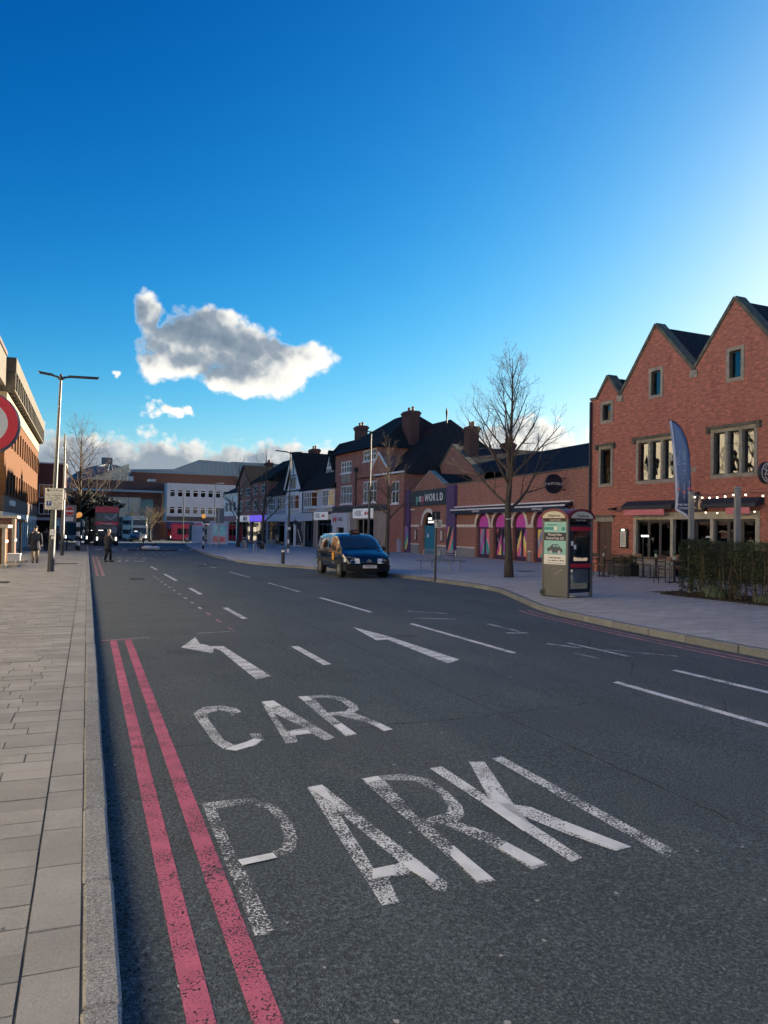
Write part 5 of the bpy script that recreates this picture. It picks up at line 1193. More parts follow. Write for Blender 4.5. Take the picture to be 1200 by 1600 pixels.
q = MB(); q.panel([(0, 0), (16.4, 0), (16.4, 9.2), (0, 9.2)], [rect(.2, .2, 12.6, 8.2)], 0, .4); q.build('frame', B_far, gs)
q = MB(); q.box(.2, .2, .2, 12.6, .25, 8.2); q.build('glazing', M_gg, gs)
for i in range(7): q = MB(); q.box(.3 + i * 2.0, .05, .2, .42 + i * 2.0, .198, 8.2); q.build('mullion', M_mull, gs)
for z in (3.0, 5.6): q = MB(); q.box(.2, .08, z, 12.6, .197, z + .1); q.build('transom', M_mull, gs)
q = MB(); q.box(0, .5, 0, 16.4, 14, 9.1); q.build('core', mat('dim_hall', (.035, .05, .05), .8), gs)
q = MB(); q.box(12.7, -.06, .4, 14.9, -.003, 7.9); gp = q.build('green_panel', M_grn, gs)
for k in range(9): q = MB(); q.bar((12.75, -.1, .8 + k * .8), (14.85, -.1, 1.3 + k * .8), .05, .07); q.build('diagonal_bar', M_mull, gp)
q = MB(); q.box(-1, -1.4, 9.2, 16.6, 3, 9.6); q.build('canopy_edge', M_mull, gs)
q = MB(); q.box(0, .0, 9.6, 17.0, 10, 11.4); q.build('brick_parapet', B_far, gs)
q = MB(); q.box(10.2, 2, 11.4, 11.2, 3, 12.4); q.build('plant_box', M_arc, gs); q = MB(); q.box(14.0, 2, 11.4, 15.4, 4, 12.0); q.build('plant_box', M_arc, gs)
q = MB(); q.add([(2.4, 4, 11.4), (10.4, 4, 11.4), (10.4, 4, 15.0), (10.4, 12, 15), (10.4, 12, 11.4), (2.4, 12, 11.4)], [(0, 1, 2), (0, 2, 3, 5), (1, 4, 3, 2), (3, 4, 5)]); q.build('glazed_wedge', M_gg, gs)
# distant low mass that closes the view between and behind
fr = thing('distant_block', 'plain distant brick block low behind the bus station', 'building', (-70, 210, -2), 0)
q = MB(); q.box(0, 0, 0, 66, 10, 7.5); q.build('wall', B_far, fr); q = MB(); q.box(-.5, -.5, 7.5, 66.5, 10.5, 8.0); q.build('roof_edge', M_met, fr)
# ------------------------------------------------------------------ street furniture
M_post = mat('grey_painted_steel', (.06, .067, .075), .45, .3, var=.15); M_galv = mat('galvanised_steel', (.34, .36, .37), .4, .7, var=.15); M_ss = mat('stainless_steel', (.135, .14, .145), .5, .5, var=.12, vscale=2.)
M_dk = mat('dark_grey_metal', (.03, .034, .04), .45, .2); M_amber = mat('amber_globe', (.85, .38, .10), .35, emit=(1, .45, .1), estr=.12)
M_paper = mat('sign_cream', (.66, .63, .54), .6, var=.06); M_pblue = mat('parking_blue', (.02, .06, .25), .5); M_sgred = mat('road_sign_red', (.55, .02, .04), .45); M_sggrey = mat('sign_face_grey', (.55, .57, .60), .5)

def lamp(name, label, loc, h, la, ra, lean=(0, 0), r=.11):
    t_ = thing(name, label, 'street lamp', loc, 0, 'twin-arm street lamps'); t_.rotation_euler = (-lean[1], lean[0], 0)
    q = MB(); q.lathe([(r * 1.1, -.1), (r * 1.1, .02), (r, .06), (r, h * .16), (r * .8, h * .3)], (0, 0, 0), 12); q.build('lower_post', M_post, t_, smooth=True)
    q = MB(); q.lathe([(r * .8, h * .3), (r * .56, h * .62), (r * .38, h)], (0, 0, 0), 12); q.build('upper_post', M_galv if False else M_post, t_, smooth=True)
    q = MB(); q.lathe([(r * .5, h - .08), (r * .55, h), (r * .3, h + .1)], (0, 0, 0), 10); q.build('finial', M_dk, t_)
    for s_, L in ((1, ra), (-1, la)):
        q = MB(); q.tube([(0, 0, h - .12), (s_ * .12, 0, h - .02), (s_ * .3, 0, h + .02)], [.045, .04, .035], 8); a = q.build('arm', M_dk, t_, smooth=True)
        q = MB(); z = h + .02
        q.add([(s_ * .25, -.06, z - .03), (s_ * .25, .06, z - .03), (s_ * L, .13, z + .03), (s_ * L, -.13, z + .03), (s_ * .25, -.05, z + .05), (s_ * .25, .05, z + .05), (s_ * (L + .05), .11, z + .09), (s_ * (L + .05), -.11, z + .09)],
              [(0, 1, 2, 3), (4, 7, 6, 5), (0, 4, 5, 1), (1, 5, 6, 2), (2, 6, 7, 3), (3, 7, 4, 0)]); q.build('lamp_head', M_dk, a)
    return t_
l1 = lamp('street_lamp', 'tall grey twin-arm street lamp on the near pavement carrying a cream parking sign', (-1.19, 30.13, lz(0, 30.13)), 7.05, .72, 1.25, (RAD(1.4), 0), .115)
q = MB(); q.box(-.09, -.125, 1.30, .09, -.11, 1.52); q.build('post_notice', M_white, l1); q = MB(); q.box(-.035, -.125, 1.17, .045, -.11, 1.27); q.build('post_notice', M_white, l1)
ps = thing('parking_sign', 'cream no-stopping and parking sign plate fixed to the near street lamp', 'sign', (-1.13, 30.0, lz(0, 30)))
q = MB(); q.box(-.30, -.055, 2.22, .30, -.035, 2.99); q.build('plate', M_paper, ps, bevel=.008)
q = MB(); q.box(-.27, -.0575, 2.60, .27, -.0552, 2.608); q.box(-.28, -.0575, 2.80, .28, -.0552, 2.806); q.build('divider', M_dk, ps)
for s_, x, z, sz in (('Red Route', .08, 2.91, .10), ('No stopping', 0, 2.74, .105), ('7am - 7pm', 0, 2.65, .09), ('Except', 0, 2.56, .075), ('7am - 7pm', .10, 2.46, .075), ('30 mins', .10, 2.39, .075), ('No return within', 0, 2.315, .06), ('30 mins', 0, 2.255, .06)): text('lettering', s_, M_dk, ps, sz, (x, -.056, z), ext=.002)
q = MB(); q.lathe([(.045, -.058), (.045, -.055)], (-.2, 0, 2.91), 14, 'Y'); q.build('symbol', M_dk, ps)
q = MB(); q.box(-.25, -.0585, 2.36, -.08, -.0555, 2.53); pq = q.build('parking_symbol', M_pblue, ps); text('lettering', 'P', M_swh, pq, .15, (-.165, -.059, 2.445), ext=.002)
q = MB(); q.box(-.06, -.04, 2.4, .06, .05, 2.46); q.box(-.06, -.04, 2.8, .06, .05, 2.86); q.build('clamp', M_galv, ps)
lamp('street_lamp', 'twin-arm street lamp standing behind the black taxi', (16.35, 45.07, pz(16, 45)), 7.9, 1.1, .8, (RAD(.5), 0), .10)
l3 = lamp('street_lamp', 'twin-arm street lamp in front of the white gabled shop', (13.83, 55.4, pz(14, 55)), 7.45, 1.1, .8, (RAD(.5), 0), .10)
q = MB(); q.box(-.10, -.13, .05, .08, -.115, .35); q.box(-.09, -.13, .75, .05, -.115, 1.05); q.box(-.1, -.13, 1.75, .1, -.115, 1.95); q.build('post_notice', M_white, l3)
pl_ = thing('signal_pole', 'thin tall grey pole with a small box, just behind the near lamp', 'pole', (-1.35, 49.5, lz(0, 49.5))); 
q = MB(); q.lathe([(.10, -.1), (.09, 3.4), (.07, 3.45), (.045, 7.25)], (0, 0, 0), 10); q.build('post', M_post, pl_, smooth=True); q = MB(); q.box(-.12, -.2, 3.3, .1, -.05, 3.9); q.build('cabinet', M_sggrey, pl_); q = MB(); q.box(.05, -.15, 3.75, .5, .1, 4.0); q.bar((0, 0, 3.9), (.2, 0, 3.9), .05); q.build('camera_head', M_dk, pl_)
ne = thing('no_entry_sign', 'red no-entry sign on a grey backing board over the near pavement', 'sign', (-1.40, 62.5, lz(0, 62.5)))
q = MB(); q.lathe([(.055, -.1), (.05, 3.5)], (0, 0.05, 0), 10); q.build('post', M_dk, ne, smooth=True)
q = MB(); q.box(-.20, -.04, 2.15, .62, .0, 3.42); q.build('backing_board', mat('board_grey', (.16, .17, .19), .6), ne, bevel=.02)
q = MB(); q.lathe([(.34, -.055), (.34, -.041)], (.13, 0, 2.95), 28, 'Y'); q.build('white_rim', M_swh, ne); q = MB(); q.lathe([(.315, -.06), (.315, -.0551)], (.13, 0, 2.95), 28, 'Y'); rd = q.build('red_disc', M_sgred, ne); q = MB(); q.box(-.13, -.065, 2.885, .39, -.0601, 3.015); q.build('white_bar', M_swh, rd)
q = MB(); q.box(-.16, -.055, 2.2, .4, -.041, 2.52); pt = q.build('supplementary_plate', M_swh, ne); text('lettering', 'Except', M_dk, pt, .12, (.12, -.057, 2.43), ext=.002); text('lettering', 'buses', M_dk, pt, .12, (.12, -.057, 2.29), ext=.002)
def beacon(label, loc, h):
    t_ = thing('beacon', label, 'crossing beacon', loc, 0, 'zebra crossing beacons'); n_ = 7
    for i in range(n_):
        q = MB(); q.lathe([(.07, h * i / n_), (.07, h * (i + 1) / n_)], (0, 0, 0), 12); q.build('pole_band', M_black if i % 2 == 0 else M_white, t_, smooth=True)
    q = MB(); q.lathe([(.04, h), (.14, h + .06), (.19, h + .18), (.18, h + .28), (.12, h + .37), (.03, h + .4)], (0, 0, 0), 16); q.build('globe', M_amber, t_, smooth=True)
    q = MB(); q.lathe([(.11, -.05), (.11, .25), (.08, .28)], (0, 0, 0), 12); q.build('base', M_black, t_); return t_
beacon('black and white striped crossing beacon on the near pavement left of the bus', (-.56, 62.8, lz(0, 62.8)), 2.5)
beacon('striped crossing beacon slightly behind its twin on the near pavement', (-.75, 66.4, lz(0, 66)), 2.5)
beacon('black and white striped crossing beacon on the far pavement before the shelters', (9.75, 70.3, pz(9.7, 70.3)), 2.75)
# round sign right at the left edge
rs = thing('round_road_sign', 'large red-ringed round road sign cut off by the left edge', 'sign', (-.775, 6.85, lz(0, 6.85)))
q = MB(); q.lathe([(.235, -.05), (.25, -.035), (.25, .06), (.23, .075)], (0, 0, 2.31 + .06 - lz(0, 6.85)), 40, 'Y'); q.build('lamp_housing', mat('sign_rim_grey', (.20, .24, .27), .35, .6), rs, smooth=True)
zc = 2.31 + .06 - lz(0, 6.85)
q = MB(); q.lathe([(.165, -.056), (.24, -.056), (.24, -.048), (.165, -.048), (.165, -.056)], (0, 0, zc), 40, 'Y'); q.build('red_ring', M_sgred, rs); q = MB(); q.lathe([(.166, -.054), (.166, -.047)], (0, 0, zc), 40, 'Y'); fc = q.build('face', M_sggrey, rs)
q = MB(); q.lathe([(.045, -.1), (.04, zc)], (-.12, .1, 0), 10); q.build('post', M_galv, rs, smooth=True)
# phone box

kb = thing('phone_box', 'stainless phone box with red domed roof and teal poster on its side', 'phone box', (10.88 + .44 * math.cos(RAD(12)) - .44 * math.sin(RAD(12)), 15.8 + .44 * math.sin(RAD(12)) + .44 * math.cos(RAD(12)), pz(11.3, 16.2)), RAD(12))
w = .44; hb = 1.93
for sx in (-1, 1):
    for sy in (-1, 1): q = MB(); q.box(sx * w - .035 * (sx + 1), sy * w - .035 * (sy + 1), -.02, sx * w - .035 * (sx - 1), sy * w - .035 * (sy - 1), hb); q.build('corner_post', M_ss, kb, bevel=.008)
q = MB(); q.box(-w + .012, -w + .07, .02, -w + .03, w - .07, hb); sp = q.build('steel_side', M_ss, kb)
G_k = glassmat('kiosk_glass', (.80, .84, .85), .05); q = MB(); q.add([(-w + .07, w - .02, .12), (w - .07, w - .02, .12), (w - .07, w - .02, hb), (-w + .07, w - .02, hb)], [(0, 1, 2, 3)]); q.build('clear_back', G_k, kb, recalc=False)
M_t1 = mat('poster_mint', (.28, .58, .55), .5); M_t2 = mat('poster_teal', (.02, .28, .27), .5); M_t3 = mat('poster_navy', (.008, .012, .04), .5)
xf = -w + .009
def ply(y0, z0, y1, z1, m, par, d=0.0, name='poster_panel'): q = MB(); q.box(xf - .004 - d, y0, z0, xf + .002 - d, y1, z1); return q.build(name, m, par)
po = ply(-w + .075, .74, w - .075, 1.79, M_t1, sp, name='poster'); po.location = (0, 0, .06)
ply(-w + .078, 1.33, w - .078, 1.53, M_t3, po, .004); ply(-w + .078, .742, w - .078, .98, M_swh, po, .004); ply(.0, 1.595, w - .09, 1.66, M_t2, po, .004)
rotl = (math.pi / 2, 0, -math.pi / 2)
for s_, z, sz, mm, y in (('Private Hire', 1.475, .095, M_swh, 0), ('Medical Only £55', 1.385, .085, M_swh, 0), ('www.', .84, .055, M_dk, .17)): text('lettering', s_, mm, po, sz, (xf - .0095, y, z), rot=rotl, ext=.0015)
fz0 = random.Random(3)
for z_, y0, y1, h_2, mm in ((.905, .2, -.2, .03, M_dk), (.84, .09, -.3, .028, M_dk), (.775, .3, -.3, .016, M_dk), (1.72, .25, -.05, .03, M_t2), (1.015, .2, -.2, .012, M_t2)):
    q = MB(); y_ = y0
    while y_ > y1: w_2 = fz0.uniform(.015, .03); q.box(xf - .0105, y_ - w_2, z_ - h_2 / 2, xf - .008, y_, z_ + h_2 / 2 * fz0.choice((1, .6))); y_ -= w_2 + fz0.choice((.006, .006, .02))
    q.build('poster_small_print', mm, po)
q = MB(); q.lathe([(.05, -.012), (.05, -.002)], (xf, -w + .16, 1.62), 16, 'X'); q.build('poster_badge', M_t2, po); q = MB(); q.lathe([(.055, -.013), (.055, -.003)], (xf, -.02, 1.63), 16, 'X'); bdg = q.build('poster_badge', M_swh, po)
q = MB(); q.side([(.25, 1.07), (.26, 1.13), (.16, 1.17), (.08, 1.24), (-.10, 1.24), (-.18, 1.16), (-.25, 1.12), (-.26, 1.05), (-.15, 1.03), (.1, 1.03)], [[(.07, 1.18), (.05, 1.22), (-.03, 1.22), (-.03, 1.175)], [(-.06, 1.175), (-.06, 1.22), (-.1, 1.22), (-.14, 1.165)]], xf - .009, xf - .004); q.build('car_picture', mat('print_dark', (.05, .07, .10), .5), po)
for y in (.13, -.15): q = MB(); q.lathe([(.045, -.011), (.045, -.003)], (xf, y, 1.045), 14, 'X'); q.build('car_picture_wheel', M_sggrey, po)
q = MB(); q.tube([(xf - .001, .12, .62), (xf - .001, .02, .70), (xf - .001, -.05, .63), (xf - .001, .03, .57), (xf - .001, -.02, .55), (xf - .001, -.25, .69)], .008, 5); q.build('graffiti_scrawl', mat('scratched_metal', (.55, .50, .42), .5, .5), sp)
for y_, rot_, nm in ((0, rotl, 0), (0, (math.pi / 2, 0, 0), 1)):
    q = MB()
    if nm: q.box(-w + .07, -w + .01, 1.865, w - .07, -w + .03, 1.932)
    else: q.box(-w + .008, -w + .07, 1.865, -w + .028, w - .07, 1.932)
    bd = q.build('name_band', M_black, kb)
    text('lettering', 'Coins & Cards', M_swh, bd, .062, (0, -w + .006, 1.90) if nm else (-w + .004, 0, 1.90), rot=rot_, ext=.002)
# door side
q = MB(); q.panel(rect(-w + .072, .12, w - .072, 1.79), [rect(-w + .21, .90, w - .10, 1.62), rect(-w + .11, .22, w - .10, .70)], -w + .012, -w + .05); dk = q.build('door', mat('navy_door', (.012, .02, .035), .4), kb)
for z0, z1 in ((1.645, 1.735), (.74, .83)): q = MB(); q.box(-w + .10, -w - .012, z0, w - .09, -w + .011, z1); q.build('red_bar', mat('phone_red', (.50, .02, .05), .4), dk)
for r_ in (rect(-w + .21, .90, w - .10, 1.62), rect(-w + .11, .22, w - .10, .70)): q = MB(); q.add([(a, -w + .03, b) for a, b in r_], [(0, 1, 2, 3)]); q.build('pane', G_k, dk, recalc=False)
for x, z in ((-w + .15, 1.33), (-w + .25, 1.24)): q = MB(); q.box(x - .035, -w - .002, z - .055, x + .035, -w + .0119, z + .055); q.build('sticker', M_swh, dk)
q = MB(); q.add([(w - .02, -w + .07, .12), (w - .02, w - .07, .12), (w - .02, w - .07, hb), (w - .02, -w + .07, hb)], [(0, 1, 2, 3)]); q.build('clear_side', G_k, kb, recalc=False)
q = MB(); q.box(-.2, w - .25, .95, .12, w - .035, 1.5); q.box(.16, w - .2, 1.0, .24, w - .05, 1.35); q.build('telephone', M_ss, kb)
q = MB(); q.box(-.25, w - .2, .3, .2, w - .035, .66); q.build('shelf_cabinet', M_sggrey, kb)
# crossed barrel roof with half-moon panels
M_rf = mat('faded_red_roof', (.16, .018, .03), .45, var=.2); M_moon = mat('cream_lunette', (.62, .60, .46), .6)
n_ = 12; W2 = w + .04
def am(x0, x1, z0, rise, k=n_): return [(x0 + (x1 - x0) * (1 - math.cos(math.pi * i / k)) / 2, z0 + rise * math.sin(math.pi * i / k)) for i in range(k + 1)]
q = MB(); prof = am(-W2, W2, hb, .25); q.panel(prof, (), -W2, W2); q.side(am(-W2, W2, hb + .0015, .248), (), -W2 - .001, W2 + .001); q.build('domed_roof', M_rf, kb)
q = MB(); q.panel(am(-w + .06, w - .06, hb + .015, .17), (), -W2 - .012, -W2 - .002); lu = q.build('lunette', M_moon, kb); text('lettering', 'Telephone', M_dk, lu, .10, (0, -W2 - .014, hb + .075), shear=.3, ext=.002)
q = MB(); q.side(am(-w + .06, w - .06, hb + .015, .17), (), -W2 - .012, -W2 - .002); lu = q.build('lunette', M_moon, kb); text('lettering', 'Telephone', M_dk, lu, .10, (-W2 - .014, 0, hb + .075), rot=rotl, shear=.3, ext=.002)
q = MB(); q.box(-w + .06, -w + .06, -.02, w - .06, w - .06, .015); q.build('base_plate', M_dk, kb)
# weeds at its foot
M_weed = mat('weed_green', (.04, .075, .025), .8, var=.3)
def tuft(name, label, cat, loc, n, h, spread, m, seed):
    q = MB(); r_ = random.Random(seed)
    for _ in range(n):
        a = r_.random() * 6.28; d = r_.random() * spread; x, y = d * math.cos(a), d * math.sin(a); L = h * r_.uniform(.5, 1.1); b = r_.random() * 6.28; ww = .012 * h / .2
        tip = (x + math.cos(b) * L * .5, y + math.sin(b) * L * .5, L * .85); mid = (x + math.cos(b) * L * .2, y + math.sin(b) * L * .2, L * .55)
        sx_, sy_ = -math.sin(b) * ww, math.cos(b) * ww
        q.add([(x, y, 0), (mid[0] + sx_, mid[1] + sy_, mid[2]), tip, (mid[0] - sx_, mid[1] - sy_, mid[2])], [(0, 1, 2, 3)])
    o = q.build(name, m, None, loc, recalc=False); return tag(o, label, cat)
tuft('weed', 'tuft of weeds growing at the foot of the phone box', 'weed', (10.76, 16.62, pz(10.8, 16.6)), 60, .22, .12, M_weed, 4)
# small post sign in front of the bar
sp2 = thing('bay_sign', 'slim post with dark board and small white plate in front of the bench', 'sign', (11.19, 24.05, pz(11.2, 24)))
q = MB(); q.lathe([(.04, -.1), (.038, 2.25)], (0, 0, 0), 10); q.build('post', M_post, sp2, smooth=True); q = MB(); q.box(-.13, .03, 2.02, .17, .06, 2.3); q.build('dark_board', M_dk, sp2); q = MB(); q.box(-.04, -.06, 1.74, .20, -.04, 2.02); pt = q.build('white_plate', M_paper, sp2)
for k in range(4): q = MB(); q.box(.02, -.063, 1.78 + k * .05, .17 - .03 * (k % 2), -.0601, 1.80 + k * .05); q.build('print_line', M_dk, pt)
q = MB(); q.box(.0, -.064, 1.93, .06, -.0601, 1.99); q.build('symbol', M_dk, pt)
# benches
def bench(label, loc, rz):
    t_ = thing('bench', label, 'bench', loc, rz, 'double-sided steel benches'); L = 1.8
    for s_ in (-1, 1):
        prof = [(s_ * .62, .43), (s_ * .50, .40), (s_ * .34, .40), (s_ * .2, .46), (s_ * .1, .60), (s_ * .05, .78), (s_ * .035, .86)]
        for i in range(9):
            k = i * (len(prof) - 1) / 8; a = int(min(k, len(prof) - 2)); f_ = k - a
            y = prof[a][0] + (prof[a + 1][0] - prof[a][0]) * f_; z = prof[a][1] + (prof[a + 1][1] - prof[a][1]) * f_
            q = MB(); q.tube([(-L / 2, y, z), (L / 2, y, z)], .016, 6); q.build('slat', M_galv, t_, smooth=True)
        for x in (-L / 2, 0, L / 2): q = MB(); q.tube([(x, y, z - .02) for y, z in prof], .022, 6); q.build('curved_rib', M_galv, t_, smooth=True)
    for x in (-L / 2 + .1, L / 2 - .1):
        for s_ in (-1, 1): q = MB(); q.tube([(x, s_ * .36, .0), (x, s_ * .33, .40)], .025, 6); q.build('leg', M_galv, t_, smooth=True)
    return t_
bench('double-sided slatted steel bench in front of the teal door', (14.0, 29.6, pz(14, 29.6)), RAD(113))
bench('double-sided slatted steel bench far off near the street trees', (16.4, 72, pz(16.4, 72)), RAD(95))
def hoops(label, loc):
    t_ = thing('cycle_rack', label, 'cycle rack', loc, 0)
    for x in (0, .6): q = MB(); q.tube([(x - .42, 0, -.05), (x - .42, 0, .5)] + [(x - .42 * math.cos(a), 0, .5 + .38 * math.sin(a)) for a in [math.pi * i / 10 for i in range(1, 10)]] + [(x + .42, 0, .5), (x + .42, 0, -.05)], .025, 8); q.build('hoop', M_galv, t_, smooth=True)
hoops('pair of steel cycle hoops on the far pavement left of the lamp', (11.3, 56.4, pz(11, 56)))
b_ = thing('bollard', 'short black bollard with a white band at the far kerb', 'bollard', (9.02, 37.12, pz(9, 37.1)))
q = MB(); q.lathe([(.085, -.05), (.085, .58), (.085, .58)], (0, 0, 0), 14); q.build('post', M_dk, b_, smooth=True); q = MB(); q.lathe([(.087, .58), (.087, .68)], (0, 0, 0), 14); q.build('white_band', M_white, b_, smooth=True); q = MB(); q.lathe([(.085, .68), (.085, .73), (.05, .76)], (0, 0, 0), 14); q.build('cap', M_dk, b_, smooth=True)
def bin_(label, loc, m):
    t_ = thing('litter_bin', label, 'litter bin', loc); q = MB(); q.lathe([(.24, 0), (.26, .05), (.27, .75), (.27, .8)], (0, 0, 0), 16); q.build('drum', m, t_, smooth=True); q = MB(); q.lathe([(.30, .95), (.30, 1.0), (.18, 1.06)], (0, 0, 0), 16); q.build('lid', M_galv, t_)
    q = MB()
    for a in range(3): q.box(.24 * math.cos(a * 2.1) - .02, .24 * math.sin(a * 2.1) - .02, .8, .24 * math.cos(a * 2.1) + .02, .24 * math.sin(a * 2.1) + .02, .95)
    q.build('lid_support', M_dk, t_)
bin_('dark litter bin with pale lid just behind the taxi', (17.3, 46.2, pz(17.3, 46.2)), M_dk); bin_('pale grey litter bin beside the cycle hoops', (14.6, 76, pz(14.6, 76)), M_galv)
cab = thing('utility_cabinet', 'small pale cabinet against the wall left of the purple pier', 'cabinet', (24.2, 58.9, pz(24.2, 58.9))); q = MB(); q.box(-.2, -.35, 0, .2, .35, 1.05); q.build('box', mat('cabinet_lilac', (.36, .34, .42), .6), cab); q = MB(); q.box(-.23, -.38, 1.05, .23, .38, 1.11); q.build('lid', M_galv, cab)
sr = thing('road_sign_back', 'grey back of a tall road sign on a post before the shelters', 'sign', (10.32, 65.4, pz(10.3, 65.4)))
q = MB(); q.lathe([(.055, -.1), (.05, 3.5)], (0, 0, 0), 10); q.build('post', M_galv, sr, smooth=True); q = MB(); q.box(-.22, .06, 2.3, .45, .1, 3.55); q.build('board', mat('sign_back_grey', (.16, .18, .21), .55, .3), sr, bevel=.01); q = MB(); q.box(-.05, -.07, 1.3, .05, -.056, 1.5); q.build('notice', M_white, sr)
# shelters
M_shel = mat('white_shelter_frame', (.80, .80, .78), .5, var=.06)
def shelter(label, loc, L, ad, rz=0.):
    t_ = thing('bus_shelter', label, 'bus shelter', loc, rz, 'white bus shelters'); W = 2.1; h = 2.65
    q = MB(); q.box(-.1, -.1, h, W + .1, L + .1, h + .18); q.build('roof', M_shel, t_); q = MB(); q.box(-.14, .0, h - .15, -.101, L * .9, h + .16); q.build('route_band', M_dk, t_)
    for x in (0, W - .12):
        for y in (0, L - .12): q = MB(); q.box(x, y, 0, x + .12, y + .12, h); q.build('post', M_shel, t_)
    for k in range(7): y = .3 + k * (L * .5) / 7; q = MB(); q.box(0, y, .1, .05, y + .16, h - .2); q.build('slat', M_shel, t_)
    q = MB(); q.box(.03, L * .55, .3, .05, L - .15, h - .2); q.build('side_pane', G_cl, t_); q = MB(); q.box(W - .06, .12, .2, W - .03, L - .12, h - .2); q.build('back_pane', G_cl, t_)
    if ad:
        q = MB(); q.panel(rect(.12, .1, W - .12, h - .02), [rect(.30, .35, W - .35, h - .35)], -.08, .04); fr_ = q.build('advert_frame', M_shel, t_)
        m, n, b = principled('advert_print'); tc = n.node('ShaderNodeTexCoord'); x, y, z = n.xyz(tc.outputs['Object']); no = n.noise(tc.outputs['Object'], 3.2, 4)
        c = n.mix(n.smooth(n.m('ADD', z, n.m('MULTIPLY', no, .9)), 1.3, 1.75), (.28, .05, .06), (.10, .32, .40)); c = n.mix(n.map(n.noise(tc.outputs['Object'], 9., 3), .55, .65), c, (.6, .5, .45)); n.put(b.inputs['Base Color'], c); n.put(b.inputs['Emission Color'], c); b.inputs['Emission Strength'].default_value = .06
        q = MB(); q.box(.30, -.03, .35, W - .35, -.01, h - .35); q.build('advert', m, fr_)
    else:
        q = MB(); q.box(.12, .0, .1, W - .12, .05, h - .2); q.build('end_panel', M_shel, t_)
    q = MB(); q.box(W - .5, .8, .42, W - .15, L - .8, .47); q.box(W - .35, 1.0, 0, W - .28, 1.07, .42); q.box(W - .35, L - 1.1, 0, W - .28, L - 1.03, .42); q.build('seat', M_galv, t_)
shelter('white slatted bus shelter with an advert panel on its near end', (13.45, 91.3, pz(14, 91)), 5.2, True); shelter('white slatted bus shelter without an advert, the farther of the two', (13.2, 103.5, pz(13, 103.5)), 6, False)
for k, (x, y, h, lab) in enumerate(((14.5, 128, 9, 'distant thin lamp column in front of the white office, left one'), (19.2, 126, 9.6, 'distant thin lamp column in front of the white office, right one'))):
    t_ = thing('lamp_column', lab, 'street lamp', (x, y, gz(x, y)), 0, 'distant lamp columns'); q = MB(); q.lathe([(.09, 0), (.09, 1.5), (.05, h)], (0, 0, 0), 8); q.build('post', M_dk, t_); q = MB(); q.tube([(0, 0, h - .05), (.5, 0, h + .08), (1.1, 0, h + .06)], .04, 6); q.box(.7, -.12, h + .02, 1.4, .12, h + .12); q.build('lamp_head', M_sggrey, t_)
# fallen barrier on the crossing
fb_ = thing('fallen_barrier', 'toppled black and white barrier lying on the road by the crossing', 'barrier', (4.75, 68.6, gz(4.7, 68.6)))
q = MB(); q.ball((.1, 0, .22), .55, .35, .22); q.ball((.75, .1, .2), .4, .3, .2); q.build('sandbag', M_white, fb_, smooth=True); q = MB(); q.bar((-.9, 0, .35), (.9, .1, .5), .08); q.bar((-.5, 0, .1), (-.2, .1, .8), .08); q.bar((.5, 0, .1), (.75, .1, .65), .08); q.build('frame', M_black, fb_); q = MB(); q.box(-1.6, -.8, 0, 2.6, -.55, .10); q.build('rubber_base', M_black, fb_)

# ------------------------------------------------------------------ terrace in front of the restaurant
M_wood = mat('oiled_wood', (.20, .12, .07), .6, var=.25, vscale=10.); M_stl = mat('black_steel', (.015, .015, .017), .5)
def chair_():
    t_ = thing('terrace_chair', '', 'chair')
    q = MB(); q.box(-.2, -.2, .44, .2, .2, .47); q.build('seat', M_wood, t_, bevel=.008)
    for x in (-.18, .18):
        q = MB(); q.tube([(x, -.18, 0), (x, -.18, .44)], .014, 6); q.build('leg', M_stl, t_)
        q = MB(); q.tube([(x, .20, 0), (x, .18, .44), (x, .20, .7), (x, .25, .86)], .014, 6); q.build('leg', M_stl, t_)
    q = MB(); q.bar((-.19, .235, .80), (.19, .235, .80), .02, .12); q.build('backrest', M_wood, t_); q = MB(); q.bar((-.18, .205, .62), (.18, .205, .62), .012, .03); q.bar((-.18, -.18, .2), (-.18, .19, .2), .012); q.bar((.18, -.18, .2), (.18, .19, .2), .012); q.build('stretcher', M_stl, t_)
    t_['group'] = 'restaurant terrace chairs'; return t_
def table_():
    t_ = thing('terrace_table', '', 'table')
    q = MB(); q.box(-.35, -.35, .72, .35, .35, .755); q.build('tabletop', M_wood, t_, bevel=.006); q = MB(); q.tube([(0, 0, .03), (0, 0, .72)], .035, 8); q.build('column', M_stl, t_); q = MB(); q.box(-.25, -.04, 0, .25, .04, .03); q.box(-.04, -.25, .001, .04, .25, .031); q.build('foot', M_stl, t_)
    t_['group'] = 'restaurant terrace tables'; return t_
c0 = chair_(); t0_ = table_()
TB = [(18.05, 23.9, 0, 'square wooden terrace table just right of the phone box'), (19.0, 23.9, .1, 'square wooden terrace table below the menu case'), (19.35, 22.6, 0, 'square wooden terrace table under the left restaurant window'), (18.05, 20.2, .15, 'square wooden terrace table beside the flag pole')]
CH = [(17.75, 23.35, 0.1, 'terrace chair with back to the road, nearest the phone box'), (18.5, 23.45, 1.9, 'terrace chair seen side-on below the menu case'), (18.2, 24.55, 3.2, 'terrace chair on the far side of the table by the phone box'), (19.45, 23.4, -1.2, 'terrace chair pushed to the table under the menu case'), (19.0, 22.1, .3, 'terrace chair with back to the road under the left restaurant window'), (19.8, 22.0, 2.6, 'terrace chair against the restaurant wall below the window'), (17.45, 20.1, 1.6, 'terrace chair seen side-on left of the flag pole'), (18.2, 19.6, .1, 'terrace chair with back to the road beside the flag pole'), (18.75, 20.6, -1.5, 'terrace chair by the restaurant entrance')]
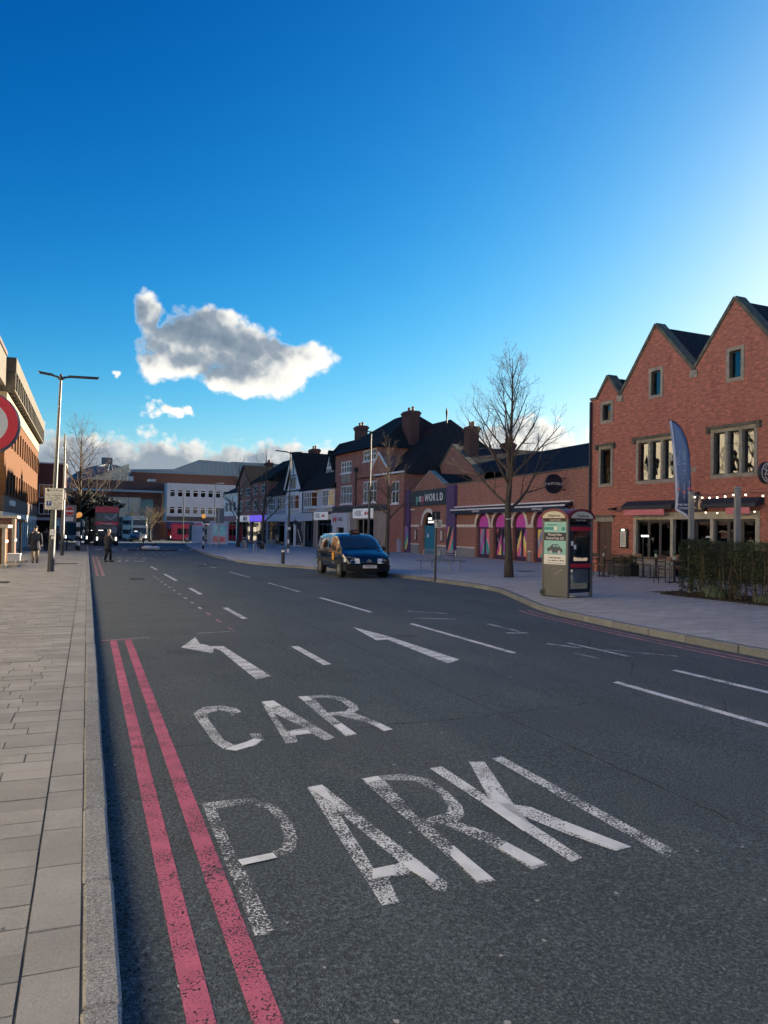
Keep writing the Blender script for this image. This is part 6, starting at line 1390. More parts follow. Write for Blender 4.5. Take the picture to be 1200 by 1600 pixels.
for i, (x, y, r_, lab) in enumerate(TB):
    o = t0_ if i == 0 else copy_tree(t0_); o.location = (x, y, pz(x, y)); o.rotation_euler = (0, 0, r_ - RAD(20)); o['label'] = lab
for i, (x, y, r_, lab) in enumerate(CH):
    o = c0 if i == 0 else copy_tree(c0); o.location = (x, y, pz(x, y)); o.rotation_euler = (0, 0, r_ + math.pi - RAD(20)); o['label'] = lab
M_leaf = mat('glossy_leaf', (.045, .085, .03), .5, var=.4, vscale=30.); M_jar = mat('pale_glass_jar', (.45, .52, .42), .2)
for i, (x, y, lab) in enumerate(((18.05, 23.9, 'small jar of flowers on the table by the phone box'), (19.35, 22.6, 'small jar of flowers on the table under the window'), (18.05, 20.2, 'small jar of flowers on the table by the flag pole'))):
    v_ = thing('flower_jar', lab, 'vase', (x, y, pz(x, y) + .755), 0, 'table flower jars'); q = MB(); q.lathe([(.035, 0), (.045, .02), (.045, .10), (.03, .12)], (0, 0, 0), 10); q.build('jar', M_jar, v_, smooth=True)
    q = MB(); r_ = random.Random(i)
    for _ in range(14): a = r_.random() * 6.28; q.tube([(0, 0, .1), (.03 * math.cos(a), .03 * math.sin(a), .18), (.08 * math.cos(a), .08 * math.sin(a), .2 + .06 * r_.random())], [.004, .01, .003], 4)
    q.build('stems', M_leaf, v_)
hl_ = thing('heater_lamp', 'slim black patio heater post with a lit white head before the window', 'patio heater', (19.1, 23.0, pz(19.1, 23))); q = MB(); q.tube([(0, 0, 0), (0, 0, 1.5)], .02, 6); q.lathe([(.14, 0), (.14, .03)], (0, 0, 0), 12); q.build('stand', M_stl, hl_); q = MB(); q.box(-.04, -.05, 1.5, .2, .05, 1.55); q.build('head', mat('lit_white', (1, 1, 1), .5, emit=(1, .97, .9), estr=1.5), hl_)
# planter box with greenery
pt_ = thing('planter', 'long dark planter with low clipped greenery between door and window', 'planter', (19.25, 25.0, pz(19.2, 25)), RAD(-87)); q = MB(); q.box(0, -.2, 0, 1.3, .2, .5); q.build('trough', M_dk, pt_)
def leafcloud(n, sx, sy, sz, seed, size=.035):
    q = MB(); r_ = random.Random(seed)
    for _ in range(n):
        x, y, z = r_.uniform(0, sx), r_.uniform(-sy / 2, sy / 2), r_.uniform(0, sz); d = Vector((r_.gauss(0, 1), r_.gauss(0, 1), r_.gauss(0, 1))).normalized(); a = d.orthogonal().normalized(); b = d.cross(a); L = size * r_.uniform(.6, 1.3); p = Vector((x, y, z))
        q.add([p - a * L, p + b * L * .55, p + a * L, p - b * L * .55], [(0, 1, 2, 3)])
    return q
o = leafcloud(900, 1.3, .42, .32, 3).build('foliage', M_leaf, pt_, recalc=False); o.location = (0, 0, .48)
# feather flag
ff = thing('feather_flag', 'tall blue feather flag with white border and pink flowers on a curved pole', 'flag', (16.05, 17.3, pz(16, 17.3)), RAD(-21))
q = MB(); pole = [(0, .02, 0), (0, .02, 1.5), (-.02, .02, 3.0), (-.06, .02, 3.8), (-.16, .02, 4.3), (-.32, .02, 4.62), (-.48, .02, 4.78), (-.62, .02, 4.83)]
q.tube(pole, [.02, .02, .017, .014, .012, .01, .008, .006], 8); q.build('pole', M_stl, ff, smooth=True)
edge = [(0, 1.92), (-.01, 2.4), (-.02, 3.0), (-.06, 3.8), (-.16, 4.28), (-.32, 4.60), (-.48, 4.75), (-.66, 4.82)]; inn = [(0, 1.92), (-.15, 2.12), (-.47, 2.28), (-.45, 2.6), (-.48, 3.2), (-.54, 3.9), (-.60, 4.4), (-.66, 4.82)]
def flagsurf(e, i_, y, cols=6):
    v = []; n1 = 24
    def at(pl, t_):
        k = t_ * (len(pl) - 1); a = int(min(k, len(pl) - 2)); f_ = k - a; return (pl[a][0] + (pl[a + 1][0] - pl[a][0]) * f_, pl[a][1] + (pl[a + 1][1] - pl[a][1]) * f_)
    for r_ in range(n1 + 1):
        t_ = r_ / n1; a, b = at(e, t_), at(i_, t_)
        for c_ in range(cols + 1): s_ = c_ / cols; v.append((a[0] + (b[0] - a[0]) * s_, y + .035 * math.sin(s_ * 5 + t_ * 7) * s_, a[1] + (b[1] - a[1]) * s_))
    return v, [(r_ * (cols + 1) + c_, r_ * (cols + 1) + c_ + 1, (r_ + 1) * (cols + 1) + c_ + 1, (r_ + 1) * (cols + 1) + c_) for r_ in range(n1) for c_ in range(cols)]
m, n, b = principled('flag_cloth'); tc = n.node('ShaderNodeTexCoord'); x, y, z = n.xyz(tc.outputs['Object'])
# printed artwork: blue field darkening downwards, light at the top
c = n.mix(n.smooth(z, 2.2, 3.6), (.035, .05, .085), (.16, .26, .46)); c = n.mix(n.map(n.noise(n.vm('MULTIPLY', tc.outputs['Object'], (3., 1., .5)), 5., 5, .7), .45, .7, 0., .5), c, (.09, .13, .22)); n.put(b.inputs['Base Color'], c); b.inputs['Roughness'].default_value = .75
v, f = flagsurf(edge, inn, 0.); q = MB(); q.add(v, f); fc = q.build('banner', m, ff, recalc=False, smooth='all')
sol = fc.modifiers.new('thick', 'SOLIDIFY'); sol.thickness = .004
M_fw = mat('flag_white', (.66, .70, .78), .7); M_fpk = mat('flag_pink', (.62, .20, .24), .7)
q = MB(); bl = [inn[k] for k in range(len(inn))]
for a, b_2 in zip(bl, bl[1:]): q.bar((a[0] + .03, -.02, a[1]), (b_2[0] + .03, -.02, b_2[1]), .012, .065)
q.build('white_border', M_fw, ff)
q = MB()
for a, b_2 in zip(edge[3:], edge[4:]): q.bar((a[0] - .01, .01, a[1] + .015), (b_2[0] - .01, .01, b_2[1] + .015), .02, .06)
q.build('pole_sleeve', M_stl, ff)
for x_, z_ in ((-.38, 2.86), (-.22, 2.78), (-.08, 2.88)):
    q = MB(); q.ball((x_, -.035, z_), .05, .012, .045); q.build('flower', M_fpk, ff, smooth=True); q = MB(); q.tube([(x_, -.033, z_ - .2), (x_, -.033, z_ + .25)], .006, 4); q.build('flower_stem', M_fw, ff)
fz = random.Random(8)
for z_, x0, x1 in ((2.42, -.40, -.06), (2.32, -.36, -.10)):
    q = MB(); x_ = x0
    while x_ < x1: w_2 = fz.uniform(.02, .035); q.box(x_, -.041, z_ - .03, x_ + w_2 * .4, -.036, z_ + .03); q.box(x_, -.0411, z_ + fz.choice((-.03, .0, .018)), x_ + w_2, -.0359, z_ + .03); x_ += w_2 + .012
    q.build('printed_words', M_fw, ff)
for x_, z0, z1 in ((-.40, 3.55, 3.95), (-.22, 3.3, 4.2)):
    q = MB(); z_ = z0
    while z_ < z1: h_2 = fz.uniform(.03, .05); q.box(x_ - .05, -.046, z_, x_ + .05, -.041, z_ + .012); q.box(x_ + fz.choice((-.05, .03)), -.0461, z_, x_ + .04, -.0409, z_ + h_2); z_ += h_2 + .025
    q.build('printed_words', mat('flag_pale_blue', (.32, .42, .58), .7), ff)
# posts with festoon lights
PO = [(14.97, 16.14, 2.68, 'grey square post at the left end of the hedge'), (14.78, 14.40, 2.72, 'grey square post rising out of the hedge near the right edge')]
for x, y, h, lab in PO:
    t_ = thing('terrace_post', lab, 'post', (x, y, pz(x, y)), RAD(-20), 'terrace light posts'); q = MB(); q.box(-.06, -.06, -.1, .06, .06, h); q.build('square_post', mat('weathered_grey_timber', (.22, .23, .23), .8, var=.15), t_, bevel=.005); q = MB(); q.box(-.068, -.068, h, .068, .068, h + .02); q.build('cap', M_galv, t_)
M_bulb = mat('warm_bulb', (1, .9, .7), .4, emit=(1, .82, .55), estr=2.0)
def festoon(label, p, q_, n, sag):
    t_ = thing('festoon_lights', label, 'string lights', (0, 0, 0), 0, 'festoon strings'); p, q_ = Vector(p), Vector(q_)
    pt = lambda s_: p + (q_ - p) * s_ - Vector((0, 0, sag * 4 * s_ * (1 - s_)))
    w_ = MB(); w_.tube([pt(i / 16) for i in range(17)], .008, 4); w_.build('cable', M_black, t_)
    for i in range(n):
        a = pt((i + .5) / n); u_ = MB(); u_.lathe([(.012, .0), (.014, -.05)], tuple(a), 6); u_.build('bulb_holder', M_black, t_); u_ = MB(); u_.ball((a.x, a.y, a.z - .07), .022, n=8, k=5); u_.build('bulb', M_bulb, t_, smooth=True)
festoon('festoon lights strung from the hedge post to the second post', (14.97, 16.14, 2.66), (14.78, 14.40, 2.66), 6, .06); festoon('festoon lights running on past the right edge', (14.78, 14.40, 2.66), (14.6, 11.2, 2.66), 6, .10)
festoon('festoon lights running from the hedge post to the restaurant wall', (14.97, 16.14, 2.66), (20.42, 22.4, 2.5), 6, .15); festoon('festoon lights along the restaurant front under the right awning', (20.15, 21.3, 2.45), (20.3, 18.8, 2.45), 5, .05)
# dark feather flag by the shops
df_ = thing('feather_flag', 'dark navy feather flag leaning in front of the shop windows', 'flag', (20.6, 78.5, pz(20.6, 78.5)), RAD(-15)); q = MB(); q.tube([(.55, .03, 0), (.5, .03, 1.2), (.3, .03, 2.2), (0, .03, 2.75), (-.35, .03, 2.9)], .02, 6); q.build('pole', M_stl, df_)
q = MB(); q.panel([(.52, .5), (.48, 1.2), (.3, 2.15), (0, 2.7), (-.4, 2.88), (-.5, 2.6), (-.1, 2.2), (-.12, .4)], (), -.01, .01); q.build('banner', M_navy, df_); q = MB(); q.bar((.0, -.02, 1.9), (.35, -.02, .6), .01, .08); q.build('white_slash', M_fw, df_)
# ------------------------------------------------------------------ vehicles
M_paint = mat('black_taxi_paint', (.006, .009, .016), .18, coat=1.); M_rub = mat('tyre_rubber', (.012, .012, .012), .85); M_alloy = mat('alloy', (.40, .41, .42), .35, .8); M_plast = mat('dark_plastic', (.012, .013, .015), .6)
G_car = glassmat('car_glass', (.12, .14, .15), .10, .0); M_lens = mat('clear_lamp_lens', (.78, .80, .82), .15, 0.); M_plate = mat('number_plate_white', (.78, .78, .76), .5); M_yel = mat('number_plate_yellow', (.75, .55, .05), .5); M_chr = mat('chrome', (.7, .7, .72), .12, 1.)
def wheel(par, x, y, r, w, side):
    """side = +1 outer face towards +y"""
    q = MB(); q.lathe([(r * .62, -w / 2), (r * .95, -w / 2), (r, -w * .35), (r, w * .35), (r * .95, w / 2), (r * .62, w / 2)], (x, y, r), 24, 'Y'); t_ = q.build('wheel', M_rub, par, smooth=True)
    q = MB(); o = side * w * .42
    q.lathe([(r * .62, o - .02), (r * .62, o + .012)] if side > 0 else [(r * .62, o - .012), (r * .62, o + .02)], (x, y, r), 20, 'Y'); q.build('rim_back', M_plast, t_)
    q = MB(); o2 = side * (w * .42 + .02)
    for k in range(6):
        a = k * math.pi / 3; q.bar((x + .05 * math.cos(a), y + o2, r + .05 * math.sin(a)), (x + r * .6 * math.cos(a), y + o2, r + r * .6 * math.sin(a)), .03, .09)
    q.lathe([(r * .56, o2 - .015), (r * .64, o2 - .015), (r * .64, o2 + .015), (r * .56, o2 + .015), (r * .56, o2 - .015)], (x, y, r), 20, 'Y'); q.ball((x, y + o2, r), .06, .025, .06); q.build('rim', M_alloy, t_)
def loft_body(stations):
    """stations: list of (x, half profile [(y,z)...]); returns grid function"""
    def P(i, j, s_):
        i = min(max(i, 0), len(stations) - 1.0001); a = int(i); f = i - a; n_ = len(stations[0][1]); j = min(max(j, 0), n_ - 1.0001); b = int(j); g = j - b
        def pt(u, v): y, z = stations[u][1][v]; return Vector((stations[u][0], s_ * y, z))
        return (pt(a, b) * (1 - g) + pt(a, b + 1) * g) * (1 - f) + (pt(a + 1, b) * (1 - g) + pt(a + 1, b + 1) * g) * f
    return P
def patch(P, i0, i1, j0, j1, s_, off, ni=4, nj=3):
    q = MB(); v = []
    for a in range(ni + 1):
        for b in range(nj + 1):
            i, j = i0 + (i1 - i0) * a / ni, j0 + (j1 - j0) * b / nj; p = P(i, j, s_)
            du = P(i + .02, j, s_) - P(i - .02, j, s_); dv = P(i, j + .02, s_) - P(i, j - .02, s_); n_ = du.cross(dv)
            n_ = n_.normalized() if n_.length > 1e-9 else Vector((0, 0, 1))
            if n_.dot(Vector((0, s_, .35))) < 0 and abs(n_.dot(Vector((0, s_, .35)))) > .05: n_ = -n_
            v.append(p + n_ * off)
    q.add(v, [(a * (nj + 1) + b, a * (nj + 1) + b + 1, (a + 1) * (nj + 1) + b + 1, (a + 1) * (nj + 1) + b) for a in range(ni) for b in range(nj)]); return q
def taxi():
    t_ = thing('taxi', 'black people-carrier taxi with roof sign parked at the far kerb', 'taxi', (9.72, 28.75, gz(9.7, 28.7)), RAD(-92))
    H = 1.66
    def sec(w, zb, belt, gl, top, wt, we, zc=None):
        return [(0, zb), (w * .80, zb), (w * .97, zb + .10), (w, .55), (w * .995, belt - .1), (w * .97, belt), (wt, gl), (we, top - .03), (0, top)]
    st = [(-2.26, sec(.80, .42, .95, 1.32, 1.42, .64, .5)), (-2.20, sec(.86, .33, .98, 1.46, 1.58, .70, .58)), (-2.0, sec(.90, .28, .99, 1.50, 1.64, .73, .60)), (-1.0, sec(.91, .26, .99, 1.53, H, .74, .60)), (0, sec(.91, .26, .985, 1.54, H, .74, .60)),
          (.55, sec(.91, .26, .97, 1.52, H - .03, .735, .585)), (.85, sec(.91, .26, .965, 1.42, 1.535, .75, .62)), (1.55, sec(.91, .26, .955, 1.005, 1.045, .80, .66)), (1.75, sec(.90, .27, .91, .955, .985, .78, .62)), (2.05, sec(.88, .28, .82, .855, .885, .74, .58)), (2.2, sec(.82, .30, .70, .745, .775, .68, .52)), (2.27, sec(.70, .36, .56, .62, .66, .58, .44))]
    P = loft_body(st); q = MB(); n_ = len(st[0][1]); ring = []
    for i in range(len(st)): ring.append([P(i, j, 1) for j in range(n_)] + [P(i, j, -1) for j in range(n_ - 2, 0, -1)])
    m_ = len(ring[0]); v = [p for r_ in ring for p in r_]
    f = [(i * m_ + j, i * m_ + (j + 1) % m_, (i + 1) * m_ + (j + 1) % m_, (i + 1) * m_ + j) for i in range(len(st) - 1) for j in range(m_)]
    f += [tuple(range(m_ - 1, -1, -1)), tuple((len(st) - 1) * m_ + j for j in range(m_))]
    q.add(v, f); body = q.build('body', M_paint, t_, smooth=True)
    # glazing
    v = []
    q = MB(); cols = 8
    for a in range(7):
        i = 5.15 + 1.72 * a / 6
        row = [P(i, 7.0 - .30, -1)] + [P(i, 7 + k / 3, -1) for k in range(3)] + [P(i, 8, 1)] + [P(i, 8 - k / 3, 1) for k in range(1, 4)] + [P(i, 7 - .30, 1)]
        v += [p + Vector((.010, 0, .010)) for p in row]
    w2 = len(row); q.add(v, [(a * w2 + b, a * w2 + b + 1, (a + 1) * w2 + b + 1, (a + 1) * w2 + b) for a in range(6) for b in range(w2 - 1)]); q.build('windscreen', mat('tinted_windscreen', (.02, .03, .035), .04, spec=.8, coat=.6), t_, recalc=False, smooth='all')
    M_sg = mat('tinted_side_glass', (.012, .015, .018), .04, spec=.8, coat=.5)
    for s_ in (1, -1):
        for i0, i1 in ((1.25, 2.35), (2.5, 3.6), (3.72, 4.75), (4.85, 5.75)): patch(P, i0, i1, 5.14, 5.92, s_, .006).build('side_window', M_sg, t_, recalc=False, smooth='all')
        q = patch(P, 1.2, 6.8, 3.05, 3.22, s_, .014, 14, 1); q.build('side_trim', M_plast, t_, recalc=False); q = patch(P, 1.2, 6.5, 4.55, 4.66, s_, .012, 14, 1); q.build('side_trim', M_lead, t_, recalc=False)
        q = MB(); p = P(5.35, 4.05, s_); q.lathe([(.17, -.006), (.17, .006)], (p.x, p.y + s_ * .012, .78), 24, 'Y'); lg = q.build('door_roundel', mat('roundel_orange', (.80, .33, .03), .4), t_); q = MB(); q.add([(p.x - .09, p.y + s_ * .02, .70), (p.x + .09, p.y + s_ * .02, .70), (p.x, p.y + s_ * .02, .88)], [(0, 1, 2)]); q.build('roundel_mark', mat('roundel_yellow', (.85, .6, .1), .4), lg, recalc=False)
        text('lettering', 'TAXI', mat('pale_print', (.35, .36, .38), .5), t_, .12, (p.x, p.y + s_ * .016, .52), rot=(math.pi / 2, 0, math.pi if s_ > 0 else 0), ext=.002)
        for x in (1.45, -1.37): wheel(t_, x, s_ * .80, .31, .20, s_)
        for x in (1.45, -1.37):
            q = MB(); q.lathe([(.30, 0), (.385, 0), (.385, .015), (.30, .015), (.30, 0)], (x, s_ * .905 - .0075, .32), 20, 'Y'); q.build('wheel_arch', M_plast, t_)
        q = MB(); q.add([(1.15, s_ * .93, .98), (1.05, s_ * 1.07, 1.0), (1.02, s_ * 1.08, 1.16), (1.12, s_ * .95, 1.16), (.98, s_ * .93, .99), (.95, s_ * 1.06, 1.0), (.94, s_ * 1.06, 1.15), (.96, s_ * .95, 1.15)], [(0, 1, 2, 3), (4, 7, 6, 5), (0, 4, 5, 1), (1, 5, 6, 2), (2, 6, 7, 3), (3, 7, 4, 0)]); q.build('wing_mirror', M_plast, t_, bevel=.012)
        q = MB(); q.box(.1, s_ * .915 - .012, .88, .28, s_ * .915 + .012, .92); q.build('door_handle', M_plast, t_)
        # headlamp
        q = MB(); q.add([(2.235, s_ * .34, .57), (2.10, s_ * .80, .60), (1.98, s_ * .86, .64), (1.98, s_ * .84, .80), (2.06, s_ * .72, .80), (2.19, s_ * .36, .73)], [(0, 1, 2, 3, 4, 5)]); me = q
        ql = MB(); ql.add([(2.30, s_ * .34, .56), (2.25, s_ * .72, .57), (2.09, s_ * .905, .61), (2.07, s_ * .895, .77), (2.18, s_ * .74, .79), (2.26, s_ * .35, .735), (2.1, s_ * .36, .56), (2.0, s_ * .80, .58), (1.95, s_ * .80, .62), (1.95, s_ * .80, .76), (2.0, s_ * .7, .765), (2.1, s_ * .37, .715)],
              [(0, 1, 2, 3, 4, 5), (11, 10, 9, 8, 7, 6)] + [(k, k + 6, (k + 1) % 6 + 6, (k + 1) % 6) for k in range(6)]); hd = ql.build('headlamp', M_lens, t_); 
        q = MB(); q.lathe([(.05, 0), (.065, .02), (.065, .045)], (2.20, s_ * .62, .66), 14, 'X'); q.build('lamp_reflector', M_chr, hd)
        q = MB(); q.lathe([(.04, 0), (.05, .02)], (2.30, s_ * .60, .40), 12, 'X'); q.build('fog_lamp', M_lens, t_)
    q = MB(); q.add([(2.20, -.84, .27), (2.36, -.60, .26), (2.38, 0, .26), (2.36, .60, .26), (2.20, .84, .27), (2.22, -.86, .50), (2.38, -.62, .52), (2.41, 0, .53), (2.38, .62, .52), (2.22, .86, .50), (1.9, -.88, .27), (1.9, .88, .27), (1.9, -.90, .50), (1.9, .90, .50)],
                   [(0, 1, 6, 5), (1, 2, 7, 6), (2, 3, 8, 7), (3, 4, 9, 8), (10, 0, 5, 12), (4, 11, 13, 9), (5, 6, 7, 8, 9, 13, 12), (0, 10, 11, 4, 3, 2, 1), (10, 12, 13, 11)]); bp = q.build('bumper', mat('satin_black', (.010, .013, .020), .35), t_, bevel=.02, seg=2, smooth=True)
    q = MB(); q.box(2.375, -.40, .30, 2.40, .40, .38); q.build('lower_grille', M_rub, bp)
    q = MB(); q.box(2.25, -.30, .555, 2.30, .30, .60); q.build('upper_grille', M_rub, t_)
    q = MB(); q.box(2.405, -.26, .40, 2.42, .26, .51); npb = q.build('number_plate', M_plate, t_); text('lettering', 'MV08 JUY', M_black, npb, .10, (2.421, 0, .455), rot=(math.pi / 2, 0, math.pi / 2), ext=.001, sx=.95)
    q = MB()
    for z in (.60, .655):
        for s_ in (-1, 1): q.bar((2.305, s_ * .085, z), (2.295, 0, z + .055), .012, .03)
    q.build('chevron_badge', M_chr, t_)
    q = MB(); q.add([(.52, -.22, H - .04), (.52, .22, H - .04), (.30, .22, H - .01), (.30, -.22, H - .01), (.50, -.18, H + .12), (.50, .18, H + .12), (.34, .18, H + .12), (.34, -.18, H + .12)], [(0, 3, 2, 1), (4, 5, 6, 7), (0, 1, 5, 4), (1, 2, 6, 5), (2, 3, 7, 6), (3, 0, 4, 7)]); rsn = q.build('roof_sign', M_plast, t_, bevel=.02)
    text('lettering', 'TAXI', mat('taxi_amber', (.65, .25, .10), .5), rsn, .11, (.525, 0, H + .04), rot=(RAD(82), 0, math.pi / 2), ext=.004)
    for s_ in (-.15, .5): q = MB(); q.tube([(1.63, s_, 1.05), (1.50, s_ + .15, 1.11), (1.35, s_ + .42, 1.20)], .009, 5); q.build('wiper', M_plast, t_)
    return t_
taxi()

def bus(name, label, loc, rz, L, W, H, bodym, topm, wins, double=True, front='dd', grp='buses'):
    t_ = thing(name, label, 'bus', loc, rz, grp); z0 = .32
    q = MB(); q.box(-L / 2, -W / 2, z0, L / 2, W / 2, H); q.build('body', bodym, t_, bevel=.16, seg=3, smooth=True)
    for x in (L / 2 - 2.6, -L / 2 + 2.2):
        for s_ in (-1, 1): wheel(t_, x, s_ * (W / 2 - .16), .48, .3, s_)
    G_b = mat('bus_glass', (.015, .02, .024), .05, spec=.8)
    decks = ((1.15, 1.95), (2.75, 3.55)) if double else ((1.25, 2.25),)
    for z_a, z_b in decks:
        n_ = 6
        for s_ in (-1, 1):
            for k in range(n_):
                a = -L / 2 + .5 + k * (L - 1.4) / n_; q = MB(); q.box(a, s_ * (W / 2 + .001) - .006, z_a, a + (L - 1.4) / n_ - .12, s_ * (W / 2 + .001) + .006, z_b); q.build('side_window', G_b, t_)
    x = L / 2
    if double:
        q = MB(); q.box(x - .02, -W / 2 + .16, 2.72, x + .012, W / 2 - .16, 3.62); q.build('upper_windscreen', wins, t_, bevel=.01); q = MB(); q.box(x - .02, -W / 2 + .14, 1.30, x + .012, W / 2 - .14, 2.28); q.build('windscreen', wins, t_, bevel=.01)
        q = MB(); q.box(x - .03, -W / 2 + .05, 2.30, x + .02, W / 2 - .05, 2.70); q.build('front_band', topm, t_, bevel=.015)
        q = MB(); q.box(x - .3, -W / 2 + .04, 3.64, x + .02, W / 2 - .04, H - .03); q.build('roof_dome', topm, t_, bevel=.05, seg=2, smooth=True)
        q = MB(); q.box(x - .01, -.95, 1.62 if front == 'dd' else 2.0, x + .02, .55, 1.84 if front == 'dd' else 2.25); dd = q.build('destination_display', M_plast, t_); M_led = mat('display_white', (.8, .8, .8), .5, emit=(1, .95, .9), estr=.8)
        q = MB()
        for a in (-.85, -.72, -.59, -.46): q.box(x + .02, a, 1.70, x + .022, a + .09, 1.76)
        q.build('display_text', M_led, dd)
    else:
        q = MB(); q.box(x - .02, -W / 2 + .14, 1.05, x + .012, W / 2 - .14, H - .55); q.build('windscreen', wins, t_, bevel=.01); q = MB(); q.box(x - .01, -.7, H - .48, x + .015, .7, H - .22); q.build('destination_display', M_plast, t_)
    M_hl = mat('bus_headlamp', (.8, .82, .85), .2, emit=(1, .97, .9), estr=.9)
    for s_ in (-1, 1):
        for z in (.92, .72): q = MB(); q.lathe([(.08, 0), (.09, .02)], (x + .005, s_ * (W / 2 - .28), z), 12, 'X'); q.build('headlamp', M_hl, t_)
        q = MB(); q.tube([(x - .1, s_ * W / 2, 2.3), (x + .15, s_ * (W / 2 + .12), 2.35), (x + .2, s_ * (W / 2 + .2), 2.15)], .02, 5); q.box(x + .12, s_ * (W / 2 + .19) - .08, 1.75, x + .2, s_ * (W / 2 + .19) + .08, 2.15); q.build('mirror', M_plast, t_)
    q = MB(); q.box(x - .15, -W / 2 + .03, .30, x + .03, W / 2 - .03, .58); bp = q.build('bumper', M_plast, t_, bevel=.02); q = MB(); q.box(x + .031, -.28, .42, x + .04, .28, .53); q.build('number_plate', M_plate, bp)
    return t_
M_bdk = mat('charcoal_bus_paint', (.016, .022, .034), .3, coat=.5, var=.25, vscale=1.2); M_brd = mat('bus_red', (.72, .04, .08), .35, coat=.4); M_bwin = mat('bus_windscreen_sky_tone', (.07, .11, .13), .06, spec=.8)  # windscreen base colour carries the blue-grey of the reflected sky
b1 = bus('double_decker_bus', 'dark double-decker bus with red upper front coming towards the crossing', (2.0, 94.6, gz(2, 94)), RAD(-90), 10.4, 2.5, 4.35, M_bdk, M_brd, M_bwin)
q = MB(); x = 5.2 + .016
q.side([(-.35, 3.0), (-.1, 3.12), (-.05, 3.0), (.35, 2.85), (.75, 3.05), (1.05, 3.5), (1.05, 3.55), (.8, 3.55), (.5, 3.1), (.1, 3.25), (-.2, 3.35)], (), x, x + .006); q.build('wrap_artwork', mat('wrap_pale', (.42, .46, .48), .5), b1)
q = MB(); q.side([(.55, 1.45), (1.0, 1.4), (1.1, 1.9), (.9, 2.2), (.5, 2.15), (.42, 1.8)], (), x, x + .006); q.build('wrap_artwork', mat('wrap_grey', (.34, .35, .36), .5), b1)
q = MB(); q.side([(-.5, .8), (.0, .7), (.2, .95), (-.1, 1.1), (-.45, 1.0)], (), x, x + .006); q.build('wrap_artwork', mat('wrap_rust', (.22, .06, .03), .5), b1)
q = MB(); q.box(x + .005, -.8, 2.46, x + .009, .5, 2.53); q.box(x + .005, -.2, 2.37, x + .009, .9, 2.41); q.build('front_print', M_swh, b1)
q = MB(); q.lathe([(.14, 0), (.14, .01)], (x, -1.0, 1.35), 14, 'X'); q.build('yellow_sticker', mat('sticker_lime', (.45, .42, .05), .5), b1)
bus('double_decker_bus', 'dark double-decker bus half hidden behind the red-topped one', (.95, 108, gz(1, 108)), RAD(-90), 10.4, 2.5, 4.3, M_bdk, M_bdk, M_bwin)
M_bcr = mat('cream_bus_paint', (.62, .60, .54), .35, coat=.4); bus('double_decker_bus', 'cream double-decker bus standing beyond the crossing', (7.6, 139, gz(7, 139)), RAD(-84), 10.4, 2.5, 4.3, M_bcr, M_bcr, M_bwin, front='x')
b4 = bus('single_decker_bus', 'red single-decker bus turning in front of the white office', (18.6, 133, gz(18, 133)), RAD(176), 11, 2.5, 3.05, M_brd, M_brd, M_bwin, False)
bus('coach', 'pale coach waiting far off left of the buses', (-2.6, 118, gz(0, 118)), RAD(-80), 10, 2.5, 3.3, M_bcr, M_bcr, M_bwin, False)
cr_ = thing('parked_car', 'dark grey hatchback in front of the cream bus', 'car', (7.3, 128, gz(7, 128)), RAD(-100))
def carsec(w, zb, belt, gl, top, wt): return [(0, zb), (w * .85, zb), (w, zb + .2), (w, belt), (wt, gl), (wt * .85, top), (0, top + .02)]
st = [(-1.95, carsec(.75, .4, .8, .85, .9, .7)), (-1.8, carsec(.85, .25, .9, 1.2, 1.25, .68)), (-1.2, carsec(.88, .22, .92, 1.38, 1.45, .66)), (0, carsec(.88, .22, .92, 1.42, 1.5, .66)), (.5, carsec(.88, .22, .92, 1.3, 1.38, .66)), (1.1, carsec(.88, .22, .9, .95, .98, .74)), (1.8, carsec(.84, .25, .75, .8, .82, .7)), (2.0, carsec(.7, .35, .55, .6, .64, .6))]
Pc = loft_body(st); q = MB(); ring = [[Pc(i, j, 1) for j in range(7)] + [Pc(i, j, -1) for j in range(5, 0, -1)] for i in range(len(st))]; m_ = len(ring[0]); q.add([p for r_ in ring for p in r_], [(i * m_ + j, i * m_ + (j + 1) % m_, (i + 1) * m_ + (j + 1) % m_, (i + 1) * m_ + j) for i in range(len(st) - 1) for j in range(m_)] + [tuple(range(m_ - 1, -1, -1)), tuple((len(st) - 1) * m_ + j for j in range(m_))]); q.build('body', mat('dark_grey_paint', (.03, .035, .04), .25, coat=.6), cr_, smooth=True)
for s_ in (1, -1):
    patch(Pc, 1.3, 4.6, 3.1, 3.9, s_, .006, 6, 2).build('side_window', MATS['tinted_side_glass'], cr_, recalc=False)
    for x in (1.25, -1.2): wheel(cr_, x, s_ * .78, .31, .2, s_)
    q = MB(); q.lathe([(.08, 0), (.1, .02)], (1.93, s_ * .58, .6), 10, 'X'); q.build('headlamp', M_lens, cr_)
v = [p + Vector((.01, 0, .012)) for i in (4.05, 4.5, 4.95) for p in (Pc(i, 5, -1), Pc(i, 6, 1), Pc(i, 5, 1))]; q = MB(); q.add(v, [(a * 3 + b, a * 3 + b + 1, (a + 1) * 3 + b + 1, (a + 1) * 3 + b) for a in range(2) for b in range(2)]); q.build('windscreen', M_bwin, cr_, recalc=False)

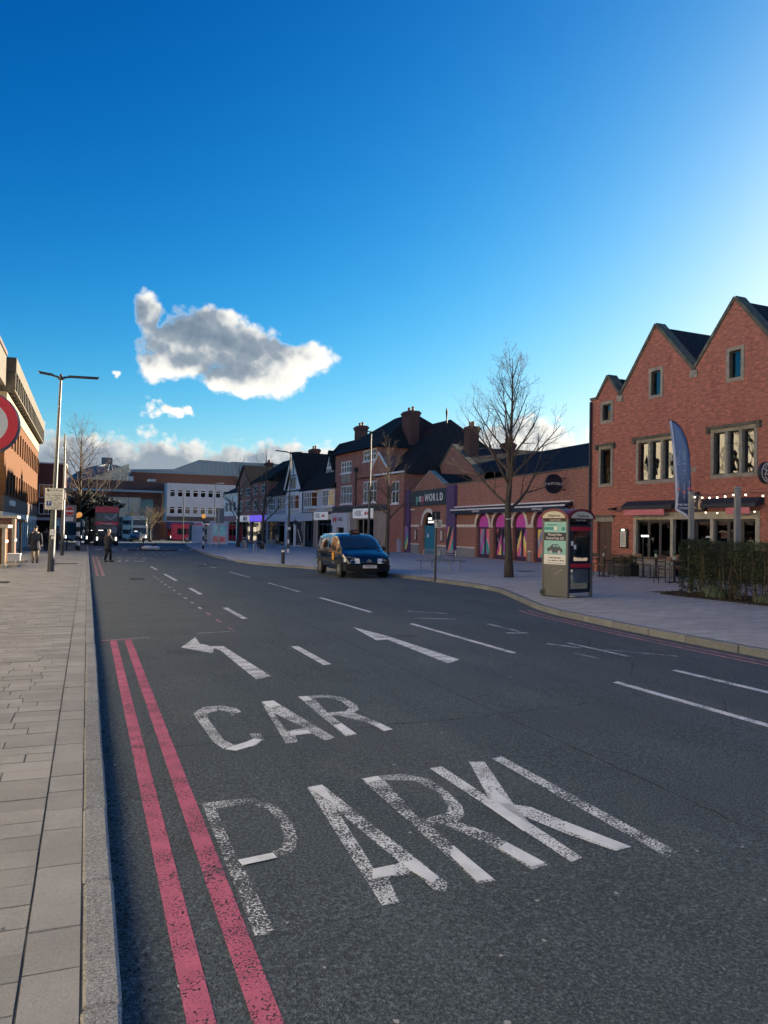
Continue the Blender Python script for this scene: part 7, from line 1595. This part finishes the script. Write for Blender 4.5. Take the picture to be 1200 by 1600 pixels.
# ------------------------------------------------------------------ people
M_skin = mat('skin', (.42, .26, .19), .55)
def skinned(name, verts, edges, m, parent, sub=1):
    me = bpy.data.meshes.new(name); me.from_pydata([v[:3] for v in verts], edges, []); o = bpy.data.objects.new(name, me); col.objects.link(o)
    md = o.modifiers.new('skin', 'SKIN'); o.modifiers.new('sub', 'SUBSURF').levels = sub
    for sv, v in zip(me.skin_vertices[0].data, verts): r_ = v[3]; sv.radius = (r_, r_) if isinstance(r_, (int, float)) else r_
    me.skin_vertices[0].data[0].use_root = True
    bpy.context.view_layer.update(); ev = bpy.data.meshes.new_from_object(o.evaluated_get(bpy.context.evaluated_depsgraph_get())); bpy.data.objects.remove(o)
    ev.materials.clear(); ev.materials.append(m); ev.polygons.foreach_set('use_smooth', [True] * len(ev.polygons)); return mobj(name, ev, parent)
def person(label, loc, rz, h, top, bottom, hairm, coat=True, stride=.12, armsL=None, armsR=None, headlean=0., pack=False, cap=None, shoes=None, bare_legs=False):
    """faces +y; h standing height"""
    t_ = thing('person', label, 'person', loc, rz, 'people on the street'); k = h / 1.75; s = lambda *p: tuple(c * k for c in p)
    aL = armsL or [(-.25, .02, 1.14), (-.27, .05, .88)]; aR = armsR or [(.25, -.02, 1.14), (.27, .02, .88)]
    ft = [(-.10, -stride, .09), (.10, stride, .09)]; kn = [(-.10, -stride * .3 + .03, .50), (.10, stride * .6 + .03, .50)]
    V = [(0, 0, .95, .125), (0, 0, 1.10, .115), (0, -.01, 1.28, .135), (0, -.01, 1.42, .10), (0, .0, 1.50, .052), (0, .02 + headlean, 1.58, .068), (0, .03 + headlean, 1.66, .085), (0, .02 + headlean, 1.73, .055)]
    E = [(i, i + 1) for i in range(7)]
    for sx, arm in ((-1, aL), (1, aR)):
        b = len(V); V += [(sx * .19, -.01, 1.40, .06), (*arm[0], .042), (*arm[1], .032), (arm[1][0], arm[1][1] + .03, arm[1][2] - .09, .036)]; E += [(3, b), (b, b + 1), (b + 1, b + 2), (b + 2, b + 3)]
    for i in (0, 1):
        b = len(V); V += [((-1, 1)[i] * .10, 0, .88, .085), (*kn[i], .056), (*ft[i], .042), (ft[i][0], ft[i][1] + .16, .045, .036)]; E += [(0, b), (b, b + 1), (b + 1, b + 2), (b + 2, b + 3)]
    body = skinned('body', [(*s(*v[:3]), v[3] * k) for v in V], E, M_skin, t_)
    # small face features
    q = MB(); hy = .03 + headlean; q.ball(s(0, hy + .085, 1.635), .014 * k, .02 * k, .022 * k, 6, 4); q.ball(s(-.08, hy - .01, 1.635), .012 * k, .02 * k, .03 * k, 6, 4); q.ball(s(.08, hy - .01, 1.635), .012 * k, .02 * k, .03 * k, 6, 4); q.build('nose_and_ears', M_skin, t_, smooth=True)
    q = MB(); q.ball(s(-.03, hy + .074, 1.66), .010 * k, n=6, k=4); q.ball(s(.03, hy + .074, 1.66), .010 * k, n=6, k=4); q.box(-.025 * k, (hy + .068) * k, 1.595 * k, .025 * k, (hy + .082) * k, 1.603 * k); q.build('eyes_and_mouth', M_black, t_)
    if cap: q = MB(); q.ball(s(0, hy - .005, 1.70), .098 * k, .112 * k, .075 * k, 12, 8); q.box(-.06 * k, (hy + .07) * k, 1.675 * k, .06 * k, (hy + .17) * k, 1.69 * k); q.build('cap', cap, t_, smooth=True)
    else: q = MB(); q.ball(s(0, hy - .022, 1.685), .092 * k, .10 * k, .085 * k, 12, 8); q.build('hair', hairm, t_, smooth=True)
    hem = .62 if coat else .86
    q = MB(); n_ = 14; rings = [(hem, .245 if coat else .2, .19 if coat else .155), (.80, .215, .175), (1.02, .195, .155), (1.25, .225, .165), (1.38, .215, .15), (1.455, .12, .10), (1.52, .075, .075)]
    v = [s(a * math.cos(6.2832 * j / n_), b * math.sin(6.2832 * j / n_) + (.0 if z > .9 else -.01), z) for z, a, b in rings for j in range(n_)]
    q.add(v, [(i * n_ + j, i * n_ + (j + 1) % n_, (i + 1) * n_ + (j + 1) % n_, (i + 1) * n_ + j) for i in range(len(rings) - 1) for j in range(n_)] + [tuple(range(n_ - 1, -1, -1)), tuple((len(rings) - 1) * n_ + j for j in range(n_))])
    for sx, arm in ((-1, aL), (1, aR)): q.tube([s(sx * .15, -.01, 1.40), s(sx * .20, -.01, 1.38), s(*arm[0]), s(*arm[1])], [.07 * k, .082 * k, .064 * k, .05 * k], 10)
    q.build('coat' if coat else 'jacket', top, t_, smooth='all')
    q = MB()
    for i in (0, 1): q.tube([s((-1, 1)[i] * .09, 0, .95), s((-1, 1)[i] * .10, 0, .86), s(*kn[i]), s(ft[i][0], ft[i][1], .10)], [.09 * k, .10 * k, .075 * k, .062 * k], 10)
    q.ball(s(0, 0, .92), .165 * k, .13 * k, .11 * k, 12, 6); q.build('trousers', bottom, t_, smooth='all')
    q = MB()
    for i in (0, 1): q.ball(s(ft[i][0], ft[i][1] + .07, .045), .052 * k, .145 * k, .05 * k, 10, 6)
    q.build('shoes', shoes or M_black, t_, smooth=True)
    if pack: q = MB(); q.box(-.15 * k, -.32 * k, 1.02 * k, .15 * k, -.15 * k, 1.42 * k); q.build('backpack', M_navy, t_, bevel=.04 * k, seg=2, smooth=True)
    return t_
M_navc = mat('navy_coat', (.010, .014, .028), .85); M_blkc = mat('black_cloth', (.010, .010, .013), .85); M_khaki = mat('khaki_cloth', (.21, .165, .115), .85, var=.1); M_hg = mat('grey_hair', (.32, .29, .26), .8); M_hd = mat('dark_hair', (.02, .015, .012), .7)
person('person in navy coat, cap and khaki trousers walking away along the near pavement', (-2.15, 37.8, lz(0, 37.8)), RAD(8), 1.66, M_navc, M_khaki, M_hd, True, .10, cap=M_navc, pack=True)
person('grey-haired person in long dark coat standing in the road looking at a phone', (1.03, 42.4, gz(1, 42.4)), RAD(-62), 1.68, M_navc, M_blkc, M_hg, True, .11, armsL=[(-.25, .08, 1.15), (-.14, .30, 1.18)], armsR=[(.25, .08, 1.15), (.13, .31, 1.16)], headlean=.03)
ph = thing('phone', 'phone held up by the person standing in the road', 'phone', (1.03 + .30, 42.4 + .18, gz(1, 42.4) + 1.14), RAD(-62)); q = MB(); q.box(-.04, -.005, -.07, .04, .005, .07); q.build('case', M_swh, ph)
person('person in dark jacket walking in front of the passage, left of the lamp', (-2.71, 60.2, lz(0, 60.2)), RAD(10), 1.62, M_blkc, M_blkc, M_hd, False, .14)
person('person in black clothes partly hidden behind the near lamp post', (-2.05, 60.4, lz(0, 60.4)), RAD(190), 1.55, M_blkc, M_blkc, M_hd, False, .15, shoes=M_white)
person('person in dark coat walking past the shops between the thin trees', (16.13, 76.5, pz(16.1, 76.5)), RAD(165), 1.68, M_navc, M_blkc, M_hd, True, .14)
# ------------------------------------------------------------------ bare street trees
BK = barkmat('grey_bark', (.045, .040, .034), (.115, .105, .09)); BK2 = barkmat('twig_bark', (.075, .06, .05), (.15, .12, .095)); BK3 = barkmat('pale_twig_bark', (.10, .075, .05), (.20, .155, .10))
def grow(seed, h, tr, fork, spread, limbs, sub, twig, up=.35, leader=True):
    """returns (trunk MB, crown MB): tapered trunk with a leader, limbs, branches and fine twigs"""
    r_ = random.Random(seed); T, K = MB(), MB()
    lean = [Vector((r_.gauss(0, .012), r_.gauss(0, .012), 0)) for _ in range(9)]
    top = h * (.97 if leader else .55); n_ = 9; pts = []; p = Vector((0, 0, -.05))
    for i in range(n_ + 1):
        f = i / n_; pts.append(Vector((0, 0, top * f)) + sum(lean[:min(i, 9)], Vector()) * h * .35)
    rad = [tr * (1.25 if i == 0 else 1) * max(.06, (1 - (i / n_)) ** .85) for i in range(n_ + 1)]
    T.tube(pts, rad, 10)
    def along(f):
        k = f * n_; a = int(min(k, n_ - 1)); return pts[a].lerp(pts[a + 1], k - a), rad[a] + (rad[a + 1] - rad[a]) * (k - a)
    def branch(p, d, L, r, lev):
        segs = 5 if lev < 2 else 4 if lev == 2 else 3; q = [p]; dd = d.copy(); rr = [r]
        for i in range(segs):
            dd = (dd + Vector((r_.gauss(0, 1), r_.gauss(0, 1), r_.gauss(0, .7))) * (.07 + .045 * lev) + Vector((0, 0, up * (.10 if lev < 2 else .05)))).normalized()
            q.append(q[-1] + dd * L / segs); rr.append(r * (1 - .80 * (i + 1) / segs))
        K.tube(q, rr, 6 if lev == 0 else 4 if lev == 1 else 3, cap=False)
        if lev >= 3: return
        cnt = (sub, max(4, sub - 1), twig)[lev]
        for c in range(cnt):
            f = .22 + .78 * (c + r_.random()) / cnt; k = f * segs; a = int(min(k, segs - 1)); b = q[a].lerp(q[a + 1], k - a); ax = (q[a + 1] - q[a]).normalized()
            o = ax.orthogonal().normalized(); o.rotate(Matrix.Rotation(r_.random() * 6.283, 3, ax)); an = RAD(r_.uniform(24, 52))
            nd = (ax * math.cos(an) + o * math.sin(an)).normalized()
            branch(b, nd, L * r_.uniform(.36, .58) * (1.08 - .45 * f), max(rr[a] * .52, .0026), lev + 1)
    for i in range(limbs):
        f = fork + (.93 - fork) * (i + r_.random() * .6) / limbs; b, rb = along(f); a = i * 2.4 + r_.uniform(-.4, .4)
        t_ = (f - fork) / (1 - fork); an = RAD(52 - 26 * t_) if leader else RAD(r_.uniform(22, 50))
        d = Vector((math.cos(a) * math.sin(an), math.sin(a) * math.sin(an), math.cos(an)))
        branch(b, d, h * spread * (1.12 - .85 * t_) * r_.uniform(.85, 1.15), max(rb * .55, .02), 0)
    return T, K
def make_tree(name, label, loc, seed, h, tr, fork, spread, limbs, sub, twig, bark=None, tw=None, up=.35, leader=True, cat='tree'):
    t_ = thing(name, label, cat, loc, 0, 'bare street trees'); T, K = grow(seed, h, tr, fork, spread, limbs, sub, twig, up, leader)
    T.build('trunk', bark or BK, t_, smooth='all', recalc=False); K.build('crown', tw or BK2, t_, smooth='all', recalc=False); return t_
big = make_tree('bare_tree', 'tall bare street tree with upswept branches in front of the bar', (14.17, 24.2, pz(14, 24)), 3, 8.15, .15, .29, .35, 22, 7, 6, up=.8)
q = MB(); q.tube([(.16 * math.cos(a), .16 * math.sin(a), 2.1 + .02 * math.sin(3 * a)) for a in [i * .5 for i in range(14)]], .012, 5); q.build('tie_band', M_white, big)
t2 = make_tree('bare_tree', 'slender bare tree behind the taxi before the bank', (14.5, 37.1, pz(14.5, 37)), 8, 6.6, .13, .34, .30, 13, 6, 5)
c1 = make_tree('bare_tree', 'thin bare tree beside the walker, right of the pair by the shops', (15.2, 70.6, pz(15, 70.6)), 15, 9.6, .17, .24, .30, 13, 6, 5, up=.5)
copy_tree(c1, None, 'thin bare tree nearest the shelters, left of the pair by the shops', (14.6, 79.8, pz(14.6, 79.8)), 2.1)
make_tree('bare_tree', 'large spreading bare tree on the near pavement beyond the crossing', (-.9, 97, lz(0, 97)), 21, 14.6, .24, .20, .44, 26, 8, 6)
make_tree('bare_tree', 'broad pale-twigged leafless tree before the glass shopping centre', (9.4, 128, gz(9, 128)), 33, 8.6, .22, .35, .42, 15, 7, 6, tw=BK3, leader=False, up=.2)
# dark evergreen under the big bare tree
M_ever = mat('dark_evergreen', (.012, .022, .014), .7, var=.4, vscale=2.)
ev = thing('evergreen_bush', 'dark low evergreen spreading under the large bare tree left of the bus', 'bush', (.2, 101, gz(0, 101))); q = MB(); r_ = random.Random(77)
q.tube([(0, 0, 0), (.1, 0, 2.4), (0, .1, 4.5)], [.2, .14, .05], 8); q.build('trunk', BK, ev); q = MB()
for _ in range(5200):
    a = r_.random() * 6.283; u_ = r_.uniform(-1, 1); rr = r_.random() ** .4; lump = 1 + .25 * math.sin(a * 3 + u_ * 4)
    x, y, z = 3.6 * rr * lump * math.cos(a) * math.sqrt(1 - u_ * u_), 2.4 * rr * lump * math.sin(a) * math.sqrt(1 - u_ * u_), 5.0 + 1.5 * rr * u_ - .08 * abs(math.cos(a)) * 6
    d = Vector((r_.gauss(0, 1), r_.gauss(0, 1), r_.gauss(0, .6))).normalized(); e = d.orthogonal().normalized(); f_ = d.cross(e); L = r_.uniform(.12, .3); p = Vector((x, y, z)); q.add([p - e * L, p + f_ * L * .3, p + e * L, p - f_ * L * .3], [(0, 1, 2, 3)])
q.build('foliage', M_ever, ev, recalc=False)
# ------------------------------------------------------------------ hedge by the terrace
def hedge():
    t_ = thing('hedge', 'clipped dark leafy hedge with bare stems at the right edge', 'hedge', (14.85, 16.0, pz(14.8, 16)), RAD(-96))
    L, W, Hh = 11.0, .75, 1.42; r_ = random.Random(9)
    def leafmat(name, a, b): 
        m, n, bs = principled(name); g_ = n.node('ShaderNodeNewGeometry'); c = n.mix(g_.outputs['Random Per Island'], a, b); n.put(bs.inputs['Base Color'], c); bs.inputs['Roughness'].default_value = .6; bs.inputs['Specular IOR Level'].default_value = .25; return m
    ms = [leafmat('hedge_leaf_dark', (.018, .030, .020), (.050, .075, .038)), leafmat('hedge_leaf_green', (.035, .060, .020), (.085, .125, .042)), leafmat('hedge_leaf_brown', (.045, .033, .021), (.10, .07, .042))]
    q = MB(); N = 34000
    for i in range(N):
        s_ = r_.random(); x = L * s_ ** 1.7; z = Hh * (1 - .93 * r_.random() ** 1.35); top = Hh - .03 + .05 * math.sin(x * 5) + .04 * math.sin(x * 13.7)
        z = min(z, top) + (r_.gauss(0, .02) if r_.random() < .94 else r_.uniform(0, .12)); edge_ = r_.random() < .7
        y = (r_.choice((-1, 1)) * W / 2 * r_.uniform(.72, 1.06)) if edge_ and z < Hh * .92 else r_.uniform(-W / 2, W / 2)
        if z < .45 and r_.random() < .45 * (1 - z / .45): continue
        hole = math.sin(x * 7.3 + z * 9) * math.sin(x * 3.1 - z * 5.7)
        if hole > .72 and r_.random() < .6: continue
        d = Vector((r_.gauss(0, 1), r_.gauss(0, 1), r_.gauss(0, 1))).normalized(); e = d.orthogonal().normalized(); f_ = d.cross(e); lf = r_.uniform(.014, .030); p = Vector((x, y, z))
        grn = math.sin(x * 2.2 - .6) * math.sin(x * .9 + z * 2) > .15
        q.cur = 1 if grn and r_.random() < .75 else 2 if r_.random() < .12 else 0
        q.add([p - e * lf, p + f_ * lf * .6, p + e * lf, p - f_ * lf * .6], [(0, 1, 2, 3)])
    q.build('foliage', ms, t_, recalc=False)
    for i in range(90):
        x = r_.uniform(.02, 1) * L if i > 30 else r_.uniform(.02, .5) * L; y = r_.uniform(-.36, .3); s_ = MB(); pts = [(x, y, 0)]; 
        for k in range(1, 6): pts.append((x + r_.gauss(0, .03), y + r_.gauss(0, .03), Hh * .19 * k))
        s_.tube(pts, [.016, .014, .012, .009, .007, .004], 5); o = s_.build('stem', BK3, t_, recalc=False)
    q = MB()
    for i in range(1500):
        x = r_.uniform(0, L); y = r_.uniform(-.36, .36); z0 = r_.uniform(.1, Hh - .1); a = r_.random() * 6.28; l_ = r_.uniform(.05, .16); q.tube([(x, y, z0), (x + l_ * math.cos(a), y + l_ * .6 * math.sin(a), z0 + l_ * r_.uniform(.2, 1))], [.004, .0015], 3, cap=False)
    q.build('twigs', BK2, t_, recalc=False)
    q = MB(); q.box(.1, -.16, .45, L, .16, Hh - .2); q.build('dark_inner_box', mat('dark_hedge_core', (.016, .014, .011), .95, var=.5, vscale=20.), t_)  # plain dark box filling the middle of the hedge
    return t_
hedge()
M_soil = mat('dark_leafy_soil', (.035, .028, .022), .95, var=.5, vscale=12., bump=1., bscale=30.)
sb = MB(); ob_ = [(14.15, 16.35), (14.05, 13.0), (13.8, 8), (13.6, 3), (15.6, 3), (15.7, 16.0), (15.2, 16.9)]; sb.ext(ob_, (), lambda a, b: (a, b, pz(a, b) - .03), lambda a, b: (a, b, pz(a, b) + .03)); o = sb.build('planting_bed', M_soil, kind='structure')
q = MB(); r_ = random.Random(4); ml = [mat('litter_brown', (.07, .04, .02), .9), mat('litter_tan', (.16, .10, .05), .9), M_weed]
for i in range(2600):
    y = 16.7 - 13 * r_.random() ** 1.5; x = r_.uniform(13.75, 15.2) if r_.random() < .85 else r_.uniform(13.4, 14.3); 
    if x < 14.1 + (y - 16) * .03 - .1 and r_.random() < .85: continue
    z = pz(x, y) + (.035 if x > 14.0 else .008); a = r_.random() * 6.28; l_ = r_.uniform(.012, .035); q.cur = r_.choice((0, 0, 1, 0, 2)); tl = r_.uniform(-.6, .6); c_, s_ = math.cos(a) * l_, math.sin(a) * l_
    q.add([(x - c_, y - s_, z), (x + s_ * .6, y - c_ * .6, z + .006 + abs(tl) * l_), (x + c_, y + s_, z + .004), (x - s_ * .6, y + c_ * .6, z)], [(0, 1, 2, 3)])
q.build('fallen_leaves', ml, o, recalc=False, kind='stuff')
M_varig = mat('pale_variegated_leaf', (.16, .20, .12), .6, var=.5, vscale=40.)
tuft('low_shrub', 'small pale-leaved shrub at the foot of the hedge', 'shrub', (14.30, 14.55, pz(14.3, 14.5) + .03), 150, .36, .26, M_varig, 6)
tuft('low_shrub', 'small pale-leaved shrub farther right along the hedge foot', 'shrub', (14.25, 13.1, pz(14.3, 13) + .03), 90, .26, .2, M_varig, 16)
